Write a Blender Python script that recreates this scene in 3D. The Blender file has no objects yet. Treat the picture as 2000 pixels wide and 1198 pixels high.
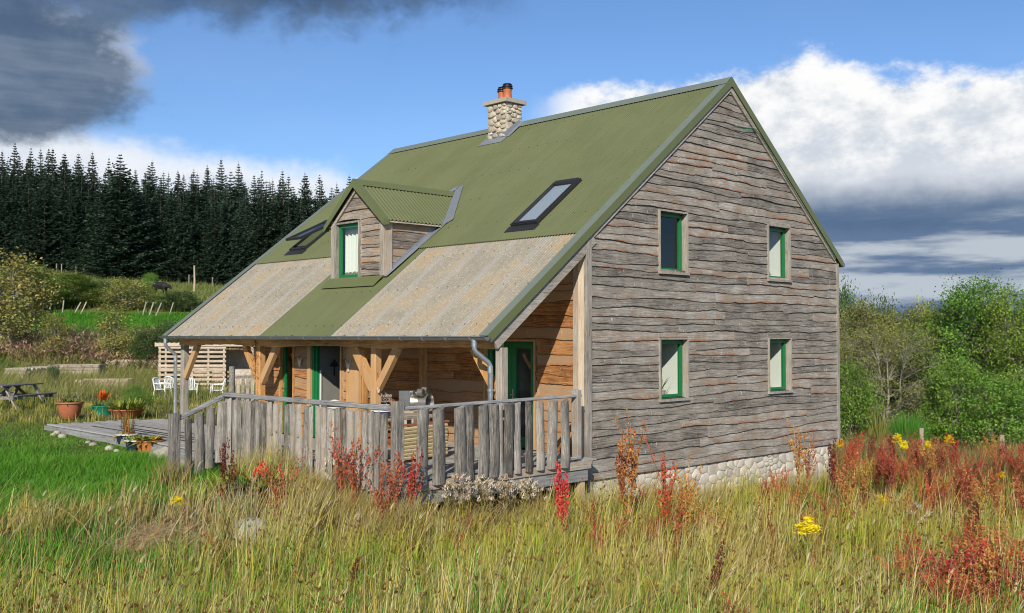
import bpy, math, random
import numpy as np
from mathutils import Vector

S = bpy.context.scene
COL = S.collection
# ------------------------------------------------------------------ camera
F = 1989.0; YAW = 0.7995; PITCH = 0.0282; HC = 2.17       # HC: eye height above the veranda deck
SY, CY = math.sin(YAW), math.cos(YAW)
CT = -1.3645*SY - 18.4*CY; CS = 1.3645*CY - 18.4*SY       # camera position, house corner = origin
cd = bpy.data.cameras.new('camera'); cam = bpy.data.objects.new('camera', cd); COL.objects.link(cam)
cam.location = (CT, CS, HC); cam.rotation_euler = (math.pi/2 + PITCH, 0, -math.atan2(CY, SY))
cd.sensor_width = 36; cd.lens = F/2000*36; cd.clip_start = 0.1; cd.clip_end = 6000
S.camera = cam

# ------------------------------------------------------------------ node helper
class E:
    """a socket with arithmetic"""
    def __init__(s, nt, k): s.nt = nt; s.k = k
    def m(s, op, b=None, c=None):
        n = s.nt.nodes.new('ShaderNodeMath'); n.operation = op; s.nt.links.new(s.k, n.inputs[0])
        for i, v in ((1, b), (2, c)):
            if v is None: continue
            if isinstance(v, E): s.nt.links.new(v.k, n.inputs[i])
            else: n.inputs[i].default_value = v
        return E(s.nt, n.outputs[0])
    def __add__(s, b): return s.m('ADD', b)
    def __radd__(s, b): return s.m('ADD', b)
    def __sub__(s, b): return s.m('SUBTRACT', b)
    def __rsub__(s, b): return (s*-1.0)+b
    def __mul__(s, b): return s.m('MULTIPLY', b)
    def __rmul__(s, b): return s.m('MULTIPLY', b)
    def __truediv__(s, b): return s.m('DIVIDE', b)
    def ss(s, lo, hi):
        n = s.nt.nodes.new('ShaderNodeMapRange'); n.interpolation_type = 'SMOOTHSTEP'
        s.nt.links.new(s.k, n.inputs[0]); n.inputs[1].default_value = lo; n.inputs[2].default_value = hi
        return E(s.nt, n.outputs[0])
def node(nt, t, ins=None, **kw):
    n = nt.nodes.new(t)
    for k, v in kw.items(): setattr(n, k, v)
    for k, v in (ins or {}).items():
        s = n.inputs[k]
        if isinstance(v, E): nt.links.new(v.k, s)
        elif hasattr(v, 'node'): nt.links.new(v, s)
        else: s.default_value = v
    return n
def mix(nt, fac, a, b):
    n = nt.nodes.new('ShaderNodeMix'); n.data_type = 'RGBA'
    for i, v in ((0, fac), (6, a), (7, b)):
        if isinstance(v, E): nt.links.new(v.k, n.inputs[i])
        elif hasattr(v, 'node'): nt.links.new(v, n.inputs[i])
        else: n.inputs[i].default_value = (tuple(v)+(1,))[:4] if i else v
    return E(nt, n.outputs[2])
def vec(nt, x, y, z):
    n = node(nt, 'ShaderNodeCombineXYZ', {0: x, 1: y, 2: z}); return n.outputs[0]
def noise(nt, v, scale, detail=4, rough=0.55, dist=0.0):
    n = node(nt, 'ShaderNodeTexNoise', {'Vector': v, 'Scale': scale, 'Detail': detail, 'Roughness': rough, 'Distortion': dist})
    return E(nt, n.outputs[0])

# ------------------------------------------------------------------ world: Nishita sky and clouds at infinity
SUN_T, SUN_S, SUN_Z = 0.80, 0.60, -0.56                    # direction the light travels
sl = math.sqrt(SUN_T**2+SUN_S**2+SUN_Z**2); SD = Vector((SUN_T/sl, SUN_S/sl, SUN_Z/sl))
W = bpy.data.worlds.new('World'); S.world = W; W.use_nodes = True
nt = W.node_tree; nt.nodes.clear()
sky = node(nt, 'ShaderNodeTexSky', sky_type='NISHITA', sun_disc=False)
sky.sun_elevation = math.asin(-SD.z); sky.sun_rotation = math.atan2(-SD.x, -SD.y)
sky.air_density = 1.0; sky.dust_density = 0.15; sky.ozone_density = 3.0; sky.altitude = 250
SKYK = 0.108
tc = nt.nodes.new('ShaderNodeTexCoord')
def dot(v):
    n = node(nt, 'ShaderNodeVectorMath', {0: tc.outputs['Generated'], 1: v}, operation='DOT_PRODUCT'); return E(nt, n.outputs['Value'])
dx = dot((SY, -CY, 0)); dd_ = dot((CY, SY, 0)); dz = dot((0, 0, 1))
U = dx.m('ARCTAN2', dd_)*1.989; V = dz.m('ARCSINE')*1.989
n1 = noise(nt, vec(nt, U, V*1.3, 3.1), 5.0, 8, 0.6)-0.5
n2 = noise(nt, vec(nt, U, V*1.5, 7.7), 16.0, 7, 0.62)-0.5
n3 = noise(nt, vec(nt, U*0.7, V*5.0, 1.7), 3.6, 6, 0.55)-0.5
n4 = noise(nt, vec(nt, U*0.8, V*1.2, 11.7), 1.6, 4, 0.5)-0.5
billow = n1*0.55+n2*0.35
# big cumulus bank to the right
edge = (U-0.42).m('ABSOLUTE')*-0.06+0.49
topR = edge+(U-0.55).m('ABSOLUTE').ss(0.16, 0.0)*0.035
dR = (topR-V)*6.0+billow*1.5
mR = dR.ss(-0.10, 0.18)*(U+n1*0.10).ss(0.03, 0.16)*(U-1.9).ss(0.4, 0.0)
shade = (V+n1*0.07+n2*0.02)
white = mix(nt, (n2*1.1+n1*1.5+V*1.1-0.02).ss(0.08, 0.62), (0.62, 0.675, 0.755), (0.99, 0.99, 0.985))
white = mix(nt, shade.ss(0.26, 0.34), (0.66, 0.70, 0.77), white.k)
lowc = mix(nt, (n3*1.9+0.5+n1*0.3).ss(0.42, 0.72), (0.13, 0.20, 0.33), (0.50, 0.56, 0.63))
darkb = mix(nt, (n3+0.5).ss(0.3, 0.8), (0.085, 0.145, 0.26), (0.17, 0.25, 0.37))
colR = mix(nt, (shade-V*0.2).ss(0.14, 0.19), lowc.k, darkb.k)
colR = mix(nt, shade.ss(0.225, 0.295), colR.k, white.k)
# low bank behind the wood to the left
topL = (U+0.85)*-0.11+0.375
dL = (topL-V)*7.0+billow*1.2
mL = dL.ss(-0.15, 0.35)*(U+n1*0.1).ss(-0.24, -0.36)*(U+2.4).ss(0.0, 0.6)
colL = mix(nt, (dL+n1*1.2).ss(1.2, 0.1), (0.55, 0.62, 0.73), (0.93, 0.95, 0.98))
# dark cloud overhead on the left: a ragged sheet and a lobe hanging from it
low = (U+0.62).ss(0.0, 0.55)*0.05+0.552
dD1 = (V-low)*6.0+n1*1.5+n2*0.6
mD1 = dD1.ss(-0.25, 0.40)*(U+n1*0.25).ss(0.08, -0.16)
ex = (U+1.02+n1*0.14)/0.36; ey = (V-0.475+n4*0.06)/0.135
dD2 = (ex.m('POWER', 2.0)+ey.m('ABSOLUTE').m('POWER', 2.6)).m('SQRT')*-1.0+1.0+n1*1.1+n2*0.55
mD2 = dD2.ss(-0.10, 0.30)
colD1 = mix(nt, (n1*1.5+0.5+n3*0.6).ss(0.25, 0.9), (0.055, 0.10, 0.19), (0.135, 0.205, 0.32))
rim = (dD2+n1*0.7+n3*0.5).ss(0.42, -0.02)*(U+0.95).ss(0.0, 0.2)*V.ss(0.40, 0.52)
colD2 = mix(nt, (n3*1.5+n1*1.0+0.5).ss(0.35, 0.95), (0.085, 0.135, 0.22), (0.20, 0.255, 0.34))
colD2 = mix(nt, rim, colD2.k, (0.58, 0.60, 0.63))
# the same broken cloud goes on outside the view
gen = (noise(nt, vec(nt, U, V*2.0, 21.0), 1.7, 7, 0.6)).ss(0.54, 0.66)
out = 1.0-(U.m('ABSOLUTE').ss(1.5, 1.05)*V.ss(1.15, 0.85))
colG = mix(nt, n1+0.5, (0.35, 0.41, 0.52), (0.85, 0.87, 0.90))
skyt = node(nt, 'ShaderNodeVectorMath', {0: sky.outputs[0], 1: (0.84, 1.0, 1.22)}, operation='MULTIPLY')
skyc = node(nt, 'ShaderNodeVectorMath', {0: skyt.outputs[0]}, operation='SCALE'); skyc.inputs['Scale'].default_value = SKYK
cirr = (noise(nt, vec(nt, U*0.6, V*2.2, 5.0), 2.2, 6, 0.6)).ss(0.45, 0.8)*V.ss(0.75, 0.3)
c = mix(nt, cirr*0.10, skyc.outputs[0], (0.70, 0.78, 0.88))
c = mix(nt, gen*out*0.85, c.k, colG.k)
c = mix(nt, mL*0.95, c.k, colL.k)
c = mix(nt, mR, c.k, colR.k)
c = mix(nt, mD2*0.97, c.k, colD2.k)
c = mix(nt, mD1*0.97, c.k, colD1.k)
cs_ = node(nt, 'ShaderNodeVectorMath', {0: c}, operation='SCALE'); cs_.inputs['Scale'].default_value = 1/SKYK
bg = node(nt, 'ShaderNodeBackground', {'Color': cs_.outputs[0], 'Strength': SKYK})
wo = nt.nodes.new('ShaderNodeOutputWorld'); nt.links.new(bg.outputs[0], wo.inputs[0])
# ------------------------------------------------------------------ sun, exposure
ld = bpy.data.lights.new('sun', 'SUN'); ld.energy = 5.0; ld.angle = math.radians(0.55); ld.color = (1.0, 0.92, 0.79)
sun = bpy.data.objects.new('sun', ld); COL.objects.link(sun); sun.rotation_euler = SD.to_track_quat('-Z', 'Y').to_euler(); sun.location = (-20, -20, 30)
S.view_settings.view_transform = 'Standard'; S.view_settings.look = 'None'; S.view_settings.exposure = 0.0; S.view_settings.gamma = 1
S.cycles.filter_width = 1.05; S.cycles.max_bounces = 5; S.cycles.transparent_max_bounces = 6; S.cycles.diffuse_bounces = 2; S.cycles.glossy_bounces = 2

# ------------------------------------------------------------------ pixel -> place
def c2w(x, d): return (CT+x*SY+d*CY, CS-x*CY+d*SY)
def w2c(t, s): return ((t-CT)*SY-(s-CS)*CY, (t-CT)*CY+(s-CS)*SY)
def ray(px, py):
    u = (599-py)/F; x = (px-1000)/F
    d = math.cos(PITCH)-math.sin(PITCH)*u; z = u*math.cos(PITCH)+math.sin(PITCH)
    return Vector((x*SY+d*CY, -x*CY+d*SY, z))
CAM = Vector((CT, CS, HC))
def on_t(px, py, t): r = ray(px, py); return CAM+r*((t-CT)/r.x)
def on_s(px, py, s): r = ray(px, py); return CAM+r*((s-CS)/r.y)
def on_z(px, py, z): r = ray(px, py); return CAM+r*((z-HC)/r.z)
def at_d(px, py, d):
    r = ray(px, py); rd = r.x*CY+r.y*SY; return CAM+r*(d/rd)
# terrain: control points (right of camera, ahead of camera, height against the eye)
CP = np.array([(0,-6,-1.6),(-8,-6,-1.7),(8,-6,-1.8),(0,0,-1.7),(-5,0,-1.8),(5,0,-1.8),(0,5,-2.45),(-4,6,-2.5),(4,6,-2.5),(0,9,-3.0),(-5,9,-3.0),(5,9,-3.0),
 (0,12,-3.3),(4,12,-3.35),(-4,12,-3.25),(9,12,-3.4),(-9,12,-3.1),(0,15,-3.2),(4,16,-3.4),(9,17,-3.5),(2,18.5,-3.35),(6,21,-3.45),(8,24,-3.5),(3,24,-3.2),(0,20,-3.0),(-3,18,-2.9),
 (-2.5,15,-2.95),(-4.5,16,-2.68),(-5.6,17.6,-2.52),(-8,18,-2.72),(-6,14,-3.0),(-10,15,-2.95),(-8,20.5,-2.42),(-10.5,22,-2.38),(-10.5,24.5,-2.3),(-13,24,-2.3),(-7,26,-2.4),(-3,28,-2.5),
 (-15.5,33,-2.28),(-20,30,-2.3),(-10,34,-2.35),(-13.5,42,-2.62),(-22,42,-2.3),(-14,50,-2.4),(-24,52,-1.7),(-18,58,-1.35),(-30,60,-0.9),(-24,70,0.1),(-36,72,0.5),(-15,70,-0.2),(-26,82,1.3),(-40,84,1.7),
 (-30,98,2.8),(-48,98,3.4),(-22,98,2.5),(-36,120,4.9),(-55,120,6.0),(-25,120,4.1),(-40,150,7.3),(-75,150,9.8),(-30,160,7.2),(-50,180,11),(-10,160,6.0),(-80,230,15),(-20,250,10),
 (14,22,-3.7),(12,30,-4.0),(18,30,-4.1),(14,38,-4.5),(20,40,-4.7),(25,52,-5.4),(10,50,-5.0),(30,80,-7),(60,80,-8),(0,60,-3.0),(0,100,-1.0),(60,200,-8),(120,200,-9),(20,300,-2),(200,600,5),(0,600,10),(-200,600,25),(400,1200,10),(-400,1200,40),(0,2000,20),(800,2500,10),(-900,2500,40),
 (-40,30,-2.2),(40,30,-5),(-30,8,-2.3),(30,8,-3.5)], float)
def warp(x, d):
    d = np.maximum(d, -7.0); k = np.log(d+14.0); return x/(d+14.0)*1.6, k
def _phi(r): return np.where(r > 1e-9, r*r*np.log(r+1e-12), 0)
_u, _v = warp(CP[:, 0], CP[:, 1]); _n = len(CP)
_A = np.zeros((_n+3, _n+3)); _A[:_n, :_n] = _phi(np.hypot(_u[:, None]-_u, _v[:, None]-_v))+np.eye(_n)*2e-4
_A[:_n, _n] = 1; _A[:_n, _n+1] = _u; _A[:_n, _n+2] = _v; _A[_n:, :_n] = _A[:_n, _n:].T
_wt = np.linalg.solve(_A, np.concatenate([CP[:, 2], np.zeros(3)]))
def gz_c(x, d):
    x = np.asarray(x, float); d = np.asarray(d, float); sh = np.broadcast(x, d).shape
    x = np.broadcast_to(x, sh).ravel(); d = np.broadcast_to(d, sh).ravel(); u, v = warp(x, d); u = np.clip(u, -2.2, 2.2); z = np.zeros(len(u))
    for a in range(0, len(u), 20000):
        b = slice(a, a+20000)
        z[b] = _phi(np.hypot(u[b, None]-_u, v[b, None]-_v))@_wt[:_n]+_wt[_n]+_wt[_n+1]*u[b]+_wt[_n+2]*v[b]
    return (z+HC).reshape(sh)
def gz(t, s):
    x, d = w2c(np.asarray(t, float), np.asarray(s, float)); return gz_c(x, d)
def on_ground(px, py, dmin=6, dmax=260):
    r = ray(px, py); rd = r.x*CY+r.y*SY
    ds = np.geomspace(dmin, dmax, 400); k = ds/rd
    zz = HC+r.z*k; g = gz(CT+r.x*k, CS+r.y*k); i = int(np.argmax(zz < g)) if (zz < g).any() else len(ds)-1
    p = CAM+r*k[i]; p.z = float(g[i]); return p

# ------------------------------------------------------------------ meshes
def link(o, parent=None):
    COL.objects.link(o)
    if parent is not None: o.parent = parent
    return o
def tag(o, label=None, cat=None, group=None, kind=None):
    if label: o['label'] = label
    if cat: o['category'] = cat
    if group: o['group'] = group
    if kind: o['kind'] = kind
    return o
def thing(name, label, cat, loc=(0, 0, 0), rz=0, group=None):
    o = bpy.data.objects.new(name, None); o.empty_display_size = 0.2; o.location = loc; o.rotation_euler = (0, 0, rz)
    return tag(link(o), label, cat, group)
class MB:
    def __init__(s): s.v = []; s.f = []; s.a = []
    def add(s, vs, fs, a=None):
        k = len(s.v); s.v += [tuple(p) for p in vs]; s.f += [tuple(i+k for i in f) for f in fs]; s.a += (a or [0.0]*len(vs)); return s
    def box(s, x0, x1, y0, y1, z0, z1):
        return s.add([(x0,y0,z0),(x1,y0,z0),(x1,y1,z0),(x0,y1,z0),(x0,y0,z1),(x1,y0,z1),(x1,y1,z1),(x0,y1,z1)],
                     [(0,3,2,1),(4,5,6,7),(0,1,5,4),(1,2,6,5),(2,3,7,6),(3,0,4,7)])
    def bar(s, p, q, w, h, up=(0, 0, 1), b=0.0):
        """rectangular bar from p to q, w across, h along up"""
        p = Vector(p); q = Vector(q); d = (q-p).normalized(); x = d.cross(Vector(up)).normalized(); y = x.cross(d)
        c = [(-w/2,-h/2),(w/2,-h/2),(w/2,h/2),(-w/2,h/2)]
        if b: c = [(-w/2+b,-h/2),(w/2-b,-h/2),(w/2,-h/2+b),(w/2,h/2-b),(w/2-b,h/2),(-w/2+b,h/2),(-w/2,h/2-b),(-w/2,-h/2+b)]
        n = len(c); vs = [e+x*i+y*j for e in (p, q) for i, j in c]
        return s.add(vs, [tuple(range(n-1,-1,-1)), tuple(range(n,2*n))]+[(i,(i+1)%n,n+(i+1)%n,n+i) for i in range(n)])
    def tube(s, pts, rad, n=8, cap=True):
        pts = [Vector(p) for p in pts]; rad = rad if isinstance(rad, (list, tuple)) else [rad]*len(pts); vs = []; px = None
        for i, p in enumerate(pts):
            d = (pts[min(i+1, len(pts)-1)]-pts[max(i-1, 0)]).normalized()
            if px is None: px = d.orthogonal().normalized()
            px = (px-d*px.dot(d)).normalized(); y = d.cross(px)
            vs += [p+(px*math.cos(2*math.pi*j/n)+y*math.sin(2*math.pi*j/n))*rad[i] for j in range(n)]
        fs = [(i*n+j, i*n+(j+1)%n, (i+1)*n+(j+1)%n, (i+1)*n+j) for i in range(len(pts)-1) for j in range(n)]
        if cap: fs += [tuple(range(n-1,-1,-1)), tuple(range((len(pts)-1)*n, len(pts)*n))]
        return s.add(vs, fs)
    def lathe(s, prof, c=(0,0,0), n=20, sx=1.0, sy=1.0):
        vs = [(c[0]+r*sx*math.cos(2*math.pi*j/n), c[1]+r*sy*math.sin(2*math.pi*j/n), c[2]+z) for r, z in prof for j in range(n)]
        m = len(prof); fs = [(i*n+j, i*n+(j+1)%n, (i+1)*n+(j+1)%n, (i+1)*n+j) for i in range(m-1) for j in range(n)]
        fs += [tuple(range(n-1,-1,-1)), tuple(range((m-1)*n, m*n))]
        return s.add(vs, fs)
    def mesh(s, name, mat, smooth=False, attr=None):
        me = bpy.data.meshes.new(name); me.from_pydata(s.v, [], s.f)
        if mat: me.materials.append(mat)
        if attr: me.attributes.new(attr, 'FLOAT', 'POINT').data.foreach_set('value', s.a)
        if smooth:
            me.polygons.foreach_set('use_smooth', [True]*len(me.polygons))
            if smooth == 'auto': me.set_sharp_from_angle(angle=math.radians(40))
        me.update(); return me
    def build(s, name, mat, parent=None, smooth=False, attr=None, loc=None, rz=0):
        o = link(bpy.data.objects.new(name, s.mesh(name, mat, smooth, attr)), parent)
        if loc is not None: o.location = loc
        o.rotation_euler = (0, 0, rz); return o
def put(name, me, parent=None, loc=(0,0,0), rot=(0,0,0), sc=(1,1,1)):
    o = link(bpy.data.objects.new(name, me), parent); o.location = loc; o.rotation_euler = rot; o.scale = sc; return o
def copy_tree(o, parent=None):
    c = o.copy(); link(c, parent)
    for ch in list(o.children): copy_tree(ch, c)
    return c
def np_mesh(name, V, Fc, mat, col=None, smooth=False):
    """V (n,3), Fc (m,3 or 4) -> mesh quickly"""
    me = bpy.data.meshes.new(name); V = np.ascontiguousarray(V, np.float32); Fc = np.ascontiguousarray(Fc, np.int32); k = Fc.shape[1]
    me.vertices.add(len(V)); me.vertices.foreach_set('co', V.ravel())
    me.loops.add(Fc.size); me.loops.foreach_set('vertex_index', Fc.ravel())
    me.polygons.add(len(Fc)); me.polygons.foreach_set('loop_start', np.arange(0, Fc.size, k, dtype=np.int32)); me.polygons.foreach_set('loop_total', np.full(len(Fc), k, np.int32))
    if smooth: me.polygons.foreach_set('use_smooth', np.ones(len(Fc), bool))
    if col is not None:
        a = me.attributes.new('Col', 'FLOAT_COLOR', 'POINT'); cc = np.ones((len(V), 4), np.float32); cc[:, :3] = col; a.data.foreach_set('color', cc.ravel())
    me.materials.append(mat); me.update(); me.validate(); return me

# ------------------------------------------------------------------ materials
def newmat(name):
    m = bpy.data.materials.new(name); m.use_nodes = True; nt = m.node_tree
    return m, nt, nt.nodes['Principled BSDF']
def bump(nt, b, h, strength=0.3, dist=0.01):
    n = node(nt, 'ShaderNodeBump', {'Height': h, 'Strength': strength, 'Distance': dist}); nt.links.new(n.outputs[0], b.inputs['Normal'])
def plain(name, col, rough=0.6, metal=0.0, var=0.12, nscale=6.0, bmp=0.0, spec=0.4):
    m, nt, b = newmat(name); g = nt.nodes.new('ShaderNodeNewGeometry'); oi = nt.nodes.new('ShaderNodeObjectInfo')
    n = noise(nt, g.outputs['Position'], nscale, 5, 0.6); f = (n-0.5)*2.2*var+(E(nt, oi.outputs['Random'])-0.5)*var+1.0
    v = node(nt, 'ShaderNodeVectorMath', {0: col}, operation='SCALE'); nt.links.new(f.k, v.inputs['Scale'])
    nt.links.new(v.outputs[0], b.inputs['Base Color']); b.inputs['Metallic'].default_value = metal; b.inputs['Specular IOR Level'].default_value = spec
    r = n*0.2+(rough-0.1); nt.links.new(r.k, b.inputs['Roughness'])
    if bmp: bump(nt, b, noise(nt, g.outputs['Position'], nscale*6, 5, 0.6), bmp, 0.01)
    return m
def wood(name, dark, mid, light, stretch=(1.4, 1.4, 34), warm=None, warm_amt=0.0, edge=None, flecks=0.0, objvar=0.35, weather=None):
    """sawn timber: grain streaks, tone that differs from piece to piece, bark left on waney edges"""
    m, nt, b = newmat(name); g = nt.nodes.new('ShaderNodeNewGeometry'); oi = nt.nodes.new('ShaderNodeObjectInfo'); R = E(nt, oi.outputs['Random'])
    off = vec(nt, R*37.0, R*53.0, R*91.0)
    p = node(nt, 'ShaderNodeVectorMath', {0: g.outputs['Position'], 1: off}, operation='ADD').outputs[0]
    q = node(nt, 'ShaderNodeVectorMath', {0: p, 1: stretch}, operation='MULTIPLY').outputs[0]
    gr = noise(nt, q, 1.6, 6, 0.65, 0.6); gf = noise(nt, q, 6.0, 4, 0.6, 0.2); bl = noise(nt, p, 1.7, 4, 0.6)
    f = (gr-0.5)*1.65+(gf-0.5)*1.15+(bl-0.5)*0.9+(R-0.5)*objvar+0.5
    c = mix(nt, f.ss(0.05, 0.5), dark, mid); c = mix(nt, f.ss(0.45, 0.95), c.k, light)
    if warm: c = mix(nt, (noise(nt, p, 2.3, 5, 0.65)+(R-0.5)*0.25).ss(0.5, 0.72)*warm_amt, c.k, warm)
    if weather: c = mix(nt, (noise(nt, q, 0.7, 5, 0.65)+(R-0.5)*0.5).ss(0.42, 0.66)*0.85, c.k, weather)
    if flecks:
        tl = node(nt, 'ShaderNodeMapping', {'Vector': p, 'Rotation': (0.5, 0.5, 0.4), 'Scale': (26, 26, 9)}).outputs[0]
        fl = noise(nt, tl, 1.0, 2, 0.5); msk = noise(nt, p, 3.0, 2, 0.5)
        c = mix(nt, fl.ss(0.66, 0.74)*msk.ss(0.42, 0.6)*flecks, c.k, (0.62, 0.60, 0.56))
        vo = node(nt, 'ShaderNodeTexVoronoi', {'Vector': p, 'Scale': 5.5}); k = E(nt, vo.outputs['Distance'])
        c = mix(nt, k.ss(0.085, 0.03)*0.7, c.k, (0.05, 0.04, 0.032))
    if edge:
        a = E(nt, node(nt, 'ShaderNodeAttribute', attribute_name='edge').outputs['Fac'])
        em = (noise(nt, node(nt, 'ShaderNodeVectorMath', {0: p, 1: (1, 1, 2.5)}, operation='MULTIPLY').outputs[0], 1.5, 5, 0.7)+(R-0.5)*0.30)
        e1 = (a*1.2+(gf-0.5)*2.0-0.25).ss(0.15, 0.75)*em.ss(0.56, 0.68)
        c = mix(nt, e1*edge[1], c.k, edge[0])
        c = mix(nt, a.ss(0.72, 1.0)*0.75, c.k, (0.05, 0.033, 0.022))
    nt.links.new(c.k, b.inputs['Base Color']); b.inputs['Roughness'].default_value = 0.82; b.inputs['Specular IOR Level'].default_value = 0.25
    bump(nt, b, gr*0.6+gf*0.6, 0.55, 0.012)
    return m
M = {}
M['grey_board'] = wood('weathered_grey_larch', (0.09, 0.077, 0.064), (0.255, 0.23, 0.198), (0.47, 0.435, 0.385), warm=(0.27, 0.18, 0.11), warm_amt=0.5, edge=((0.30, 0.088, 0.022), 0.9), flecks=0.95, objvar=0.36)
M['orange_board'] = wood('sheltered_larch', (0.17, 0.068, 0.024), (0.42, 0.195, 0.07), (0.60, 0.36, 0.165), warm=(0.33, 0.11, 0.035), warm_amt=0.5, edge=((0.34, 0.10, 0.03), 0.9), flecks=0.35, weather=(0.34, 0.225, 0.135), objvar=0.5)
M['dormer_board'] = wood('dormer_larch', (0.10, 0.08, 0.068), (0.25, 0.215, 0.185), (0.42, 0.37, 0.31), warm=(0.40, 0.22, 0.10), warm_amt=0.6, edge=((0.52, 0.21, 0.06), 1.0), flecks=0.5, objvar=0.5)
M['trim'] = wood('grey_trim', (0.17, 0.152, 0.132), (0.315, 0.288, 0.25), (0.46, 0.43, 0.385), stretch=(22, 22, 1.4), warm=(0.45, 0.31, 0.19), warm_amt=0.4)
M['trim_h'] = wood('grey_trim_flat', (0.20, 0.175, 0.15), (0.37, 0.335, 0.29), (0.52, 0.48, 0.43), stretch=(1.4, 1.4, 22), warm=(0.45, 0.31, 0.19), warm_amt=0.4)
M['pale_post'] = wood('pale_post', (0.40, 0.29, 0.18), (0.60, 0.47, 0.33), (0.70, 0.60, 0.47), stretch=(22, 22, 1.2))
M['oak'] = wood('oak_frame', (0.30, 0.135, 0.045), (0.54, 0.275, 0.095), (0.68, 0.42, 0.19), stretch=(18, 18, 1.6), warm=(0.50, 0.22, 0.07), warm_amt=0.5, weather=(0.50, 0.32, 0.17))
M['oak_h'] = wood('oak_beam', (0.30, 0.14, 0.055), (0.55, 0.29, 0.12), (0.66, 0.42, 0.21), stretch=(1.4, 1.4, 22), warm=(0.40, 0.15, 0.05), warm_amt=0.5)
M['silver'] = wood('silver_paling', (0.07, 0.064, 0.058), (0.205, 0.192, 0.174), (0.39, 0.375, 0.345), stretch=(26, 26, 1.7), warm=(0.28, 0.20, 0.135), warm_amt=0.5, flecks=0.4, objvar=0.7)
M['silver_h'] = wood('silver_rail', (0.13, 0.128, 0.13), (0.27, 0.27, 0.275), (0.42, 0.42, 0.42), stretch=(1.4, 1.4, 30), objvar=0.2)
M['deck'] = wood('deck_board', (0.22, 0.21, 0.195), (0.36, 0.345, 0.325), (0.46, 0.445, 0.42), stretch=(24, 1.2, 24))
M['old_wood'] = wood('old_planks', (0.17, 0.145, 0.12), (0.36, 0.31, 0.255), (0.55, 0.48, 0.40), stretch=(2, 2, 30), warm=(0.55, 0.36, 0.2), warm_amt=0.5)
M['pallet'] = wood('pallet_slat', (0.30, 0.225, 0.16), (0.52, 0.42, 0.32), (0.66, 0.57, 0.46), stretch=(2, 2, 30))
M['picnic'] = wood('picnic_wood', (0.08, 0.075, 0.068), (0.17, 0.155, 0.14), (0.33, 0.31, 0.285), stretch=(8, 8, 8))
M['green'] = plain('green_paint', (0.012, 0.17, 0.055), 0.35, var=0.10)
M['gutter'] = plain('zinc_gutter', (0.30, 0.33, 0.345), 0.38, 0.75, var=0.15, nscale=9)
M['galv'] = plain('galvanised_pipe', (0.52, 0.55, 0.58), 0.34, 0.8, var=0.16, nscale=14)
M['lead'] = plain('lead_flashing', (0.26, 0.29, 0.33), 0.5, 0.3, var=0.15)
M['verge'] = plain('green_verge', (0.135, 0.155, 0.062), 0.45, var=0.05)
M['ridge'] = plain('ridge_cap', (0.20, 0.235, 0.20), 0.42, 0.2, var=0.10)
M['black'] = plain('dark_frame', (0.028, 0.028, 0.03), 0.4, var=0.2)
M['shadow_gap'] = plain('dark_membrane', (0.02, 0.018, 0.016), 0.9)
M['white'] = plain('white_paint', (0.78, 0.78, 0.75), 0.5, var=0.03)
M['curtain'] = plain('white_curtain', (0.74, 0.76, 0.70), 0.8, var=0.05)
M['plaster_door_shade'] = plain('room_plaster_door_shade', (0.22, 0.21, 0.19), 0.9)  # room walls; also the shade tone painted onto the white door leaf
M['terracotta'] = plain('terracotta', (0.40, 0.135, 0.065), 0.6, var=0.22, nscale=9)
M['terracotta_b'] = plain('terracotta_chimney', (0.52, 0.165, 0.07), 0.5, var=0.2, nscale=9)
M['concrete'] = plain('concrete', (0.42, 0.38, 0.32), 0.85, var=0.2, nscale=8, bmp=0.3)
M['mortar'] = plain('lime_mortar', (0.46, 0.42, 0.35), 0.9, var=0.2, nscale=10, bmp=0.5)
M['stone'] = plain('rubble_stone', (0.46, 0.40, 0.315), 0.85, var=0.6, nscale=5, bmp=0.6)
M['plinth_stone'] = plain('whitewashed_stone', (0.56, 0.515, 0.44), 0.88, var=0.4, nscale=6, bmp=0.6)
M['boulder'] = plain('pale_boulder', (0.38, 0.345, 0.29), 0.85, var=0.35, nscale=7, bmp=0.7)
M['plastic'] = plain('white_plastic', (0.78, 0.79, 0.78), 0.35, var=0.03)
M['steel'] = plain('brushed_steel', (0.55, 0.54, 0.52), 0.3, 0.85, var=0.15)
M['teal'] = plain('green_plastic', (0.015, 0.22, 0.14), 0.4)
M['navy'] = plain('dark_blue_glaze', (0.018, 0.03, 0.055), 0.25)
M['earth'] = plain('soil', (0.07, 0.05, 0.035), 0.95, var=0.3)
M['chip'] = plain('straw_board', (0.50, 0.41, 0.23), 0.85, var=0.35, nscale=30)
M['blue'] = plain('blue_enamel', (0.03, 0.07, 0.22), 0.3)
M['iron'] = plain('dark_iron', (0.035, 0.033, 0.032), 0.6)
M['cowhide'] = plain('black_hide', (0.012, 0.011, 0.011), 0.7)
M['bone'] = plain('bone', (0.62, 0.57, 0.45), 0.7)
M['cement_sheet'] = plain('cement_sheet', (0.36, 0.34, 0.31), 0.8, var=0.25, nscale=12)
M['slate'] = plain('slate_slab', (0.20, 0.22, 0.24), 0.6, var=0.2)
M['logs'] = wood('stacked_logs', (0.20, 0.16, 0.12), (0.42, 0.36, 0.29), (0.62, 0.56, 0.47), stretch=(9, 9, 9))
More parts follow.
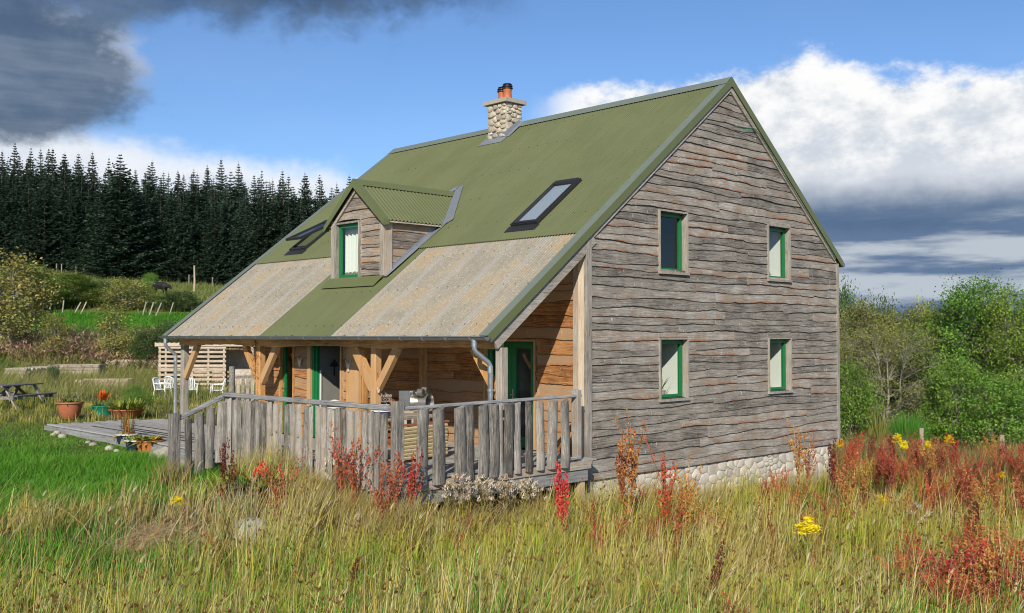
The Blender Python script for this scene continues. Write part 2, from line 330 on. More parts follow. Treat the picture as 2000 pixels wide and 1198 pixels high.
def roofmat():
    m, nt, b = newmat('green_roof_sheet'); g = nt.nodes.new('ShaderNodeNewGeometry'); oi = nt.nodes.new('ShaderNodeObjectInfo'); R = E(nt, oi.outputs['Random'])
    p = g.outputs['Position']; n = noise(nt, p, 0.8, 5, 0.6); n2_ = noise(nt, node(nt, 'ShaderNodeVectorMath', {0: p, 1: (1, 9, 1)}, operation='MULTIPLY').outputs[0], 1.2, 5, 0.6)
    c = mix(nt, ((n-0.5)*1.2+(n2_-0.5)*0.9+(R-0.5)*0.30+0.5).ss(0.1, 0.9), (0.122, 0.138, 0.060), (0.148, 0.164, 0.076))
    nt.links.new(c.k, b.inputs['Base Color']); b.inputs['Roughness'].default_value = 0.5; b.inputs['Specular IOR Level'].default_value = 0.35; return m
M['roof'] = roofmat()
def grp():
    m, nt, b = newmat('aged_translucent_sheet'); g = nt.nodes.new('ShaderNodeNewGeometry'); oi = nt.nodes.new('ShaderNodeObjectInfo'); R = E(nt, oi.outputs['Random'])
    p = g.outputs['Position']; st = node(nt, 'ShaderNodeVectorMath', {0: p, 1: (1.2, 9, 1.2)}, operation='MULTIPLY').outputs[0]
    off = node(nt, 'ShaderNodeVectorMath', {0: p, 1: vec(nt, R*31.0, R*17.0, R*5.0)}, operation='ADD').outputs[0]
    n = noise(nt, st, 1.3, 6, 0.65); k = noise(nt, off, 1.1, 5, 0.62); f = noise(nt, off, 26.0, 3, 0.6)
    c = mix(nt, (n*0.35+k*0.75+(f-0.5)*0.6).ss(0.35, 0.80), (0.37, 0.34, 0.285), (0.58, 0.50, 0.36))
    c = mix(nt, k.ss(0.50, 0.66)*0.75, c.k, (0.50, 0.365, 0.22))
    ob = nt.nodes.new('ShaderNodeTexCoord'); sy_ = E(nt, node(nt, 'ShaderNodeSeparateXYZ', {0: ob.outputs['Object']}).outputs[1])
    c = mix(nt, ((sy_-0.449).m('ABSOLUTE')+(n-0.5)*0.12).ss(0.30, 0.42)*0.7, c.k, (0.47, 0.46, 0.43))
    c = mix(nt, f.ss(0.56, 0.70)*0.6, c.k, (0.72, 0.67, 0.56)); c = mix(nt, f.ss(0.40, 0.30)*0.5, c.k, (0.27, 0.27, 0.20))
    tr = node(nt, 'ShaderNodeBsdfTranslucent', {'Color': c}); mx = node(nt, 'ShaderNodeMixShader', {0: 0.32, 1: b.outputs[0], 2: tr.outputs[0]})
    nt.links.new(c.k, b.inputs['Base Color']); b.inputs['Roughness'].default_value = 0.6
    bump(nt, b, f, 0.3, 0.01); nt.links.new(mx.outputs[0], nt.nodes['Material Output'].inputs[0]); return m
M['grp'] = grp()
def glassmat(name, tint, k):
    m, nt, b = newmat(name); tr = node(nt, 'ShaderNodeBsdfTransparent', {'Color': tint+(1,)}); gl = node(nt, 'ShaderNodeBsdfGlossy', {'Color': (0.9, 0.95, 1, 1), 'Roughness': 0.02})
    lw = node(nt, 'ShaderNodeLayerWeight', {'Blend': 0.5}); f = E(nt, lw.outputs['Facing']).m('POWER', 4.0)*0.8+k
    mx = node(nt, 'ShaderNodeMixShader', {0: f, 1: tr.outputs[0], 2: gl.outputs[0]}); nt.links.new(mx.outputs[0], nt.nodes['Material Output'].inputs[0]); return m
M['glass'] = glassmat('window_glass', (0.90, 0.93, 0.92), 0.05)
M['roofglass'] = glassmat('skylight_glass', (0.72, 0.78, 0.84), 0.22)
def leafmat(name, trans=0.35, rough=0.55, spec=0.3):
    m, nt, b = newmat(name); a = node(nt, 'ShaderNodeAttribute', attribute_name='Col'); oi = nt.nodes.new('ShaderNodeObjectInfo'); R = E(nt, oi.outputs['Random'])
    hs = node(nt, 'ShaderNodeHueSaturation', {'Color': a.outputs['Color'], 'Hue': (R-0.5)*0.035+0.5, 'Value': (R-0.5)*0.35+1.0})
    tr = node(nt, 'ShaderNodeBsdfTranslucent', {'Color': hs.outputs[0]}); nt.links.new(hs.outputs[0], b.inputs['Base Color'])
    b.inputs['Roughness'].default_value = rough; b.inputs['Specular IOR Level'].default_value = spec
    mx = node(nt, 'ShaderNodeMixShader', {0: trans, 1: b.outputs[0], 2: tr.outputs[0]}); nt.links.new(mx.outputs[0], nt.nodes['Material Output'].inputs[0]); return m
M['leaf'] = leafmat('foliage', 0.15); M['needle'] = leafmat('spruce_needles', 0.06, 0.6, 0.15); M['blade'] = leafmat('grass_blades', 0.45, 0.6, 0.25)
M['bark'] = plain('bark', (0.17, 0.145, 0.115), 0.9, var=0.35, nscale=8, bmp=0.5)
M['pale_bark'] = plain('lichened_bark', (0.25, 0.232, 0.195), 0.9, var=0.3, nscale=8, bmp=0.4)
def groundmat():
    m, nt, b = newmat('turf_and_soil'); a = node(nt, 'ShaderNodeAttribute', attribute_name='Col'); g = nt.nodes.new('ShaderNodeNewGeometry')
    n = noise(nt, g.outputs['Position'], 2.5, 7, 0.7); k = noise(nt, g.outputs['Position'], 0.25, 5, 0.6)
    f = (n-0.5)*1.1+(k-0.5)*0.8+1.0
    v = node(nt, 'ShaderNodeVectorMath', {0: a.outputs['Color']}, operation='SCALE'); nt.links.new(f.k, v.inputs['Scale'])
    nt.links.new(v.outputs[0], b.inputs['Base Color']); b.inputs['Roughness'].default_value = 0.95; b.inputs['Specular IOR Level'].default_value = 0.1
    bump(nt, b, n, 0.8, 0.1); return m
M['ground'] = groundmat()
# ================================================================== THE HOUSE
GW, GL, RZ, K, TE = 9.06, 11.55, 7.61, 0.773, -2.517
CA = 1/math.sqrt(1+K*K); SA = K*CA
def ZR(t): return RZ-K*abs(t-GW/2)
rnd = random.Random(4)
house = thing('timber_house', 'weathered timber clad house with green corrugated roof, dormer and veranda', 'house')
def waves(r, A):
    L = [(A, r.uniform(2.4, 5.0)), (A*0.34, r.uniform(0.8, 1.5)), (A*0.15, r.uniform(0.28, 0.5)), (A*0.11, r.uniform(0.12, 0.18))]
    L = [(a*r.uniform(0.5, 1.2), l, r.uniform(0, 6.3)) for a, l in L]
    bumps = [(r.uniform(0, 9), r.uniform(0.03, 0.09), r.uniform(-0.6, 0.35)*A) for _ in range(4)]
    def f(u):
        z = sum(a*math.sin(6.283*u/l+p) for a, l, p in L)
        for c, w, h in bumps: z += h*math.exp(-((u-c)/w)**2)
        return z
    return f
def wall_boards(parent, O, ud, out, u0, u1, z0, top, holes, mat, seed, ch=0.15, amp=0.028, lmin=2.2, lmax=4.6, step=0.06, zmax=20, proud=0.034):
    """lapped waney-edged boards, every board a mesh of its own"""
    r = random.Random(seed); O = Vector(O); ud = Vector(ud); out = Vector(out); z = z0; big = 0.0
    while z < zmax:
        h = ch*r.uniform(0.72, 1.32); zn = z+h
        tilt = r.uniform(-0.006, 0.006); u = u0
        cuts = [u0]
        while cuts[-1] < u1-lmax*0.6:
            cuts.append(cuts[-1]+r.uniform(lmin, lmax))
            if u1-cuts[-1] < lmin*0.4: cuts[-1] = u1
        if cuts[-1] < u1: cuts.append(u1)
        hs = [q for q in holes if q[2] < zn-0.02 and q[3] > z+0.02]
        for q in hs:                                  # a board that meets an opening stops there
            if q[2] < z+0.03 and q[3] > zn-0.03: cuts = [c for c in cuts if not q[0]-0.25 < c < q[1]+0.25]+[q[0], q[1]]
        cuts = sorted(cuts)
        made = 0
        for a, b in zip(cuts[:-1], cuts[1:]):
            if b-a < 0.03: continue
            mid = (a+b)/2
            if any(q[0]-0.01 < mid < q[1]+0.01 and q[2] < z+0.03 and q[3] > zn-0.03 for q in hs): continue
            f = waves(r, amp); g0 = 0.003 if a > u0+0.01 else 0.0
            n = max(3, int((b-a)/step)+1); us = [a+g0+(b-a-2*g0)*i/(n-1) for i in range(n)]
            for q in hs:
                for e in (q[0], q[1]):
                    if a < e < b: us += [e-0.001, e+0.001]
            us.sort(); mb = MB(); rows = []
            for x in us:
                lo = z+f(x)+tilt*(x-mid); hi = zn+0.07; zt = top(x)
                if z <= z0+1e-6: lo = z+f(x)*0.25
                for q in hs:
                    if q[0] <= x <= q[1]:
                        if q[2] > lo and q[2] < hi and q[3] >= hi: hi = q[2]
                        elif q[3] < hi and q[3] > lo and q[2] <= lo: lo = q[3]
                        elif q[2] <= lo and q[3] >= hi: lo = hi
                        elif q[2] > lo: hi = q[2]
                hi = min(hi, zt); lo = min(lo, hi); H = max(h+0.07, 0.05); rows.append((x, lo, hi))
            rows = [p for i, p in enumerate(rows) if p[2]-p[1] > 1e-4 or (i and rows[i-1][2]-rows[i-1][1] > 1e-4) or (i < len(rows)-1 and rows[i+1][2]-rows[i+1][1] > 1e-4)]
            if len(rows) < 2: continue
            vs = []; at = []; po = proud*r.uniform(0.85, 1.25)
            for x, lo, hi in rows:
                lev = [(lo, 0.0, 1.0), (lo, po-0.006, 1.0), (min(lo+0.008, hi), po, 0.8), (min(lo+0.03, hi), po*0.93, 0.55), (min(lo+0.075, hi), po*0.8, 0.15), (hi, max(po*(1-(hi-lo)/H)*0.8, 0.004), 0.0)]
                for zz, o, e in lev:
                    p = O+ud*x+out*o; vs.append((p.x, p.y, O.z+zz)); at.append(e)
            m = 6; fs = [(i*m+j, (i+1)*m+j, (i+1)*m+j+1, i*m+j+1) for i in range(len(rows)-1) for j in range(m-1)]
            fs += [tuple(range(m)), tuple((len(rows)-1)*m+j for j in range(m-1, -1, -1))]
            mb.add(vs, fs, at).build('board', mat, parent, smooth='auto', attr='edge'); made += 1
        z = zn
        if top((u0+u1)/2) < z and all(top(u0+(u1-u0)*k/20) < z for k in range(21)): break
def backing(parent, name, O, ud, inn, th, u0, u1, z0, top, holes, mat, apex=None):
    """the solid wall behind the boards, with real openings"""
    O = Vector(O); ud = Vector(ud); inn = Vector(inn); mb = MB()
    br = sorted(set([u0, u1]+[e for q in holes for e in q[:2]]+([apex] if apex else [])))
    for a, b in zip(br[:-1], br[1:]):
        zs = z0
        hs = sorted([q for q in holes if q[0] <= a+1e-6 and q[1] >= b-1e-6], key=lambda q: q[2])
        spans = []
        for q in hs:
            if q[2] > zs: spans.append((zs, zs, q[2], q[2]))
            zs = q[3]
        spans.append((zs, zs, top(a), top(b)))
        for la, lb, ha, hb in spans:
            vs = [O+ud*u+inn*w+Vector((0, 0, zz)) for w in (0, th) for u, zz in ((a, la), (b, lb), (b, hb), (a, ha))]
            mb.add(vs, [(0,1,2,3),(7,6,5,4),(0,4,5,1),(1,5,6,2),(2,6,7,3),(3,7,4,0)])
    return mb.build(name, mat, parent)
X, Y = Vector((1, 0, 0)), Vector((0, 1, 0))
BOT = -0.45
WT = [(2.05, 2.99), (5.96, 6.916)]; WZ = [(3.405, 4.638), (0.906, 2.12)]
gh = [(a, b, c, d) for a, b in WT for c, d in WZ]
gtop = lambda t: ZR(t)-0.17
gable = backing(house, 'gable_wall', (0, 0.012, 0), X, Y, 0.16, 0.0, GW, BOT+0.03, gtop, [(a+0.02, b-0.02, c+0.02, d-0.02) for a, b, c, d in gh], M['shadow_gap'], GW/2)
wall_boards(gable, (0, 0, 0), X, -Y, 0.06, GW-0.02, BOT, gtop, gh, M['grey_board'], 11, ch=0.158, amp=0.024, lmin=2.6, lmax=5.2)
gable['label'] = 'tall gable wall of wavy edged grey boards'
# --- gable windows, set deep in a timber lining
def gable_window(t0, t1, z0, z1, lab, white=True):
    w = MB()
    for q in ((t0, t0+0.035, z0, z1), (t1-0.035, t1, z0, z1)): w.box(q[0], q[1], -0.062, 0.15, q[2], q[3])
    w.box(t0+0.036, t1-0.036, -0.062, 0.15, z1-0.035, z1); w.box(t0-0.012, t1+0.012, -0.085, 0.15, z0-0.035, z0+0.012)
    wo = w.build('window', M['trim'], house); wo['label'] = lab
    a, b, c, d = t0+0.04, t1-0.04, z0+0.016, z1-0.04; f = MB(); g = 0.075
    for y0, y1, gg, e in ((0.075, 0.14, g, 0.0), (0.06, 0.12, 0.05, 0.03)):
        A, B, C, D = a+e, b-e, c+e, d-e
        f.box(A, A+gg, y0, y1, C, D); f.box(B-gg, B, y0, y1, C, D); f.box(A+gg, B-gg, y0+0.001, y1, D-gg, D); f.box(A+gg, B-gg, y0+0.001, y1, C, C+gg)
    f.build('frame', M['green'], wo)
    MB().add([(a+0.06, 0.10, c+0.06), (b-0.06, 0.10, c+0.06), (b-0.06, 0.10, d-0.06), (a+0.06, 0.10, d-0.06)], [(0, 1, 2, 3)]).build('pane', M['glass'], wo)
    s = MB(); s.box(a, b, 0.145, 0.40, c-0.03, c); s.build('inner_sill', M['white'], wo)
    if white: MB().box(b-0.015, b+0.03, 0.145, 0.62, c, d).build('reveal', M['curtain'], wo)
    return wo
gable_window(WT[0][0], WT[0][1], *WZ[0], 'dark upstairs window nearest the veranda', False)
gable_window(WT[1][0], WT[1][1], *WZ[0], 'upstairs window with a pink ornament on its sill')
gable_window(WT[0][0], WT[0][1], *WZ[1], 'downstairs window with a potted plant on its sill')
gable_window(WT[1][0], WT[1][1], *WZ[1], 'downstairs window farthest from the veranda')
# --- corner boards and barge boards
mb = MB().box(-0.075, 0.055, -0.058, 0.02, -0.86, ZR(0)-0.2); mb.build('corner_board', M['trim'], house)
MB().box(-0.072, -0.004, 0.022, 0.16, -0.86, ZR(0)-0.25).build('corner_board', M['pale_post'], house)
MB().box(-0.06, -0.004, 0.162, 0.30, -0.12, ZR(0)-0.26).build('corner_board', M['trim'], house)
MB().box(GW-0.02, GW+0.07, -0.055, 0.05, BOT-0.03, ZR(GW)-0.2).build('corner_board', M['trim'], house)
def slope_bar(mb, t0, t1, y0, y1, n0, n1):
    """box lying along the front or back roof slope between t0 and t1, n0..n1 above the roof plane"""
    sg = 1 if t0 < GW/2 else -1; nx, nz = -SA*sg, CA
    vs = []
    for y in (y0, y1):
        for t, n in ((t0, n0), (t1, n0), (t1, n1), (t0, n1)): vs.append((t+nx*n, y, ZR(t)+nz*n))
    return mb.add(vs, [(0,1,2,3),(7,6,5,4),(0,4,5,1),(1,5,6,2),(2,6,7,3),(3,7,4,0)])
slope_bar(MB(), TE+0.05, 0.0, -0.052, 0.012, -0.32, -0.105).build('barge_board', M['trim_h'], house)
slope_bar(MB(), 0.002, GW/2-0.05, -0.060, -0.012, -0.20, -0.105).build('barge_board', M['trim_h'], house)
slope_bar(MB(), GW/2+0.10, GW-0.02, -0.066, -0.012, -0.215, -0.105).build('barge_board', M['trim_h'], house)
# --- plinth of rubble stone under the gable
pl = MB().box(0.10, GW-0.22, 0.03, 0.4, -1.75, BOT+0.02).build('plinth_wall', M['mortar'], house)
MB().box(GW-0.6, GW-0.25, 0.401, 8, -1.75, BOT).build('plinth_wall', M['mortar'], house)
def cells(w, h, n, rs, relax=2):
    """irregular stones: Voronoi cells of the rectangle w x h"""
    P = rs.rand(n, 2)*np.array([w, h])
    for it in range(relax+1):
        out = []
        for i in range(n):
            poly = [np.array(q, float) for q in ((0, 0), (w, 0), (w, h), (0, h))]
            near = np.argsort(((P-P[i])**2*np.array([0.75, 1.25])).sum(1))[1:22]
            for k in near:
                m = (P[i]+P[k])/2; nv = (P[k]-P[i])*np.array([0.75, 1.25]); new = []
                for a, b in zip(poly, poly[1:]+poly[:1]):
                    da, db = (a-m)@nv, (b-m)@nv
                    if da <= 0: new.append(a)
                    if (da < 0) != (db < 0) and abs(da-db) > 1e-9: new.append(a+(b-a)*da/(da-db))
                poly = new
                if len(poly) < 3: break
            out.append(poly)
        if it < relax: P = np.array([np.mean(p, 0) if len(p) > 2 else P[i] for i, p in enumerate(out)])
    return [p for p in out if len(p) > 2]
def lay_stones(parent, mat, O, ud, out, w, h, n, seed, gap=0.012, depth=0.035):
    rs = np.random.RandomState(seed); O = Vector(O); ud = Vector(ud); out = Vector(out)
    for p in cells(w, h, n, rs):
        c = np.mean(p, 0); p = [c+(q-c)*max(0.3, 1-gap/max(np.linalg.norm(q-c), 0.02)) for q in p]; q2 = []
        for a, b in zip(p, p[1:]+p[:1]): q2 += [a*0.78+b*0.22, a*0.22+b*0.78]        # rounded corners
        m = len(q2); vs = []; dp = depth*rs.uniform(0.5, 1.3); tx, ty = rs.uniform(-0.25, 0.25, 2)
        for k, o in ((1.0, 0.0), (0.95, 0.65), (0.74, 1.0)):
            for q in q2: r_ = c+(q-c)*k; g = dp*o*(1+tx*(r_[0]-c[0])/0.1+ty*(r_[1]-c[1])/0.1) if o else -0.004; vs.append(O+ud*float(r_[0])+Vector((0, 0, float(r_[1])))+out*max(float(g), -0.004))
        vs.append(O+ud*float(c[0])+Vector((0, 0, float(c[1])))+out*dp*1.06)
        fs = [(l*m+i, l*m+(i+1) % m, (l+1)*m+(i+1) % m, (l+1)*m+i) for l in range(2) for i in range(m)]+[(2*m+i, 2*m+(i+1) % m, 3*m) for i in range(m)]
        MB().add(vs, fs).build('stone', mat, parent, smooth='auto')
lay_stones(pl, M['plinth_stone'], (0.12, 0.03, -1.08), X, -Y, GW-0.36, 1.08+BOT, 135, 3, 0.009, 0.022)
# --- shell: floors, other walls, closed so that the rooms are dark
sh = MB().box(0.15, GW-0.15, 0.2, GL-0.15, -0.3, -0.02); sh.box(0.15, GW-0.15, 0.2, GL-0.15, 2.42, 2.62); sh.build('floor_slab', M['plaster_door_shade'], house)
MB().box(0.2, GW-0.2, 1.95, 2.05, -0.02, 2.42).build('partition', M['plaster_door_shade'], house)
MB().box(1.2, GW-1.2, 1.95, 2.05, 2.62, 4.5).build('partition', M['plaster_door_shade'], house)
MB().box(GW-0.15, GW, 0.18, GL, -1.7, ZR(GW)-0.2).build('rear_wall', M['grey_board'], house)
backing(house, 'far_gable_wall', (0, GL, 0), X, -Y, 0.15, 0.0, GW-0.16, -1.2, gtop, [], M['grey_board'], GW/2)

# --- veranda side: long wall, porch room that stands forward, their boards, doors
PB_T, PB_S0, PB_S1 = -1.65, 4.65, 8.62
ltop = lambda u: 3.80
lw_h = [(1.28, 2.72, -0.02, 2.10)]
longw = backing(house, 'veranda_wall', (0.012, 0.31, 0), Y, X, 0.15, 0.0, PB_S0-0.31, -0.05, lambda u: 3.75, [(0.99, 2.39, -0.02, 2.08)], M['shadow_gap'])
wall_boards(longw, (0, 0, 0), Y, -X, 0.31, PB_S0-0.14, -0.03, ltop, lw_h, M['orange_board'], 21, ch=0.205, amp=0.030, lmin=2.0, lmax=4.5)
backing(house, 'veranda_wall', (0.012, PB_S1, 0), Y, X, 0.15, 0.0, GL-PB_S1, -1.0, lambda u: 3.75, [], M['grey_board'])
pside = backing(house, 'porch_side_wall', (PB_T, PB_S0+0.012, 0), X, Y, 0.1, 0.0, -PB_T, -0.05, lambda u: ZR(PB_T+u)-0.12, [], M['shadow_gap'])
wall_boards(pside, (PB_T, PB_S0, 0), X, -Y, 0.14, -PB_T-0.09, -0.03, lambda u: ZR(PB_T+u)-0.12, [], M['orange_board'], 22, ch=0.215, amp=0.024, lmin=3, lmax=4)
def pxs(px, t=PB_T): return on_t(px, 700, t).y
d0, d1 = pxs(667), pxs(610); w0, w1 = pxs(575), pxs(551)
ph = [(d0-0.06, d1+0.14, -0.02, 2.08), (w0-0.06, w1+0.07, -0.02, 2.08)]
pfront = backing(house, 'porch_front_wall', (PB_T+0.012, 0, 0), Y, X, 0.1, PB_S0, PB_S1, -0.05, lambda u: ZR(PB_T)-0.1, ph, M['shadow_gap'])
wall_boards(pfront, (PB_T, 0, 0), Y, -X, PB_S0+0.14, PB_S1-0.1, -0.03, lambda u: ZR(PB_T)-0.1, ph, M['orange_board'], 23, ch=0.205, amp=0.026, lmin=3, lmax=4)
MB().box(PB_T+0.115, -0.05, PB_S1-0.1, PB_S1, -0.05, ZR(PB_T)).build('porch_side_wall', M['orange_board'], house)
for (x0, x1, y0, y1) in ((PB_T-0.06, PB_T+0.01, PB_S0-0.02, PB_S0+0.30), (PB_T-0.05, PB_T+0.008, PB_S0+0.305, PB_S0+0.42), (PB_T-0.05, PB_T+0.1, PB_S1-0.1, PB_S1+0.03)):
    MB().box(x0, x1, y0, y1, -0.02, ZR(PB_T)-0.12).build('corner_post', M['oak'], house)
MB().box(PB_T+0.02, PB_T+0.14, PB_S0-0.055, PB_S0-0.005, -0.02, ZR(PB_T)).build('corner_post', M['oak'], house)
MB().box(-0.16, -0.06, PB_S0-0.06, PB_S0-0.004, -0.02, ZR(0)-0.2).build('corner_post', M['oak'], house)
MB().box(-0.055, -0.004, PB_S0-0.14, PB_S0-0.01, -0.02, ZR(0)-0.2).build('corner_post', M['oak'], house)
# glazed garden doors in the long wall
def glazed(parent, name, t, s0, s1, z0, z1, lab, leaf=1, st_=0.11):
    o = MB(); o.box(t-0.05, t+0.10, s0-0.05, s0, z0, z1+0.04); o.box(t-0.05, t+0.10, s1, s1+0.05, z0, z1+0.04); o.box(t-0.05, t+0.10, s0+0.001, s1-0.001, z1, z1+0.04)
    d = o.build(name, M['oak'], parent); d['label'] = lab
    f = MB(); n = leaf; w = (s1-s0)/n
    for i in range(n):
        a, b = s0+i*w+0.004, s0+(i+1)*w-0.004
        f.box(t+0.02, t+0.075, a, a+st_, z0, z1-0.005); f.box(t+0.02, t+0.075, b-st_, b, z0, z1-0.005)
        f.box(t+0.021, t+0.075, a+st_, b-st_, z1-st_-0.005, z1-0.005); f.box(t+0.021, t+0.075, a+st_, b-st_, z0, z0+0.22)
        MB().add([(t+0.047, a+st_, z0+0.22), (t+0.047, b-st_, z0+0.22), (t+0.047, b-st_, z1-st_), (t+0.047, a+st_, z1-st_)], [(0, 1, 2, 3)]).build('pane', M['glass'], d)
    f.build('frame', M['green'], d)
    h = MB().tube([(t-0.04, s0+w-0.03, z0+1.02), (t-0.04, s0+w-0.15, z0+1.02)], 0.009, 6).tube([(t+0.02, s0+w-0.05, z0+1.02), (t-0.04, s0+w-0.05, z0+1.02)], 0.009, 6); h.box(t+0.012, t+0.019, s0+w-0.07, s0+w-0.03, z0+0.92, z0+1.12); h.build('handle', M['steel'], d)
    return d
glazed(house, 'garden_door', 0.0, 1.33, 2.67, 0.0, 2.05, 'green glazed double garden door behind the downpipe', 2, 0.13)
glazed(house, 'porch_window', PB_T, w0, w1, 0.0, 2.04, 'tall green framed window beside the open front door', 1, 0.09)
# front door standing open, its white inner face coloured dark for the shade indoors, with a black leaf-shaped ornament
MB().box(PB_T-0.05, PB_T+0.11, d1+0.005, d1+0.135, -0.02, 2.08).build('door_jamb', M['oak'], house); MB().box(PB_T-0.045, PB_T+0.1, d0-0.055, d0-0.005, -0.02, 2.08).build('door_jamb', M['oak'], house)
fr = MB(); fr.box(PB_T+0.0, PB_T+0.09, d1-0.06, d1+0.003, 0.0, 2.04); fr.box(PB_T+0.0, PB_T+0.09, d0-0.003, d0+0.055, 0.0, 2.04); fr.box(PB_T, PB_T+0.09, d0+0.056, d1-0.061, 1.98, 2.04)
fd = fr.build('front_door', M['green'], house); fd['label'] = 'open front door with green frame and white inner face coloured as in shade'
lf = MB().box(PB_T+0.10, PB_T+1.02, d1-0.13, d1-0.075, 0.01, 1.97).build('door_leaf', M['plaster_door_shade'], fd)
MB().box(PB_T+0.035, PB_T+0.099, d1-0.135, d1-0.062, 0.01, 1.97).build('door_edge', M['green'], fd)
MB().box(PB_T+0.10, PB_T+0.125, d1-0.165, d1-0.132, 0.01, 1.42).build('draught_strip', M['white'], fd)
ox, oz = PB_T+0.47, 1.50; om = MB(); oy = d1-0.137
for k in range(5):
    a = math.radians(-76+38*k); r_ = 0.17 if k == 2 else 0.13
    om.add([(ox, oy, oz-0.02), (ox+math.sin(a-0.30)*r_*0.72, oy, oz+math.cos(a-0.30)*r_*0.72), (ox+math.sin(a)*r_, oy, oz+math.cos(a)*r_), (ox+math.sin(a+0.30)*r_*0.72, oy, oz+math.cos(a+0.30)*r_*0.72)], [(0, 1, 2, 3)])
om.box(ox-0.016, ox+0.016, oy-0.004, oy+0.003, oz-0.2, oz); om.build('ornament', M['iron'], fd)
MB().box(PB_T+1.1, PB_T+1.16, PB_S0+0.12, PB_S1-0.12, -0.02, 2.4).build('partition', M['plaster_door_shade'], house); MB().box(PB_T+0.12, -0.06, PB_S0+0.12, PB_S1-0.11, -0.05, 0.0).build('floor_slab', M['plaster_door_shade'], house)

# --- posts, braces, wane-edged eaves beam
PT = -2.13; EB0, EB1 = HC-0.235, HC-0.075
def wane_beam(name, p_t, s0, s1, z0, z1, th, mat, seed, parent=house):
    r = random.Random(seed); f = waves(r, 0.022); n = 120; vs = []; fs = []
    for i in range(n+1):
        s = s0+(s1-s0)*i/n; zl = z0+f(s)
        vs += [(p_t-th/2, s, zl+0.012), (p_t-th/2, s, z1), (p_t+th/2, s, z1), (p_t+th/2, s, zl)]
    for i in range(n): fs += [tuple((i*4+j, i*4+(j+1) % 4, i*4+4+(j+1) % 4, i*4+4+j)) for j in range(4)]
    fs += [(0, 1, 2, 3), tuple(n*4+j for j in (3, 2, 1, 0))]
    return MB().add(vs, fs).build(name, mat, parent, smooth='auto')
wane_beam('eaves_beam', PT-0.01, 0.02, GL-0.12, EB0, EB1, 0.12, M['oak_h'], 5)
def pxp(px): return on_t(px, 700, PT-0.08).y
POSTS = [pxp(975.5)+0.03, pxp(728), pxp(503), pxp(355)]
for i, s in enumerate(POSTS):
    lean = (0, 0.012, -0.02, 0.01)[i]
    po = MB().bar((PT, s+lean, -0.02), (PT, s, EB0+0.03), 0.155, 0.155, (1, 0, 0), 0.012).build('veranda_post', M['trim'] if i in (0, 3) else M['oak'], house)
    for sd in (-1, 1):
        if (i == 0 and sd == -1) or (i == 3 and sd == 1): continue
        L = 0.62
        br = MB(); c = []; n = 6; w = 0.115
        for j in range(n+1):
            k = j/n; bow = 0.05*math.sin(math.pi*k)*(1 if i == 1 and sd > 0 else 0.35)
            c.append((s+sd*(0.06+L*k), EB0+0.02-0.80+0.80*k, bow))
        for a, b in zip(c[:-1], c[1:]):
            br.bar((PT-0.0, a[0], a[1]-a[2]*0.6), (PT-0.0, b[0], b[1]-b[2]*0.6), 0.10, 0.15 if not (i == 1 and sd > 0) else 0.21, (0, -sd*0.79, 0.61))
        br.build('brace', M['oak'], po)
# --- rafters under the sheets
for s in np.arange(0.5, GL, 1.02):
    slope_bar(MB(), TE+0.12, 4.4, s-0.03, s+0.03, -0.24, -0.102).build('rafter', M['oak_h'], house)
for t in (-1.9, -1.0, -0.2):
    slope_bar(MB(), t-0.03, t+0.03, 0.06, GL-0.02, -0.10, -0.045).build('batten', M['oak_h'], house)

# --- corrugated roof sheets: pitch 76 mm, every sheet a piece
def sheet_mesh(name, w, length, mat, ns=7, pitch=0.898/12, amp=0.009):
    nw = int(round(w/pitch)); cols = nw*ns+1; vs = []; L = [0, length*0.5, length]
    for v in L:
        for i in range(cols):
            u = i*w/(cols-1); vs.append((-v*CA, u, -v*SA+amp*math.sin(6.28318*u/pitch)))
    fs = [(j*cols+i, j*cols+i+1, (j+1)*cols+i+1, (j+1)*cols+i) for j in range(len(L)-1) for i in range(cols-1)]
    return MB().add(vs, fs).mesh(name, mat, smooth=True)
roof = MB()
slope_bar(roof, GW/2+0.02, GW+0.25, -0.02, GL+0.1, -0.02, 0.0); roof = roof.build('roof', M['roof'], house)
roof['label'] = 'green corrugated roof with two pale translucent strips above the veranda'
NS = 13; SWD = 0.898; S0 = -0.05
Lup = (GW/2+0.10)/CA; Llo = (-TE+0.16)/CA
up = sheet_mesh('roof_sheet', SWD, Lup, M['roof']); lo_g = sheet_mesh('roof_sheet', SWD, Llo, M['roof']); lo_p = sheet_mesh('roof_sheet', SWD, Llo, M['grp'])
for i in range(NS):
    s = S0+i*SWD
    if s+SWD > GL+0.3: break
    put('roof_sheet', up, roof, (GW/2-0.02, s, ZR(GW/2)-0.004))
    o = s+SWD/2; pale = (0.3 < o < 4.2) or (o > 6.75)
    q = put('roof_sheet', lo_p if pale else lo_g, roof, (0.16, s, ZR(0.16)-0.018))
    if pale: q['label'] = 'aged beige translucent sheet'
sc = MB(); sr = random.Random(8)
for t in list(np.arange(TE+0.25, GW/2-0.2, 0.92)):
    for s in np.arange(0.15, GL, 0.304):
        if 4.75 < s < 6.85 and -1.0 < t < 1.9: continue
        ss_ = round(s/0.076)*0.076+0.019; n = 0.012; r_ = 0.015
        c = Vector((t-SA*n, ss_+sr.uniform(-.004, .004), ZR(t)+CA*n)); sc.add([c+Vector((r_*a*CA, r_*b, r_*a*SA)) for a, b in ((1,0),(0,1),(-1,0),(0,-1))]+[c+Vector((-SA, 0, CA))*0.012], [(0,1,4),(1,2,4),(2,3,4),(3,0,4)])
tag(sc.build('roof_screws', M['iron'], roof), kind='stuff')
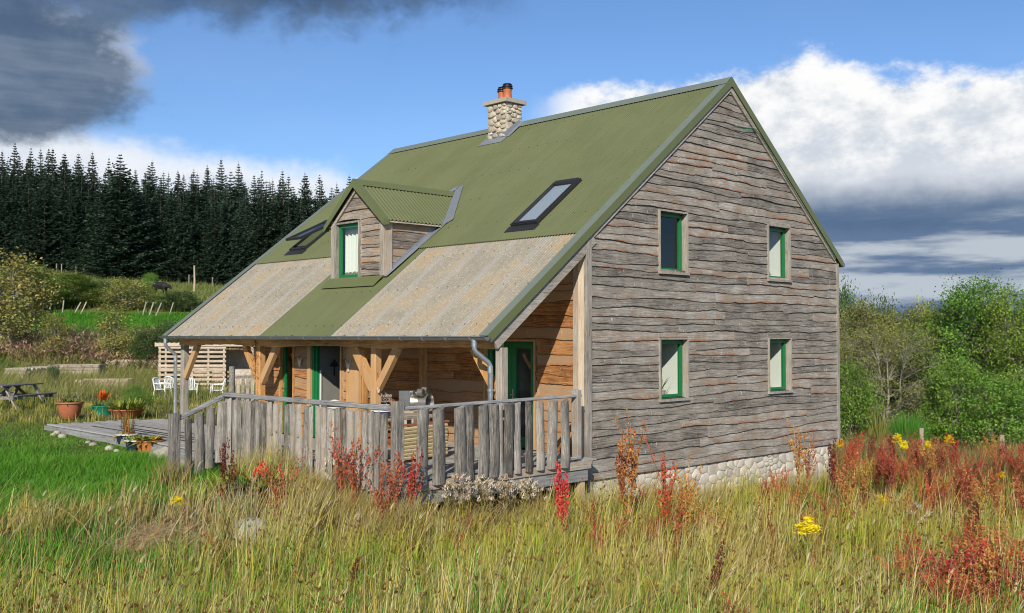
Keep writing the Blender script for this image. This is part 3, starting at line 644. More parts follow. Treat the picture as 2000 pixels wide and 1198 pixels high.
# ridge cap, verge flashing
rc = MB(); w = 0.22
for sg in (-1, 1):
    rc.add([(GW/2, -0.09, RZ+0.055), (GW/2+sg*w, -0.09, RZ-K*w+0.045), (GW/2+sg*w, GL+0.08, RZ-K*w+0.045), (GW/2, GL+0.08, RZ+0.055)], [(0, 1, 2, 3)])
rc.build('ridge_cap', M['ridge'], house)
def verge(y, sgn, t0, t1, nm, top, side, th=0.115):
    v = MB(); slope_bar(v, t0, t1, min(y, y-sgn*0.20), max(y, y-sgn*0.20), 0.016, 0.024); v.build(nm, top, house)
    v = MB(); slope_bar(v, t0, t1, min(y, y+sgn*0.012), max(y, y+sgn*0.012), -th, 0.026); v.build(nm, side, house)
verge(-0.085, -1, TE-0.02, GW/2, 'verge_flashing', M['ridge'], M['verge']); verge(-0.085, -1, GW/2+0.001, GW+0.22, 'verge_flashing', M['ridge'], M['verge'])
verge(GL+0.07, 1, TE-0.02, GW/2, 'verge_flashing', M['ridge'], M['ridge'])
MB().add([(GW/2-0.13, -0.0985, RZ-0.12), (GW/2, -0.0985, RZ-0.17), (GW/2+0.13, -0.0985, RZ-0.12), (GW/2, -0.0985, RZ+0.05), (GW/2-0.13, -0.05, RZ-0.12), (GW/2, -0.05, RZ-0.17), (GW/2+0.13, -0.05, RZ-0.12), (GW/2, -0.05, RZ+0.05)], [(0, 1, 2, 3), (7, 6, 5, 4), (0, 3, 7, 4), (2, 6, 7, 3), (0, 4, 5, 1), (1, 5, 6, 2)]).build('verge_cap', M['verge'], house)
# gutters and downpipes
def gutter(tc_, zc, s0, s1, mat):
    n = 9; vs = []; R_ = 0.062
    for s in (s0, s1):
        for rr in (R_, R_-0.004):
            vs += [(tc_+rr*math.cos(math.pi+math.pi*i/(n-1)), s, zc+rr*math.sin(math.pi+math.pi*i/(n-1))) for i in range(n)]
    fs = [(i, i+1, 2*n+i+1, 2*n+i) for i in range(n-1)]+[(n+i+1, n+i, 3*n+i, 3*n+i+1) for i in range(n-1)]+[(0, n, 3*n, 2*n), (n-1, 3*n-1, 4*n-1, 2*n-1)]
    for b in (0, 2*n): fs += [tuple(b+i for i in range(n)), ] 
    g = MB().add(vs, fs); g.tube([(tc_-R_-0.004, s0, zc+0.002), (tc_-R_-0.004, s1, zc+0.002)], 0.008, 6)
    return g.build('gutter', mat, house, smooth='auto')
GT, GZ = TE-0.055, HC-0.028
gu = gutter(GT, GZ, -0.12, GL+0.10, M['gutter'])
for s in np.arange(0.25, GL, 0.62):
    b = MB(); pts = [(GT+0.069*math.cos(math.pi+math.pi*i/8), s, GZ+0.069*math.sin(math.pi+math.pi*i/8)) for i in range(9)]
    for a, c_ in zip(pts[:-1], pts[1:]): b.bar(a, c_, 0.04, 0.004, (Vector((GT, s, GZ))-Vector(a)))
    b.bar((GT-0.06, s, GZ+0.01), (GT+0.09, s+0.02, GZ+0.035), 0.025, 0.004); b.build('bracket', M['galv'], gu)
def downpipe(s, zb, sd):
    p = [(GT, s, GZ-0.05), (GT, s, GZ-0.19), (GT+0.02, s-0.01*sd, GZ-0.24), (GT+0.22, s-0.10*sd, GZ-0.42), (GT+0.25, s-0.115*sd, GZ-0.48), (GT+0.25, s-0.115*sd, zb)]
    m = MB().tube(p, 0.042, 14).tube([(GT, s, GZ-0.16), (GT, s, GZ-0.04)], 0.05, 14).tube([p[4], (p[4][0], p[4][1], p[4][2]-0.12)], 0.047, 14)
    for z in (GZ-0.9, GZ-1.6): m.tube([(p[5][0], p[5][1], z), (p[5][0], p[5][1], z+0.035)], 0.049, 14); m.box(p[5][0]+0.03, p[5][0]+0.1, p[5][1]-0.015, p[5][1]+0.015, z, z+0.03)
    return m.build('downpipe', M['galv'], house, smooth='auto')
downpipe(0.20, -0.02, 1); downpipe(GL-0.15, 0.02, 0.2)
g2 = MB().tube([(GW+0.26, -0.09, ZR(GW+.25)-0.03), (GW+0.26, 8, ZR(GW+.25)-0.03)], 0.055, 10); g2.build('gutter', M['gutter'], house)

# --- chimney
CT0, CT1, CS0, CS1 = 4.02, 4.56, 6.30, 6.98; CZ0, CZ1 = ZR(CT0)-0.15, 8.10
ch = MB().box(CT0, CT1, CS0, CS1, CZ0, CZ1).build('chimney', M['mortar'], house); ch['label'] = 'squat rubble stone chimney with two terracotta pots'
lay_stones(ch, M['stone'], (CT0, CS0, CZ0+0.14), Y, -X, CS1-CS0, CZ1-CZ0-0.15, 22, 5, 0.014, 0.05)
lay_stones(ch, M['stone'], (CT0, CS0, CZ0+0.30), X, -Y, CT1-CT0, CZ1-CZ0-0.31, 17, 6, 0.014, 0.045)
MB().box(CT0-0.10, CT1+0.10, CS0-0.10, CS1+0.10, CZ1, CZ1+0.10).build('cap', M['concrete'], ch)
for s_, t_, h_, r_ in ((6.53, 4.28, 0.30, 0.115), (6.80, 4.34, 0.27, 0.10)):
    p = MB().lathe([(r_*1.12, 0), (r_*1.05, 0.03), (r_*0.92, h_*0.8), (r_*0.98, h_*0.86), (r_*0.98, h_)], (t_, s_, CZ1+0.10), 18).build('chimney_pot', M['terracotta_b'], ch, smooth='auto')
    MB().lathe([(r_*0.95, 0), (r_*1.25, 0.012), (r_*1.25, 0.03), (r_*0.9, 0.035), (r_*0.9, 0.06), (r_*1.2, 0.065), (r_*1.2, 0.085), (r_*0.8, 0.09), (r_*0.8, 0.115), (r_*1.05, 0.12), (r_*0.9, 0.14)], (t_, s_, CZ1+0.101+h_), 18).build('cowl', M['black'], ch, smooth='auto')
def on_roof(t, s, n): return Vector((t-SA*n, s, ZR(t)+CA*n))
fl = MB()
fl.add([on_roof(CT0-0.26, CS0-0.10, 0.022), on_roof(CT0-0.26, CS1+0.10, 0.022), on_roof(CT0+0.02, CS1+0.10, 0.022), on_roof(CT0+0.02, CS0-0.10, 0.022)], [(0, 1, 2, 3)])
fl.add([on_roof(CT0-0.05, CS0-0.17, 0.024), on_roof(CT0-0.05, CS0+0.01, 0.03), on_roof(GW/2, CS0+0.01, 0.05), on_roof(GW/2, CS0-0.17, 0.05)], [(0, 1, 2, 3)])
fl.add([(CT0-0.012, CS0-0.05, ZR(CT0)-0.05), (CT0-0.055, CS0-0.05, ZR(CT0)+0.12), (CT0-0.055, CS1+0.02, ZR(CT0)+0.12), (CT0-0.012, CS1+0.02, ZR(CT0)-0.05)], [(0, 1, 2, 3)])
fl.add([(CT0-0.05, CS0-0.055, ZR(CT0)), (GW/2, CS0-0.055, RZ+0.03), (GW/2, CS0-0.055, RZ+0.17), (CT0-0.05, CS0-0.055, ZR(CT0)+0.14)], [(0, 1, 2, 3)])
fl.build('flashing', M['lead'], ch)

# --- dormer
DT, DS0, DS1 = -0.90, 4.84, 6.72; DM = (DS0+DS1)/2; DRZ = HC+3.33; DK = 0.86; DO = 0.14
dz_e = DRZ-DK*((DS1-DS0)/2)-0.06
dorm = MB()
dorm = backing(house, 'dormer', (DT+0.012, 0, 0), Y, X, 0.05, DS0, DS1, ZR(DT)-0.05, lambda s: DRZ-DK*abs(s-DM)-0.10, [(on_t(706, 480, DT).y, on_t(656, 480, DT).y, on_t(680, 547, DT).z, on_t(680, 434, DT).z)], M['shadow_gap'], DM)
dorm['label'] = 'small pitched dormer with a tall green framed window'
dw = (on_t(706, 480, DT).y, on_t(656, 480, DT).y, on_t(680, 547, DT).z, on_t(680, 434, DT).z)
wall_boards(dorm, (DT, 0, 0), Y, -X, DS0+0.10, DS1-0.10, ZR(DT)+0.02, lambda s: DRZ-DK*abs(s-DM)-0.13, [dw], M['dormer_board'], 31, ch=0.15, amp=0.028, lmin=3, lmax=4, step=0.045)
# cheek boards on both sides follow the roof slope
for sd, sp in ((-1, DS0), (1, DS1)):
    r = random.Random(33+sd); z = ZR(DT)+0.0
    ck = MB(); te_ = (dz_e-RZ)/K+GW/2; ck.add([(DT+0.02, sp-sd*0.012, ZR(DT)-0.05), (te_, sp-sd*0.012, dz_e-0.02), (DT+0.02, sp-sd*0.012, dz_e)], [(0, 1, 2)]); ck.build('cheek', M['shadow_gap'], dorm)
    while z < dz_e-0.02:
        h = r.uniform(0.13, 0.2); f = waves(r, 0.018); n = 26; vs = []; at = []; zt = min(z+h+0.05, dz_e)
        for i in range(n+1):
            t = DT+0.12+(1.35-DT)*i/n; lo = max(z+f(t)*0.8, ZR(t)+0.03); hi = max(zt, lo+0.0005)
            for zz, o_, e in ((lo, 0.0, 1), (lo, 0.026, 1), (min(lo+0.012, hi), 0.03, 0.7), (min(lo+0.06, hi), 0.025, 0.1), (hi, 0.006, 0)): vs.append((t, sp+sd*o_, zz)); at.append(e)
            if lo > zt: n = i; break
        fs = [(i*5+j, (i+1)*5+j, (i+1)*5+j+1, i*5+j+1) for i in range(len(vs)//5-1) for j in range(4)]
        if fs: MB().add(vs, fs, at).build('board', M['dormer_board'], dorm, attr='edge')
        z += h
for s_, a_ in ((DS0+0.045, 0), (DS1-0.045, 0)):
    MB().box(DT-0.065, DT-0.002, s_-0.055, s_+0.055, ZR(DT)-0.06, dz_e+0.06).build('corner_board', M['trim'], dorm)
MB().box(DT-0.06, DT+0.15, DS0-0.055, DS0-0.012, ZR(DT)+0.0, dz_e).build('corner_board', M['trim'], dorm)
for sd in (-1, 1):
    a = Vector((DT-0.045, DM+sd*0.005, DRZ-0.16)); b = Vector((DT-0.045, DM+sd*(DS1-DS0)/2, DRZ-0.16-DK*(DS1-DS0)/2)); MB().bar(a, b, 0.05, 0.08, (0, 0, 1)).build('barge_board', M['trim_h'], dorm)
# dormer window
a, b, c, d = dw; wf = MB()
wf.box(DT-0.06, DT+0.10, a, a+0.05, c, d); wf.box(DT-0.06, DT+0.10, b-0.09, b, c, d); wf.box(DT-0.06, DT+0.10, a+0.051, b-0.091, d-0.04, d); wf.box(DT-0.09, DT+0.10, a-0.02, b+0.02, c-0.045, c-0.001); wf.build('window_surround', M['trim'], dorm)
a += 0.055; b -= 0.095; d -= 0.045; gf = MB(); g = 0.075
gf.box(DT+0.02, DT+0.08, a, a+0.03, c, d); gf.box(DT+0.02, DT+0.08, b-g, b, c, d); gf.box(DT+0.02, DT+0.08, a+0.031, b-g-0.001, d-g, d); gf.box(DT+0.02, DT+0.08, a+0.031, b-g-0.001, c, c+0.11); gf.box(DT+0.0, DT+0.019, a, b, c, c+0.05); gf.build('window_frame', M['green'], dorm)
MB().add([(DT+0.047, a, c+0.1), (DT+0.047, b-g, c+0.1), (DT+0.047, b-g, d-g), (DT+0.047, a, d-g)], [(0, 1, 2, 3)]).build('pane', M['glass'], dorm)
cu = MB(); r = random.Random(2); n = 24
for i in range(n):
    s0_ = a-0.1+(b-a+0.2)*i/n; s1_ = a-0.1+(b-a+0.2)*(i+1)/n; o0 = 0.22+0.03*math.sin(i*1.9); o1 = 0.22+0.03*math.sin((i+1)*1.9)
    cu.add([(DT+o0, s0_, c-0.1), (DT+o1, s1_, c-0.1), (DT+o1, s1_, d+0.1), (DT+o0, s0_, d+0.1)], [(0, 1, 2, 3)])
cu.build('curtain', M['curtain'], dorm)
# dormer roof: two corrugated slopes, ridge and verge trims
def dorm_slope(sd):
    n = int((1.92+DO+0.95)/0.1)*8; vs = []; wd = (DS1-DS0)/2+0.14; Kn = 1/math.sqrt(1+DK*DK)
    t0 = DT-DO
    for i in range(n+1):
        t = t0+i*0.1/8; am = 0.017*math.sin(6.28318*i/8)
        # sheet stops where it meets the main roof
        smax = wd; zroof = ZR(t)
        lim = (DRZ-zroof)/DK if DRZ > zroof else 0.0
        w_ = max(0.0, min(wd, lim))
        for k in (0, 1): vs.append((t, DM+sd*(w_*k), DRZ-DK*w_*k+am))
        if w_ <= 0: break
    m = len(vs)//2; return MB().add(vs, [(2*i, 2*i+1, 2*i+3, 2*i+2) for i in range(m-1)]).build('roof_sheet', M['roof'], dorm, smooth=True)
for sd in (-1, 1):
    dorm_slope(sd); wd = (DS1-DS0)/2+0.16
    v = MB(); t0 = DT-DO
    v.add([(t0-0.02, DM, DRZ+0.03), (t0+0.13, DM, DRZ+0.03), (t0+0.13, DM+sd*wd, DRZ-DK*wd+0.03), (t0-0.02, DM+sd*wd, DRZ-DK*wd+0.03)], [(0, 1, 2, 3)])
    v.add([(t0-0.021, DM, DRZ+0.03), (t0-0.021, DM, DRZ-0.15), (t0-0.021, DM+sd*wd, DRZ-DK*wd-0.10), (t0-0.021, DM+sd*wd, DRZ-DK*wd+0.03)], [(0, 1, 2, 3)])
    v.add([(t0-0.02, DM+sd*wd, DRZ-DK*wd+0.03), (t0+0.13, DM+sd*wd, DRZ-DK*wd+0.03), (t0+0.13, DM+sd*wd, DRZ-DK*wd-0.07), (t0-0.02, DM+sd*wd, DRZ-DK*wd-0.10)], [(0, 1, 2, 3)])
    v.build('verge_flashing', M['verge'], dorm)
    MB().add([(DT-DO-0.02, DM, DRZ+0.04), (1.98, DM, DRZ+0.04), (1.80, DM+sd*0.16, DRZ-DK*0.16+0.03), (DT-DO-0.02, DM+sd*0.16, DRZ-DK*0.16+0.03)], [(0, 1, 2, 3)]).build('ridge_cap', M['verge'], dorm)
    # soffit board under the sheet, lead valley where the slope meets the roof, lead apron along the cheek
    MB().add([(DT, DM, DRZ-0.03), (1.85, DM, DRZ-0.03), (0.55, DM+sd*wd, DRZ-DK*wd-0.03), (DT, DM+sd*wd, DRZ-DK*wd-0.03)], [(0, 1, 2, 3)]).build('soffit', M['old_wood'], dorm)
    ts = (DRZ-DK*wd-RZ)/K+GW/2
    va = MB().add([on_roof(1.95, DM-sd*0.05, 0.03), on_roof(2.02, DM+sd*0.12, 0.03), on_roof(ts+0.16, DM+sd*(wd+0.14), 0.03), on_roof(ts-0.02, DM+sd*(wd-0.02), 0.03)], [(0, 1, 2, 3)])
    sp = DM+sd*(DS1-DS0)/2
    va.add([on_roof(DT-0.05, sp+sd*0.03, 0.03), on_roof(DT-0.05, sp+sd*0.14, 0.024), on_roof(ts+0.1, sp+sd*0.20, 0.024), on_roof(ts+0.1, sp+sd*0.03, 0.03)], [(0, 1, 2, 3)])
    va.add([(DT, sp+sd*0.032, ZR(DT)+0.02), (ts+0.1, sp+sd*0.032, ZR(ts+0.1)+0.02), (ts+0.1, sp+sd*0.028, ZR(ts+0.1)+0.11), (DT, sp+sd*0.028, ZR(DT)+0.11)], [(0, 1, 2, 3)])
    va.build('lead_valley', M['lead'], dorm)
ap = MB().add([(DT-0.07, DS0-0.05, ZR(DT)+0.01), (DT-0.07, DS1+0.05, ZR(DT)+0.01), on_roof(DT-0.30, DS1+0.02, 0.02), on_roof(DT-0.30, DS0-0.02, 0.02)], [(0, 1, 2, 3)]); ap.build('apron', M['verge'], dorm)

# --- skylights
def skylight(s0, s1, t0, t1, lab, tilt=0.0):
    """frame on the front slope between t0 (low) and t1 (high); tilt opens the sash about its top edge"""
    o = MB(); h = 0.075
    def bx(m, ta, tb, sa, sb, n0, n1):
        vs = [on_roof(t, s, n) for n in (n0, n1) for t, s in ((ta, sa), (tb, sa), (tb, sb), (ta, sb))]
        m.add(vs, [(0,3,2,1),(4,5,6,7),(0,1,5,4),(1,2,6,5),(2,3,7,6),(3,0,4,7)])
    e = 0.055
    bx(o, t0, t1, s0, s0+e, 0.0, h); bx(o, t0, t1, s1-e, s1, 0.0, h); bx(o, t0, t0+e, s0+e, s1-e, 0, h*0.9); bx(o, t1-e*1.3, t1, s0+e, s1-e, 0, h*1.25)
    w = o.build('skylight', M['black'], house); w['label'] = lab
    a = MB(); a.add([on_roof(t0, s0-0.05, 0.03), on_roof(t0, s1+0.05, 0.03), on_roof(t0-0.15, s1+0.05, 0.022), on_roof(t0-0.15, s0-0.05, 0.022)], [(0, 1, 2, 3)]); a.build('apron', M['black'], w)
    top = on_roof(t1-e, s0, h*0.6); L_ = (t1-t0-1.3*e)/CA
    dn = Vector((-CA*math.cos(tilt)-SA*math.sin(tilt), 0, -SA*math.cos(tilt)+CA*math.sin(tilt))); nr = Vector((-dn.z*-1, 0, 0)); nr = Vector((dn.z, 0, -dn.x))
    if nr.z < 0: nr = -nr
    def sp(l, s, n): p = top+dn*l+nr*n; return (p.x, s, p.z)
    def bx2(m, la, lb, sa, sb, n0, n1):
        vs = [sp(l, s, n) for n in (n0, n1) for l, s in ((la, sa), (lb, sa), (lb, sb), (la, sb))]
        m.add(vs, [(0,3,2,1),(4,5,6,7),(0,1,5,4),(1,2,6,5),(2,3,7,6),(3,0,4,7)])
    f = MB(); a0, a1 = s0+0.035, s1-0.035
    bx2(f, 0, L_, a0, a0+0.045, -0.02, 0.045); bx2(f, 0, L_, a1-0.045, a1, -0.02, 0.045); bx2(f, 0, 0.06, a0+.06, a1-.06, -0.02, 0.045); bx2(f, L_-0.06, L_, a0+.06, a1-.06, -0.02, 0.045); f.build('sash', M['black'], w)
    g = MB().add([sp(0.06, a0+.06, 0.018), sp(L_-0.06, a0+.06, 0.018), sp(L_-0.06, a1-.06, 0.018), sp(0.06, a1-.06, 0.018)], [(0, 1, 2, 3)]); g.build('pane', M['roofglass'], w)
    bl = MB(); bx(bl, t0+e, t1-e, s0+e, s1-e, -0.02 if tilt else 0.026, -0.015 if tilt else 0.031); bl.build('blind', M['white'], w)
    return w
def roof_px(px, py):
    r = ray(px, py); A = RZ-K*GW/2   # z = A + K t on the front slope
    k = (A+K*CT-HC)/(r.z-K*r.x); return CAM+r*k
q = [roof_px(*p) for p in ((1003, 443), (1055, 441), (1133, 356), (1085, 360))]
skylight((q[1].y+q[2].y)/2+0.02, (q[0].y+q[3].y)/2, (q[0].x+q[1].x)/2, (q[2].x+q[3].x)/2, 'closed skylight near the gable')
qa = roof_px(568, 492); qb = roof_px(640, 448)
skylight(qa.y-0.72, qa.y+0.02, qa.x, qa.x+1.05, 'skylight propped open beyond the dormer', 0.22)
# ================================================================== VERANDA DECK, RAILINGS
deck = thing('veranda_deck', 'grey timber deck running along the veranda side of the house', 'deck', (0, 0, 0))
DE0, DE1, DL0, DL1 = -4.56, -0.09, -0.34, 13.6
bw = 0.147; nb = int((DE1-DE0)/bw); bd = {}
def deck_board(L):
    L = round(L, 2)
    if L not in bd: bd[L] = MB().bar((0, 0, -0.016), (0, L, -0.016), bw-0.007, 0.03, (0, 0, 1), 0.004).mesh('deck_board', M['deck'])
    return bd[L]
r = random.Random(3)
for i in range(nb):
    x = DE0+bw*(i+0.5); joints = [DL0]+[5.0+(i % 3)*0.7, 9.2+(i % 2)*0.9]+[DL1-0.25*(i % 2) if x < -2.4 else (GL+0.3 if x > -1.6 else 13.2)]
    if x > PB_T-0.1: joints = [DL0, PB_S0-0.07] if x < -0.1 else [DL0, PB_S0-0.1]
    for a, b in zip(joints[:-1], joints[1:]): put('deck_board', deck_board(b-a-0.01), deck, (x, a, 0))
for px, py, px2, py2 in ((178, 832.5, 345, 858.5), (240, 828.5, 345, 843), (232, 833.5, 345, 849.5), (236, 836.5, 345, 854)):  # thin dark strips laid lengthwise on the deck boards
    a = on_z(px, py, 0.0); b = on_z(px2, py2, 0.0); xm = (a.x+b.x)/2
    MB().box(xm-0.028, xm+0.028, b.y-1.0, a.y, 0.001, 0.006).build('dark_strip', M['iron'], deck)
MB().box(DE0-0.06, DE0-0.005, DL0, 5.0, -0.26, -0.035).build('fascia', M['silver_h'], deck)
MB().box(DE0-0.06, DE0-0.005, 5.02, DL1, -0.24, -0.035).build('fascia', M['silver_h'], deck)
MB().box(DE0-0.06, -0.36, DL0-0.06, DL0-0.005, -0.15, -0.015).build('fascia', M['old_wood'], deck)
MB().box(DE0-0.02, -0.42, DL0-0.03, DL0+0.03, -0.36, -0.155).build('fascia', M['silver_h'], deck)
for t, s in ((-0.52, DL0+0.06), (-2.3, DL0+0.1), (-4.45, DL0+0.1), (-4.45, 2.2), (-4.45, 5.4), (-2.3, 3), (-2.3, 7), (-4.4, 9), (-2.3, 11), (-4.4, 12.5)):
    MB().box(t-0.06, t+0.06, s-0.06, s+0.06, float(gz(t, s))-0.2, -0.035).build('support_post', M['pale_post'], deck)
for x in (-4.3, -3.2, -2.2, -1.2): MB().box(x-0.04, x+0.04, DL0+0.2, 12.8 if x < -2 else 4.5, -0.25, -0.04).build('joist', M['old_wood'], deck)
# half-round palings with bark-edge wobble
def paling(seed, w, L):
    r = random.Random(seed); rows = 7; n = 9; vs = []; f1 = waves(r, 0.012); f2 = waves(r, 0.010); tw = r.uniform(-0.02, 0.02); cut = r.uniform(-0.03, 0.03)
    for j in range(rows):
        k = j/(rows-1); z = L*k; ww = w*(1+r.uniform(-0.06, 0.06))*(1.06-0.12*k); off = f1(z)*1.2+tw*(k-0.5)
        for i in range(n):
            a = math.pi*i/(n-1); zz = z
            if j == rows-1: zz = z+cut*math.cos(a)-0.03*(math.sin(a) if i else 0)*0.8
            vs.append((off-math.cos(a)*ww/2, -math.sin(a)*ww*0.36+f2(z)*0.4, zz))
    fs = [(j*n+i, j*n+(i+1) % n, (j+1)*n+(i+1) % n, (j+1)*n+i) for j in range(rows-1) for i in range(n)]+[tuple(range(n)), tuple((rows-1)*n+i for i in range(n-1, -1, -1))]
    return MB().add(vs, fs).mesh('paling', M['silver'], smooth='auto')
PAL = {w: [paling(int(w*1000)+k, w, 1.18) for k in range(5)] for w in (0.10, 0.125, 0.15, 0.175, 0.20)}
RT = 1.10
rail_f = thing('front_railing', 'long grey railing of close-set palings facing the lawn', 'railing', (-4.66, 4.6, 0), 0, 'veranda railings')
ra, rb = Vector((-4.66, -0.24, RT)), Vector((-4.66, 4.62, RT))
def rel(o, mb): 
    l = o.location; mb.v = [(x-l.x, y-l.y, z-l.z) for x, y, z in mb.v]; return mb
rel(rail_f, MB().bar(ra, rb, 0.105, 0.075, (0, 0, 1), 0.012)).build('top_rail', M['silver_h'], rail_f)
rel(rail_f, MB().bar((-4.60, 0.0, 0.10), (-4.60, 4.6, 0.10), 0.045, 0.09, (0, 0, 1))).build('bottom_rail', M['silver_h'], rail_f)
r = random.Random(12); s = 4.50; kk = 0
while s > -0.16:
    w = r.choice((0.125, 0.15, 0.15, 0.175)); L = 1.18; s -= w/2
    put('paling', r.choice(PAL[w]), rail_f, (-4.655+4.66, s-4.6, RT-0.055-L+r.uniform(-0.025, 0.0)), (0, r.uniform(-0.02, 0.02), -math.pi/2+r.uniform(-0.45, 0.45)), (r.uniform(0.85, 1.05), 1.15, 1)); s -= w/2+r.choice((0.0, 0.012, 0.025, 0.04, 0.06)); kk += 1
for s_ in (-0.335, 4.58):
    rel(rail_f, MB().bar((-4.57, s_, -0.45), (-4.57, s_, RT+(0.10 if s_ < 1 else -0.04)), 0.15, 0.15, (1, 0, 0), 0.01)).build('newel_post', M['silver'], rail_f)
rail_s = thing('side_railing', 'open grey railing of spaced round palings beside the gable wall', 'railing', (-0.2, -0.3, 0), 0, 'veranda railings')
pa, pb = on_s(772, 800, -0.34), Vector((-0.12, -0.26, RT+0.035))
a = Vector((-4.62, -0.34, RT-0.01)); b = Vector((-0.52, -0.28, RT+0.015))
rel(rail_s, MB().bar(a, b, 0.10, 0.05, (0, 0, 1), 0.01)).build('top_rail', M['silver_h'], rail_s)
rel(rail_s, MB().bar((-4.5, -0.36, 0.03), (-0.62, -0.36, 0.05), 0.06, 0.05, (0, 0, 1), 0.008)).build('bottom_rail', M['silver_h'], rail_s)
for px, w in ((824, .20), (857, .20), (898, .175), (917, .15), (942, .175), (962, .175), (978, .10), (992, .15), (1011, .125), (1032, .15), (1055, .15), (1078, .175), (1102, .175)):
    t = on_s(px, 850, -0.41).x
    put('paling', r.choice(PAL[w]), rail_s, (t+0.2, -0.40+0.3, RT-0.05-1.10+r.uniform(-0.03, 0.0)), (0, r.uniform(-0.025, 0.025), r.uniform(-0.25, 0.25)), (1.22, 1.2, 0.97))
rel(rail_s, MB().bar((-0.60, -0.27, -0.15), (-0.60, -0.27, RT+0.12), 0.15, 0.12, (1, 0, 0), 0.012)).build('newel_post', M['silver'], rail_s)
rail_t = thing('stair_railing', 'short sloping grey railing down the steps to the lawn', 'railing', (-5.4, 4.6, -0.4), 0, 'veranda railings')
a, b = Vector((-4.62, 4.66, RT-0.02)), Vector((-5.55, 4.66, 0.70))
rel(rail_t, MB().bar(a, b, 0.10, 0.07, (0, 0, 1), 0.01)).build('top_rail', M['silver_h'], rail_t)
rel(rail_t, MB().bar((-4.7, 4.66, -0.05), (-5.5, 4.66, -0.30), 0.05, 0.10, (0, 0, 1))).build('bottom_rail', M['silver_h'], rail_t)
for k, w in ((0.12, .20), (0.36, .15), (0.60, .175), (0.82, .125)):
    p = a.lerp(b, k); put('paling', r.choice(PAL[w]), rail_t, (p.x+5.4, -0.02, p.z-1.14+0.4), (0, 0.01, 0), (1.1, 0.9, 0.92))
g_ = float(gz(-5.6, 4.66))
rel(rail_t, MB().bar((-5.6, 4.66, g_-0.2), (-5.6, 4.66, 0.80), 0.15, 0.17, (1, 0, 0), 0.012)).build('newel_post', M['silver'], rail_t)
steps = thing('veranda_steps', 'two low timber steps between deck and lawn', 'steps', (-4.95, 5.4, -0.3))
rel(steps, MB().box(-4.95, -4.63, 4.78, 6.1, -0.36, -0.14)).build('tread', M['deck'], steps); rel(steps, MB().box(-5.25, -4.955, 4.78, 6.1, -0.5, -0.27)).build('tread', M['deck'], steps)

# ================================================================== THINGS ON THE VERANDA
def box_thing(name, label, cat, parts, loc, rz=0):
    o = thing(name, label, cat, loc, rz)
    for nm, mat, mb in parts: mb.build(nm, M[mat] if isinstance(mat, str) else mat, o, smooth='auto' if nm in ('lens', 'bowl', 'drum') else False)
    return o
tb = MB(); leg = lambda x, y, h=0.70: MB().box(x-0.03, x+0.03, y-0.03, y+0.03, 0, h)
lp = (-2.75, 2.15, 0.0)
box_thing('garden_table', 'low wooden work table under the veranda roof behind the side railing', 'table', [('table_top', 'old_wood', MB().box(-0.85, 0.85, -0.4, 0.4, 0.701, 0.735))]+[('leg', 'old_wood', leg(x, y)) for x in (-0.78, 0.78) for y in (-0.33, 0.33)]+[('shelf', 'oak_h', MB().box(-0.74, 0.74, -0.29, 0.29, 0.25, 0.28))], lp, 0.15)
wick = []
for k in range(9): wick.append(('weave', 'chip', MB().tube([(-0.62, -0.11+0.005*(k % 2), 0.08+0.062*k), (0.0, -0.125-0.005*(k % 2), 0.082+0.062*k), (0.68, -0.11, 0.08+0.062*k)], 0.034, 6)))
wick += [('rail', 'terracotta', MB().bar((-0.66, -0.11, 0.64), (0.72, -0.11, 0.64), 0.06, 0.035))]+[('leg', 'oak_h', MB().bar((x_, -0.07, 0), (x_, -0.07, 0.63), 0.05, 0.05, (1, 0, 0))) for x_ in (-0.6, 0.66)]
box_thing('wicker_screen', 'straw coloured wicker screen with a brown top rail behind the side railing', 'screen', wick, (-2.65, 1.62, 0.0), 0.15)
tz = 0.736
box_thing('mixing_bowl', 'blue and white enamel bowl on the work table', 'bowl', [('bowl', 'blue', MB().lathe([(0.07, 0), (0.14, 0.05), (0.17, 0.12), (0.175, 0.125), (0.16, 0.12), (0.06, 0.02)])), ('rim', 'white', MB().lathe([(0.170, 0.122), (0.182, 0.126), (0.182, 0.136), (0.168, 0.134)]))], (-3.15, 1.95, tz))
box_thing('paint_tub', 'white plastic tub on the work table', 'tub', [('drum', 'plastic', MB().lathe([(0.10, 0), (0.12, 0.19), (0.128, 0.192), (0.128, 0.21), (0.02, 0.212)])), ('handle', 'steel', MB().tube([(0.125*math.cos(a), 0.02, 0.19+0.07*math.sin(a)) for a in np.linspace(0, 3.14, 9)], 0.004, 5))], (-2.9, 2.25, tz))
box_thing('red_crate', 'rusty orange crate under the work table', 'crate', [('base', 'terracotta', MB().box(-0.3, 0.3, -0.2, 0.2, 0, 0.02))]+[('slat', 'terracotta', MB().box(-0.3, 0.3, y-0.012, y+0.012, z, z+0.07)) for y in (-0.19, 0.19) for z in (0.03, 0.13)]+[('end_board', 'terracotta', MB().box(x-0.01, x+0.01, -0.175, 0.175, 0.021, 0.2)) for x in (-0.29, 0.29)], (-3.0, 2.1, 0.282), 0.15)
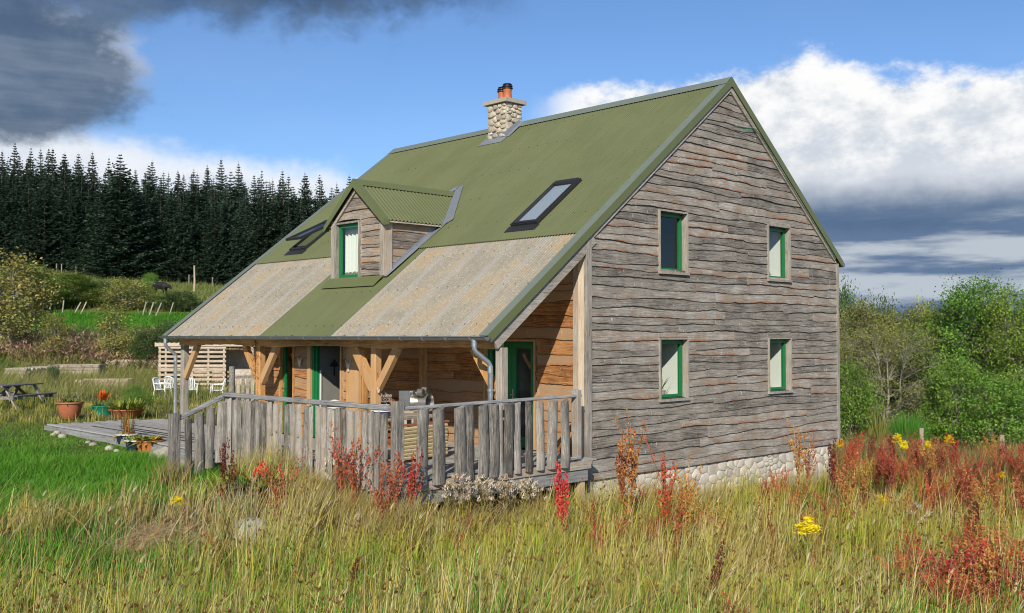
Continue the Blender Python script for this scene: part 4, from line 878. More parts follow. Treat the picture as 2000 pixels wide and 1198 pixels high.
# old lamp unit: steel box with two small lenses and one wide dark hood
lo = on_s(806, 790, 3.2); lz = 0.0
lamp = thing('lamp_unit', 'steel lamp unit with two small lenses above a wide dark hood', 'lamp', (lo.x, 3.2, 0.0), 0.35)
zb_ = on_s(795, 800, 3.2).z
MB().box(-0.30, 0.30, -0.2, 0.25, 0, zb_-0.02).build('cabinet', M['old_wood'], lamp)
MB().box(-0.26, 0.02, -0.10, 0.15, zb_-0.02, zb_+0.36).build('housing', M['steel'], lamp)
def disc_y(x, z, r_, y0, y1, prof=None):
    m = MB(); m.tube([(x, y0, z), (x, y1, z)], r_, 20); return m
for x, z, q_ in ((-0.02, zb_+0.33, 0.068), (0.17, zb_+0.35, 0.092)):
    l_ = disc_y(x, z, q_, -0.25, -0.14).build('lens', M['steel'], lamp, smooth='auto'); disc_y(x, z, q_*0.72, -0.258, -0.251).build('glass', M['glass'], l_, smooth='auto'); MB().tube([(x, -0.14, z), (x*0.6, -0.02, z-0.12)], 0.02, 6).build('arm', M['steel'], lamp)
h_ = MB(); n = 20
for y_, q_ in ((-0.30, 0.165), (-0.08, 0.125)): h_.v += [(0.14+q_*math.cos(6.283*i/n), y_, zb_+0.12+q_*math.sin(6.283*i/n)) for i in range(n)]
h_.f = [(i, (i+1) % n, n+(i+1) % n, n+i) for i in range(n)]; h_.a = [0.0]*len(h_.v); h_.build('hood', M['steel'], lamp, smooth=True); disc_y(0.14, zb_+0.12, 0.125, -0.12, -0.09).build('hood_back', M['black'], lamp)
def wall_thing(name, label, cat, build, mat, loc, rot):
    o = thing(name, label, cat, loc); o.rotation_euler = rot
    for nm, mt, mb in build: mb.build(nm, M[mt], o, smooth='auto')
    return o
# welcome sign: lettering cut from grey metal, 'home' over a scrolled line
def text_obj(name, txt, size, mat, depth):
    cu = bpy.data.curves.new(name, 'FONT'); cu.body = txt; cu.size = size; cu.extrude = depth; cu.align_x = 'CENTER'; cu.space_character = 0.95
    o = bpy.data.objects.new(name, cu); COL.objects.link(o); dg = bpy.context.evaluated_depsgraph_get(); me = bpy.data.meshes.new_from_object(o.evaluated_get(dg)); bpy.data.objects.remove(o); me.materials.clear(); me.materials.append(mat); return me
hp = on_s(755, 791, 2.3)
hs_ = thing('home_sign', 'small grey metal sign with the word home in cut-out letters', 'sign', (hp.x, 2.3, hp.z+0.06), 0.0); hs_.scale = (0.56,)*3
put('lettering', text_obj('lettering', 'home', 0.19, M['cement_sheet'], 0.006), hs_, (0, 0, 0.13), (math.pi/2, 0, 0))
sw = MB()
for k in range(4): sw.tube([(-0.17+0.11*k+0.045*math.cos(a), 0, 0.055+0.045*math.sin(a)) for a in np.linspace(0, 5.6, 14)], 0.007, 5)
sw.tube([(-0.21, 0, -0.005), (0.21, 0, -0.005)], 0.008, 5); sw.build('scrollwork', M['cement_sheet'], hs_)
MB().tube([(0, 0.01, -(hp.z+0.06)/0.56), (0, 0.01, 0.13)], 0.012, 6).build('stake', M['iron'], hs_)
def skull(loc, label, k, name='animal_skull'):
    m = MB().lathe([(0.01, -0.10), (0.03, -0.085), (0.035, -0.03), (0.055, 0.0), (0.06, 0.03), (0.04, 0.06), (0.01, 0.07)], n=12, sx=0.55)
    o = thing(name, label, 'ornament', loc); o.scale = (k, k, k); m.build('cranium', M['bone'], o, smooth=True)
    for sd in (-1, 1): MB().tube([(0, sd*0.04, 0.04), (0.0, sd*0.08, 0.09), (-0.01, sd*0.085, 0.13)], [0.012, 0.009, 0.003], 6).build('horn', M['bone'], o, smooth=True)
    return o
p = on_t(585, 708, PB_T-0.075); skull(p, 'small pale horned skull hung left of the front door', 0.95)
p = on_t(680, 716, PB_T-0.075); skull(p, 'yellowish skull hung right of the front door', 1.15)
p = on_t(741, 760, PT-0.09); q = MB().lathe([(0.008, -0.09), (0.035, -0.07), (0.045, 0.0), (0.035, 0.06), (0.012, 0.08)], n=12, sx=0.5)
o = thing('hanging_gourd', 'pale yellow dried gourd hanging beside the middle veranda post', 'ornament', (PT-0.03, POSTS[1]-0.115, p.z)); q.build('gourd', M['bone'], o, smooth=True); MB().tube([(0, 0, 0.075), (0.0, 0.03, 0.30)], 0.003, 4).build('cord', M['iron'], o)
# dried bunch hanging on the post
p = on_t(497, 700, PT-0.12); o = thing('dried_bunch', 'dark dried flower garland hanging at the second veranda post', 'garland', (PT-0.10, p.y, p.z-0.55))
m = MB(); r = random.Random(5)
for k in range(46):
    z = 0.1+0.85*k/46; c = Vector((r.uniform(-0.03, 0.02), r.gauss(0, 0.05+0.06*math.sin(k/46*3.1)), z)); e = r.uniform(0.015, 0.032); m.add([c+Vector((0, -e, 0)), c+Vector((e*.5, 0, -e)), c+Vector((0, e, 0)), c+Vector((-e, 0, e))], [(0, 1, 2, 3), (0, 3, 1), (1, 2, 3)])
m.build('heads', M['terracotta'], o); MB().tube([(0, 0, 0.1), (0, 0, 1.0)], 0.006, 5).build('cord', M['iron'], o)
# boots and stuff by the front door
p = on_t(648, 772, PB_T-0.55)
o = thing('helmet_basket', 'white and black helmet on a stool beside the front door', 'helmet', (PB_T-0.45, p.y+0.05, 0)); MB().lathe([(0.02, 0.88), (0.10, 0.86), (0.14, 0.79), (0.145, 0.72), (0.12, 0.70)], n=16).build('shell', M['white'], o, smooth=True); MB().lathe([(0.148, 0.745), (0.155, 0.745), (0.155, 0.77), (0.146, 0.77)], n=16).build('band', M['black'], o); MB().lathe([(0.15, 0), (0.13, 0.02), (0.13, 0.68), (0.16, 0.70)], n=12).build('stool', M['old_wood'], o)
# things on the gable window sills
def leafy(mb, c, n, L, w, r, droop=0.6, cols=None):
    for k in range(n):
        a = r.uniform(0, 6.283); l = L*r.uniform(0.6, 1.1); d = Vector((math.cos(a), math.sin(a), 0)); sd = Vector((-d.y, d.x, 0)); pts = []
        for j in range(4):
            t = j/3; pts.append(Vector(c)+d*l*0.55*t+Vector((0, 0, l*(t-droop*t*t*0.8))))
        vs = []
        for j, p in enumerate(pts): ww = w*(1-j/3)*0.5+0.0008; vs += [p-sd*ww, p+sd*ww]
        mb.add(vs, [(0, 1, 3, 2), (2, 3, 5, 4), (4, 5, 7, 6)])
M['aloe'] = plain('aloe_leaf', (0.16, 0.22, 0.07), 0.5); M['pink'] = plain('pink_fabric', (0.55, 0.33, 0.33), 0.8, var=0.4, nscale=40)
o = thing('sill_plant', 'spiky green plant in a pot on the lower window sill', 'pot plant', (WT[0][0]+0.45, 0.27, WZ[1][0]+0.018)); MB().lathe([(0.07, 0), (0.09, 0.13), (0.10, 0.13), (0.10, 0.15), (0.02, 0.14)]).build('pot', M['concrete'], o, smooth='auto'); m = MB(); leafy(m, (0, 0, 0.14), 16, 0.42, 0.035, random.Random(4), 0.35); m.build('leaves', M['aloe'], o)
o = thing('sill_pot', 'small terracotta pot beside the spiky plant on the lower sill', 'pot', (WT[0][0]+0.23, 0.26, WZ[1][0]+0.018)); MB().lathe([(0.05, 0), (0.065, 0.09), (0.075, 0.09), (0.075, 0.12), (0.02, 0.11)]).build('pot', M['terracotta'], o, smooth='auto'); m = MB(); leafy(m, (0, 0, 0.1), 10, 0.14, 0.03, random.Random(6)); m.build('leaves', M['aloe'], o)
o = thing('pink_ornament', 'pink ruffled fabric ornament on the far upstairs sill', 'ornament', (WT[1][0]+0.48, 0.26, WZ[0][0]+0.018)); m = MB(); r = random.Random(9)
for k in range(40):
    a = r.uniform(0, 6.28); q_ = r.uniform(0, 0.15); c = Vector((q_*math.cos(a), 0.5*q_*math.sin(a), 0.06+r.uniform(-.05, 0.16)*(1-q_/0.2))); m.lathe([(0.004, -0.022), (0.03, -0.012), (0.034, 0.01), (0.012, 0.026)], c, 6)
m.build('ruffles', M['pink'], o); MB().lathe([(0.05, 0.0), (0.06, 0.12), (0.055, 0.24), (0.03, 0.28), (0.01, 0.29)], (-0.03, 0.03, 0)).build('body', M['bone'], o, smooth=True)
o = thing('sill_figurine', 'tiny dark figurine on the far downstairs sill', 'figurine', (WT[1][0]+0.50, 0.24, WZ[1][0]+0.018)); MB().lathe([(0.03, 0), (0.025, 0.04), (0.012, 0.07), (0.02, 0.09), (0.006, 0.115)], n=10).build('body', M['iron'], o, smooth=True); MB().tube([(0.01, 0, 0.05), (0.06, 0, 0.075)], 0.007, 6).build('arm', M['iron'], o)
# green cable clipped under the right verge
pts = [on_s(x, y, -0.09) for x, y in ((1436, 248), (1455, 252), (1472, 251), (1484, 262), (1500, 288), (1520, 322), (1560, 388), (1600, 452), (1632, 505))]
tag(MB().tube(pts, 0.008, 5).build('cable', M['green'], None), 'thin green cable clipped along the right verge of the gable', 'cable')

# ================================================================== GROUND
def polar():
    an = np.concatenate([np.radians(np.arange(-180, -40, 4.0)), np.radians(np.arange(-40, 40, 0.45)), np.radians(np.arange(40, 180.1, 4.0))])
    rr = np.concatenate([[0.01], np.geomspace(1.5, 26, 70), np.geomspace(26.6, 260, 110), np.geomspace(270, 4000, 26)])
    A, R_ = np.meshgrid(an, rr); return A, R_
A, R_ = polar(); x = R_*np.sin(A); d = R_*np.cos(A); z = gz_c(x, d)
def vnoise(x, y, sc, seed=0):
    rs = np.random.RandomState(seed); T = rs.rand(64, 64); u = np.asarray(x)/sc; v = np.asarray(y)/sc
    i = np.floor(u).astype(int); j = np.floor(v).astype(int); f = u-i; g = v-j; f = f*f*(3-2*f); g = g*g*(3-2*g)
    t = lambda a, b: T[a % 64, b % 64]
    return (t(i, j)*(1-f)+t(i+1, j)*f)*(1-g)+(t(i, j+1)*(1-f)+t(i+1, j+1)*f)*g
z = z+(vnoise(x, d, 1.3, 1)-0.5)*0.07*np.clip(R_/6, 0, 1)+(vnoise(x, d, 7.0, 2)-0.5)*0.15*np.clip((R_-30)/20, 0, 1)
tw = CT+x*SY+d*CY; sw_ = CS-x*CY+d*SY
col = np.zeros(x.shape+(3,)); col[:] = (0.085, 0.075, 0.038)
def zone(mask, c): col[mask] = c
lawn = (x < -2.8) & (d > 15.5) & (d < 60); zone(lawn, (0.065, 0.10, 0.022))
zone((x < -5) & (d > 24) & (d < 36), (0.125, 0.115, 0.05)); zone(np.hypot((x+4.9)/1.1, (d-14.3)/0.95) < 0.62, (0.45, 0.36, 0.22))
zone((d > 64) & (d < 88) & (x < -0.1*d), (0.075, 0.20, 0.018))
zone((d >= 88) & (d < 150) & (x < 0), (0.165, 0.19, 0.055)); zone((d >= 104) & (d < 170) & (x < 0), (0.175, 0.20, 0.06))
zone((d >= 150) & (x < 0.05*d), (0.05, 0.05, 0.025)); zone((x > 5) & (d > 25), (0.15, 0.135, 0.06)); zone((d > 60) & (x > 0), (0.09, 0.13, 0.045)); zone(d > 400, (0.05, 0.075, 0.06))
n_a, n_r = A.shape[1], A.shape[0]
idx = np.arange(n_a*n_r).reshape(n_r, n_a); Fq = np.stack([idx[:-1, :-1], idx[:-1, 1:], idx[1:, 1:], idx[1:, :-1]], -1).reshape(-1, 4)
Vg = np.stack([tw, sw_, z], -1).reshape(-1, 3)
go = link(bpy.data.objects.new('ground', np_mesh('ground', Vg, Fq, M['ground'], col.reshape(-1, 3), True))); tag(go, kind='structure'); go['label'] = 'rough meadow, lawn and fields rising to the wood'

ORD = 'first second third fourth fifth sixth seventh eighth ninth tenth eleventh twelfth thirteenth'.split()
# ================================================================== GARDEN THINGS
def gp(px, py, dmin=6): p = on_ground(px, py, dmin); return p
# picnic table
p = gp(24, 800, 24); pt = thing('picnic_table', 'dark weathered picnic table with attached benches on the rough lawn', 'picnic table', p, 0.62)
for k in range(5): MB().box(-0.95, 0.95, -0.37+0.15*k, -0.37+0.15*k+0.14, 0.72, 0.755).build('table_plank', M['picnic'], pt)
for sd in (-1, 1):
    for k in range(2): MB().box(-0.95, 0.95, sd*0.72-0.14+0.145*k, sd*0.72-0.14+0.145*k+0.13, 0.43, 0.465).build('bench_plank', M['picnic'], pt)
    for x_ in (-0.68, 0.68):
        MB().bar((x_, sd*0.72, -0.03), (x_, sd*0.24, 0.72), 0.045, 0.10, (1, 0, 0)).build('leg', M['old_wood'] if x_ < 0 else M['picnic'], pt)
for x_ in (-0.72, 0.72): MB().box(x_-0.025, x_+0.025, -0.86, 0.86, 0.34, 0.43).build('cross_beam', M['picnic'], pt)
for x_ in (-1, 1): MB().bar((x_*0.64, 0, 0.40), (x_*0.12, 0, 0.71), 0.045, 0.09, (0, 1, 0)).build('strut', M['picnic'], pt)
# plastic chairs
def chair(loc, rz, label):
    o = thing('plastic_chair', label, 'chair', loc, rz, 'white plastic garden chairs')
    MB().box(-0.23, 0.23, -0.22, 0.22, 0.40, 0.425).build('seat', M['plastic'], o)
    for x_ in (-1, 1):
        MB().tube([(x_*0.26, -0.26, 0), (x_*0.235, -0.22, 0.40), (x_*0.25, -0.20, 0.63)], [0.022, 0.03, 0.025], 7).build('leg', M['plastic'], o, smooth=True)
        MB().tube([(x_*0.27, 0.30, 0), (x_*0.235, 0.22, 0.42), (x_*0.22, 0.32, 0.82)], [0.022, 0.03, 0.022], 7).build('leg', M['plastic'], o, smooth=True)
        MB().bar((x_*0.265, -0.24, 0.64), (x_*0.245, 0.29, 0.66), 0.055, 0.03).build('armrest', M['plastic'], o)
    b = MB().tube([(-0.22, 0.32, 0.80), (-0.12, 0.335, 0.85), (0, 0.34, 0.865), (0.12, 0.335, 0.85), (0.22, 0.32, 0.80)], 0.028, 7).build('backrest', M['plastic'], o, smooth=True)
    for k in range(5): MB().bar((-0.15+0.075*k, 0.22, 0.42), (-0.155+0.0775*k, 0.325, 0.83), 0.035, 0.012, (0, 1, 0)).build('slat', M['plastic'], b)
    return o
for px, d_, rz, lab in ((318, 41, 0.6, 'white plastic garden chair nearest the picnic table, turned to the right'), (339, 43.0, 2.0, 'white plastic chair mostly hidden behind the left downpipe'), (371, 41.5, -0.3, 'white plastic chair just right of the left veranda post'), (424, 41.5, 4.1, 'white plastic chair in front of the slatted shed, turned left')):
    q = at_d(px, 780, d_); q.z = float(gz(q.x, q.y)); chair(q, rz, lab)
# pots
def pot(kind, loc, k, label, mat, plant=None, name='flower_pot'):
    o = thing(name, label, 'flower pot', loc); o.scale = (k, k, k)
    pr = {'round': [(0.20, 0), (0.24, 0.03), (0.35, 0.20), (0.395, 0.34), (0.41, 0.40), (0.45, 0.405), (0.45, 0.44), (0.39, 0.44), (0.37, 0.39), (0.05, 0.385)],
          'tub': [(0.30, 0), (0.36, 0.3), (0.39, 0.33), (0.39, 0.36), (0.35, 0.36), (0.33, 0.30), (0.05, 0.295)],
          'bowl': [(0.33, 0), (0.50, 0.22), (0.53, 0.24), (0.53, 0.27), (0.48, 0.27), (0.46, 0.23), (0.05, 0.225)],
          'glazed': [(0.22, 0), (0.30, 0.05), (0.34, 0.22), (0.37, 0.36), (0.39, 0.37), (0.39, 0.40), (0.35, 0.40), (0.33, 0.35), (0.05, 0.345)]}[kind]
    b = MB().lathe(pr, n=24).build('pot', M[mat], o, smooth='auto'); z = pr[-1][1]; MB().lathe([(pr[-2][0]-0.01, z-0.02), (pr[-2][0]-0.01, z+0.012), (0.02, z+0.03)], n=16).build('soil', M['earth'], o)
    if kind == 'glazed': MB().lathe([(0.372, 0.362), (0.395, 0.372), (0.395, 0.40), (0.37, 0.40)], n=24).build('rim', M['white'], o)
    return o, z
def pot_leaves(o, z, n, L, w, cols, seed, droop=0.7, up=0.0, rad=0.25):
    r = np.random.RandomState(seed); V = []; C = []; 
    a = r.rand(n)*6.283; l = L*(0.5+0.6*r.rand(n)); q = rad*np.sqrt(r.rand(n)); b0 = np.stack([q*np.cos(a), q*np.sin(a), np.full(n, z)], 1)
    a2 = a+r.randn(n)*0.7; el = np.clip(r.rand(n)*1.1+up, 0.1, 1.5); dr = np.stack([np.cos(a2)*np.cos(el), np.sin(a2)*np.cos(el), np.sin(el)], 1); sd = np.stack([-np.sin(a2), np.cos(a2), np.zeros(n)], 1)
    c = np.array(cols)[r.randint(0, len(cols), n)]*(0.75+0.5*r.rand(n))[:, None]
    prof = [(0, 0.25), (0.35, 1.0), (0.7, 0.8), (1.0, 0.05)]
    for k, ww in prof:
        pc = b0+dr*(l*k)[:, None]; pc[:, 2] -= droop*l*k*k*0.5
        V += [pc-sd*w*ww*0.5, pc+sd*w*ww*0.5]; C += [c, c]
    V = np.stack(V, 1).reshape(-1, 3); C = np.stack(C, 1).reshape(-1, 3); base = np.arange(n)[:, None]*8
    Fc = np.concatenate([base+np.array([2*j, 2*j+1, 2*j+3, 2*j+2]) for j in range(3)], 0)
    return link(bpy.data.objects.new('leaves', np_mesh('leaves', V, Fc, M['leaf'], C)), o)
GR = (0.09, 0.17, 0.03); YG = (0.30, 0.33, 0.05); DG = (0.035, 0.09, 0.02); OR = (0.50, 0.24, 0.04); RD = (0.55, 0.06, 0.02); BR = (0.22, 0.13, 0.05)
o, z_ = pot('round', gp(136, 820, 20), 0.80, 'large round terracotta pot standing at the far end of the deck', 'terracotta'); o.scale.z = 1.08; pot_leaves(o, z_, 160, 0.30, 0.05, [GR, YG, DG], 1)
o, z_ = pot('tub', gp(201, 812, 20), 0.80, 'bright green plastic tub with a red flowering stem', 'teal'); pot_leaves(o, z_, 60, 0.35, 0.06, [GR, DG], 2); pot_leaves(o, z_+0.25, 34, 0.45, 0.10, [RD, (0.6, 0.13, 0.03)], 3, 0.2, 0.7, 0.12)
o, z_ = pot('bowl', gp(247, 817, 20), 0.90, 'wide low terracotta bowl under a small bush', 'terracotta'); pot_leaves(o, z_, 260, 0.55, 0.055, [GR, YG, (0.2, 0.26, 0.05), YG], 4, 0.6, 0.4, 0.45)
pq = on_z(248, 880, -0.30); pq.z = float(gz(pq.x, pq.y)); o, z_ = pot('glazed', pq, 0.62, 'white rimmed pot with tall amber stems at the deck edge', 'navy'); pot_leaves(o, z_, 60, 0.95, 0.022, [OR, YG, BR], 5, 0.15, 1.2, 0.18); pot_leaves(o, z_, 70, 0.42, 0.07, [YG, OR], 6, 0.9)
pq = on_z(267, 893, -0.33); pq.z = float(gz(pq.x, pq.y)); o, z_ = pot('glazed', pq, 0.62, 'dark blue glazed pot with white rim, second along the deck edge', 'navy'); pot_leaves(o, z_, 130, 0.42, 0.08, [YG, GR, (0.38, 0.36, 0.05)], 7)
pq = on_z(293, 897, -0.36); pq.z = float(gz(pq.x, pq.y)); o, z_ = pot('tub', pq, 0.72, 'orange terracotta tub of yellow leaves nearest the steps', 'terracotta_b'); pot_leaves(o, z_, 150, 0.42, 0.09, [YG, (0.5, 0.36, 0.04), GR], 8)
# nasturtium trough and yellow iris in front of the railing
pq = on_z(503, 985, -1.0); pq = at_d(500, 985, 15.6); pq.z = float(gz(pq.x, pq.y))
o = thing('planting_trough', 'dark stone trough of nasturtiums in front of the railing', 'planter', pq, -0.6)
m = MB().box(-0.42, 0.42, -0.2, -0.14, 0, 0.55).box(-0.42, 0.42, 0.14, 0.2, 0, 0.55).box(-0.42, -0.36, -0.139, 0.139, 0, 0.55).box(0.36, 0.42, -0.139, 0.139, 0, 0.55); m.build('trough', M['iron'], o); MB().box(-0.355, 0.355, -0.135, 0.135, 0.2, 0.5).build('soil', M['earth'], o)
pot_leaves(o, 0.5, 150, 0.34, 0.11, [GR, (0.13, 0.26, 0.03), YG], 9, 0.6, 0.2, 0.34); pot_leaves(o, 0.62, 10, 0.25, 0.09, [(0.75, 0.06, 0.01)], 10, 0.1, 0.4, 0.3)
# log stacks, slabs, walls of the vegetable garden
def log_stack(px, py, d_, L, rows, lab, rz, rad=0.09):
    q = at_d(px, py, d_); q.z = float(gz(q.x, q.y)); o = thing('log_stack', lab, 'log pile', q, rz); r = random.Random(int(px)); n = int(L/(2*rad))
    me = [MB().tube([(0, -0.5, 0), (0, 0, 0.01), (0, 0.5, 0)], [rad*k*0.96, rad*k, rad*k*0.93], 9).mesh('log', M['logs'], smooth='auto') for k in (0.8, 0.95, 1.05)]
    for j in range(rows):
        for i in range(n-j):
            put('log', r.choice(me), o, (-L/2+(i+0.5+0.5*j)*2*rad, r.uniform(-.06, .06), rad*0.9+j*rad*1.72), (0, r.uniform(0, 3), r.uniform(-0.05, 0.05)))
    return o
log_stack(60, 735, 47, 3.0, 4, 'stack of cut logs behind the picnic table', 0.75)
log_stack(345, 724, 52, 2.4, 5, 'stack of cut logs left of the slatted shed', 0.75)
def planks(px, py, d_, L, n, lab, rz, mat='old_wood', h=0.14, name='raised_bed'):
    q = at_d(px, py, d_); q.z = float(gz(q.x, q.y)); o = thing(name, lab, 'raised bed', q, rz)
    for k in range(n):
        for y_ in (-0.5, 0.5): MB().box(-L/2, L/2, y_-0.025, y_+0.025, 0.02+k*(h+0.012)-0.08, 0.02+k*(h+0.012)+h-0.08).build('plank', M[mat], o)
        for x_ in (-L/2, L/2): MB().box(x_-0.025, x_+0.025, -0.47, 0.47, 0.02+k*(h+0.012)-0.08, 0.02+k*(h+0.012)+h-0.08).build('plank', M[mat], o)
    MB().box(-L/2+0.03, L/2-0.03, -0.47, 0.47, -0.08, n*(h+0.012)-0.14).build('soil', M['earth'], o); return o
planks(205, 750, 44, 2.2, 4, 'pale plank raised bed in the middle of the garden', -0.7, 'pallet')
planks(150, 738, 50, 2.4, 4, 'plank raised bed behind the dark shrub', -0.7)
planks(265, 732, 52, 2.6, 5, 'plank raised bed near the log stack by the shed', -0.7)
q = at_d(163, 775, 37); q.z = float(gz(q.x, q.y)); o = thing('block_wall', 'low pale block wall behind the round pot', 'wall', q, -0.72)
for k in range(4): MB().box(-0.9+0.45*k, -0.9+0.45*k+0.435, -0.1, 0.1, -0.05, 0.34).build('block', M['concrete'], o)
q = at_d(160, 783, 35.5); q.z = float(gz(q.x, q.y)); o = thing('slate_slabs', 'grey stone slabs stacked on the grass behind the round pot', 'slab', q, -0.4)
for k in range(3): MB().bar((-0.9+0.1*k, 0.1*k, 0.05+0.06*k), (0.9-0.12*k, 0.05, 0.06+0.06*k), 0.8, 0.05).build('slab', M['slate'], o)
# slatted shed with corrugated lean-to roof
q = at_d(375, 757, 46); g0 = float(gz(q.x, q.y)); shed = thing('slatted_shed', 'open shed of pale pallet slats with a corrugated roof behind the veranda', 'shed', (q.x, q.y, g0), -0.765)
Wd = 3.05; z0, z1 = at_d(375, 757, 46).z-g0-0.1, at_d(375, 676, 46).z-g0; n = 9
for k in range(n+1):
    zz = z0+(z1-z0-0.12)*k/n
    MB().box(-Wd/2, Wd/2, -0.012, 0.012, zz, zz+(0.105 if k != 4 else 0.17)).build('slat', M['pallet'], shed)
for x_ in (-1.46, -1.2, 0.0, 0.72, 1.42): MB().box(x_-0.04, x_+0.04, 0.013, 0.09, -0.1, z1).build('upright', M['pallet'], shed)
MB().box(-Wd/2-0.15, Wd/2+1.9, -0.06, -0.015, z1-0.02, z1+0.16).build('header', M['pallet'], shed)
for x_ in (2.7, 3.3): MB().box(x_-0.06, x_+0.06, 0.0, 0.12, -0.1, z1-0.03).build('upright', M['old_wood'], shed)
MB().box(-Wd/2, 3.4, 1.9, 2.0, -0.1, z1-0.2).build('back_wall', M['old_wood'], shed); MB().box(-Wd/2-0.02, -Wd/2+0.03, 0.1, 1.89, -0.1, z1-0.1).build('side_wall', M['old_wood'], shed)
cr = MB(); n = 150; 
for i in range(n+1):
    x_ = -Wd/2-0.2+(Wd+2.3)*i/n; w_ = 0.014*math.sin(i*6.283/6); cr.v += [(x_, -0.16, z1+0.20+w_), (x_, 2.1, z1-0.12+w_)]
cr.f = [(2*i, 2*i+2, 2*i+3, 2*i+1) for i in range(n)]; cr.a = [0.0]*len(cr.v); cr.build('roof_sheet', M['cement_sheet'], shed, smooth=True)
MB().box(1.6, 3.2, 0.5, 1.4, -0.1, 1.0).build('stored_wood', M['logs'], shed)
# dark gate posts beside the veranda
q = at_d(453, 740, 33); g0 = float(gz(q.x, q.y)); o = thing('garden_gate', 'dark timber gate with a thick round post seen under the veranda', 'gate', (q.x, q.y, g0), -0.75)
MB().tube([(0, 0, -0.2), (0, 0, at_d(453, 716, 33).z-g0)], [0.10, 0.095], 12).build('gate_post', M['picnic'], o, smooth='auto'); zt_ = at_d(480, 737, 33).z-g0
MB().bar((0.1, 0, zt_), (1.1, 0, zt_+0.02), 0.05, 0.10).build('rail', M['picnic'], o); MB().bar((0.1, 0, zt_-0.5), (1.1, 0, zt_-0.48), 0.05, 0.09).build('rail', M['picnic'], o); MB().tube([(1.15, 0, -0.2), (1.15, 0, zt_+0.1)], 0.06, 10).build('gate_post', M['picnic'], o)
for k in range(6): MB().box(0.16+0.155*k, 0.26+0.155*k, -0.04, -0.022, -0.02, zt_-0.06).build('picket', M['old_wood'], o)
# hillside: pole, leaning fence stakes, cow
q = at_d(379, 575, 118); g0 = float(gz(q.x, q.y)); tp = at_d(379, 519, 118).z
tag(MB().tube([(q.x, q.y, g0-0.3), (q.x+0.05, q.y, g0+1.5), (q.x, q.y, tp)], [0.12, 0.11, 0.09], 10).build('wooden_pole', M['old_wood']), 'tall bare wooden pole on the hillside field', 'pole')
for i, (px, py, lean) in enumerate(((81, 606, 0.25), (96, 606, 0.18), (122, 595, 0.1), (145, 606, 0.5), (158, 603, 0.42), (279, 605, 0.25), (292, 603, 0.3), (305, 608, 0.4), (331, 600, 0.3))):
    q = at_d(px, py+3, 85.5); g0 = float(gz(q.x, q.y)); h = 1.15; m = MB().bar((0, 0, -0.2), (0, 0, h), 0.10, 0.10, (1, 0, 0), 0.01); zc_ = q.z
    o = m.build('fence_stake', M['trim'], None, loc=(q.x, q.y, g0)); o.rotation_euler = (0, lean, -0.77); tag(o, ORD[i]+' leaning stake from the left along the hillside hedge', 'fence post', 'leaning stakes along the hillside hedge')
for i, (px, d_) in enumerate(((110, 148), (120, 147), (148, 146), (163, 144), (369, 142), (415, 140))):
    q = at_d(px, 540, d_); g0 = float(gz(q.x, q.y)); o = MB().bar((0, 0, -0.2), (0, 0, 1.3), 0.11, 0.11, (1, 0, 0)).build('fence_stake', M['trim'], None, loc=(q.x, q.y, g0)); tag(o, ORD[i]+' upright stake from the left at the foot of the spruce wood', 'fence post', 'fence stakes along the wood edge')
for px, py, d_, lab in ((1800, 846, 33.5, 'pale fence post in the meadow before the broom bush'), (1957, 860, 31, 'pale fence post at the right edge before the rowans')):
    q = at_d(px, py, d_); g0 = float(gz(q.x, q.y)); o = MB().bar((0, 0, -0.1), (0, 0, q.z-g0+0.16), 0.11, 0.10, (1, 0, 0), 0.012).build('fence_post', M['trim'], None, loc=(q.x, q.y, g0)); tag(o, lab, 'fence post')
# cow: one skinned body
q = at_d(312, 578, 112); g0 = float(gz(q.x, q.y))
vs = [(0, 0, 1.05), (-0.55, 0, 1.10), (-0.85, 0, 1.12), (0.55, 0, 1.08), (0.85, 0, 1.12), (1.15, 0, 1.05), (1.40, 0, 0.85), (1.58, 0, 0.66)]
ed = [(0, 1), (1, 2), (0, 3), (3, 4), (4, 5), (5, 6), (6, 7)]; rad = [0.42, 0.41, 0.30, 0.41, 0.32, 0.20, 0.15, 0.09]
for x_, k in ((-0.72, 2), (0.66, 4)):
    for sd in (-1, 1):
        b0 = len(vs); hind = x_ < 0
        vs += [(x_, sd*0.22, 0.78), (x_+(0.10 if hind else 0.02), sd*0.22, 0.58), (x_-(0.10 if hind else -0.02), sd*0.21, 0.36), (x_-(0.05 if hind else 0), sd*0.21, 0.0)]; ed += [(k, b0), (b0, b0+1), (b0+1, b0+2), (b0+2, b0+3)]; rad += [0.18, 0.12, 0.075, 0.065]
b0 = len(vs); vs += [(-1.02, 0, 1.05), (-1.08, 0, 0.55)]; ed += [(2, b0), (b0, b0+1)]; rad += [0.05, 0.03]
for sd in (-1, 1): b0 = len(vs); vs.append((1.36, sd*0.22, 0.98)); ed.append((6, b0)); rad.append(0.045)
me = bpy.data.meshes.new('cow'); me.from_pydata(vs, ed, []); cow = link(bpy.data.objects.new('cow', me)); cow.location = (q.x, q.y, g0); cow.rotation_euler = (0, 0, -1.15)
mod = cow.modifiers.new('skin', 'SKIN'); sv = me.skin_vertices[0].data
for i, q_ in enumerate(rad): sv[i].radius = (q_, q_)
sv[0].use_root = True; cow.modifiers.new('sub', 'SUBSURF').levels = 1; cow.modifiers['sub'].render_levels = 1; me.materials.append(M['cowhide'])
tag(cow, 'black cow grazing on the hillside beside the bushes', 'cow')
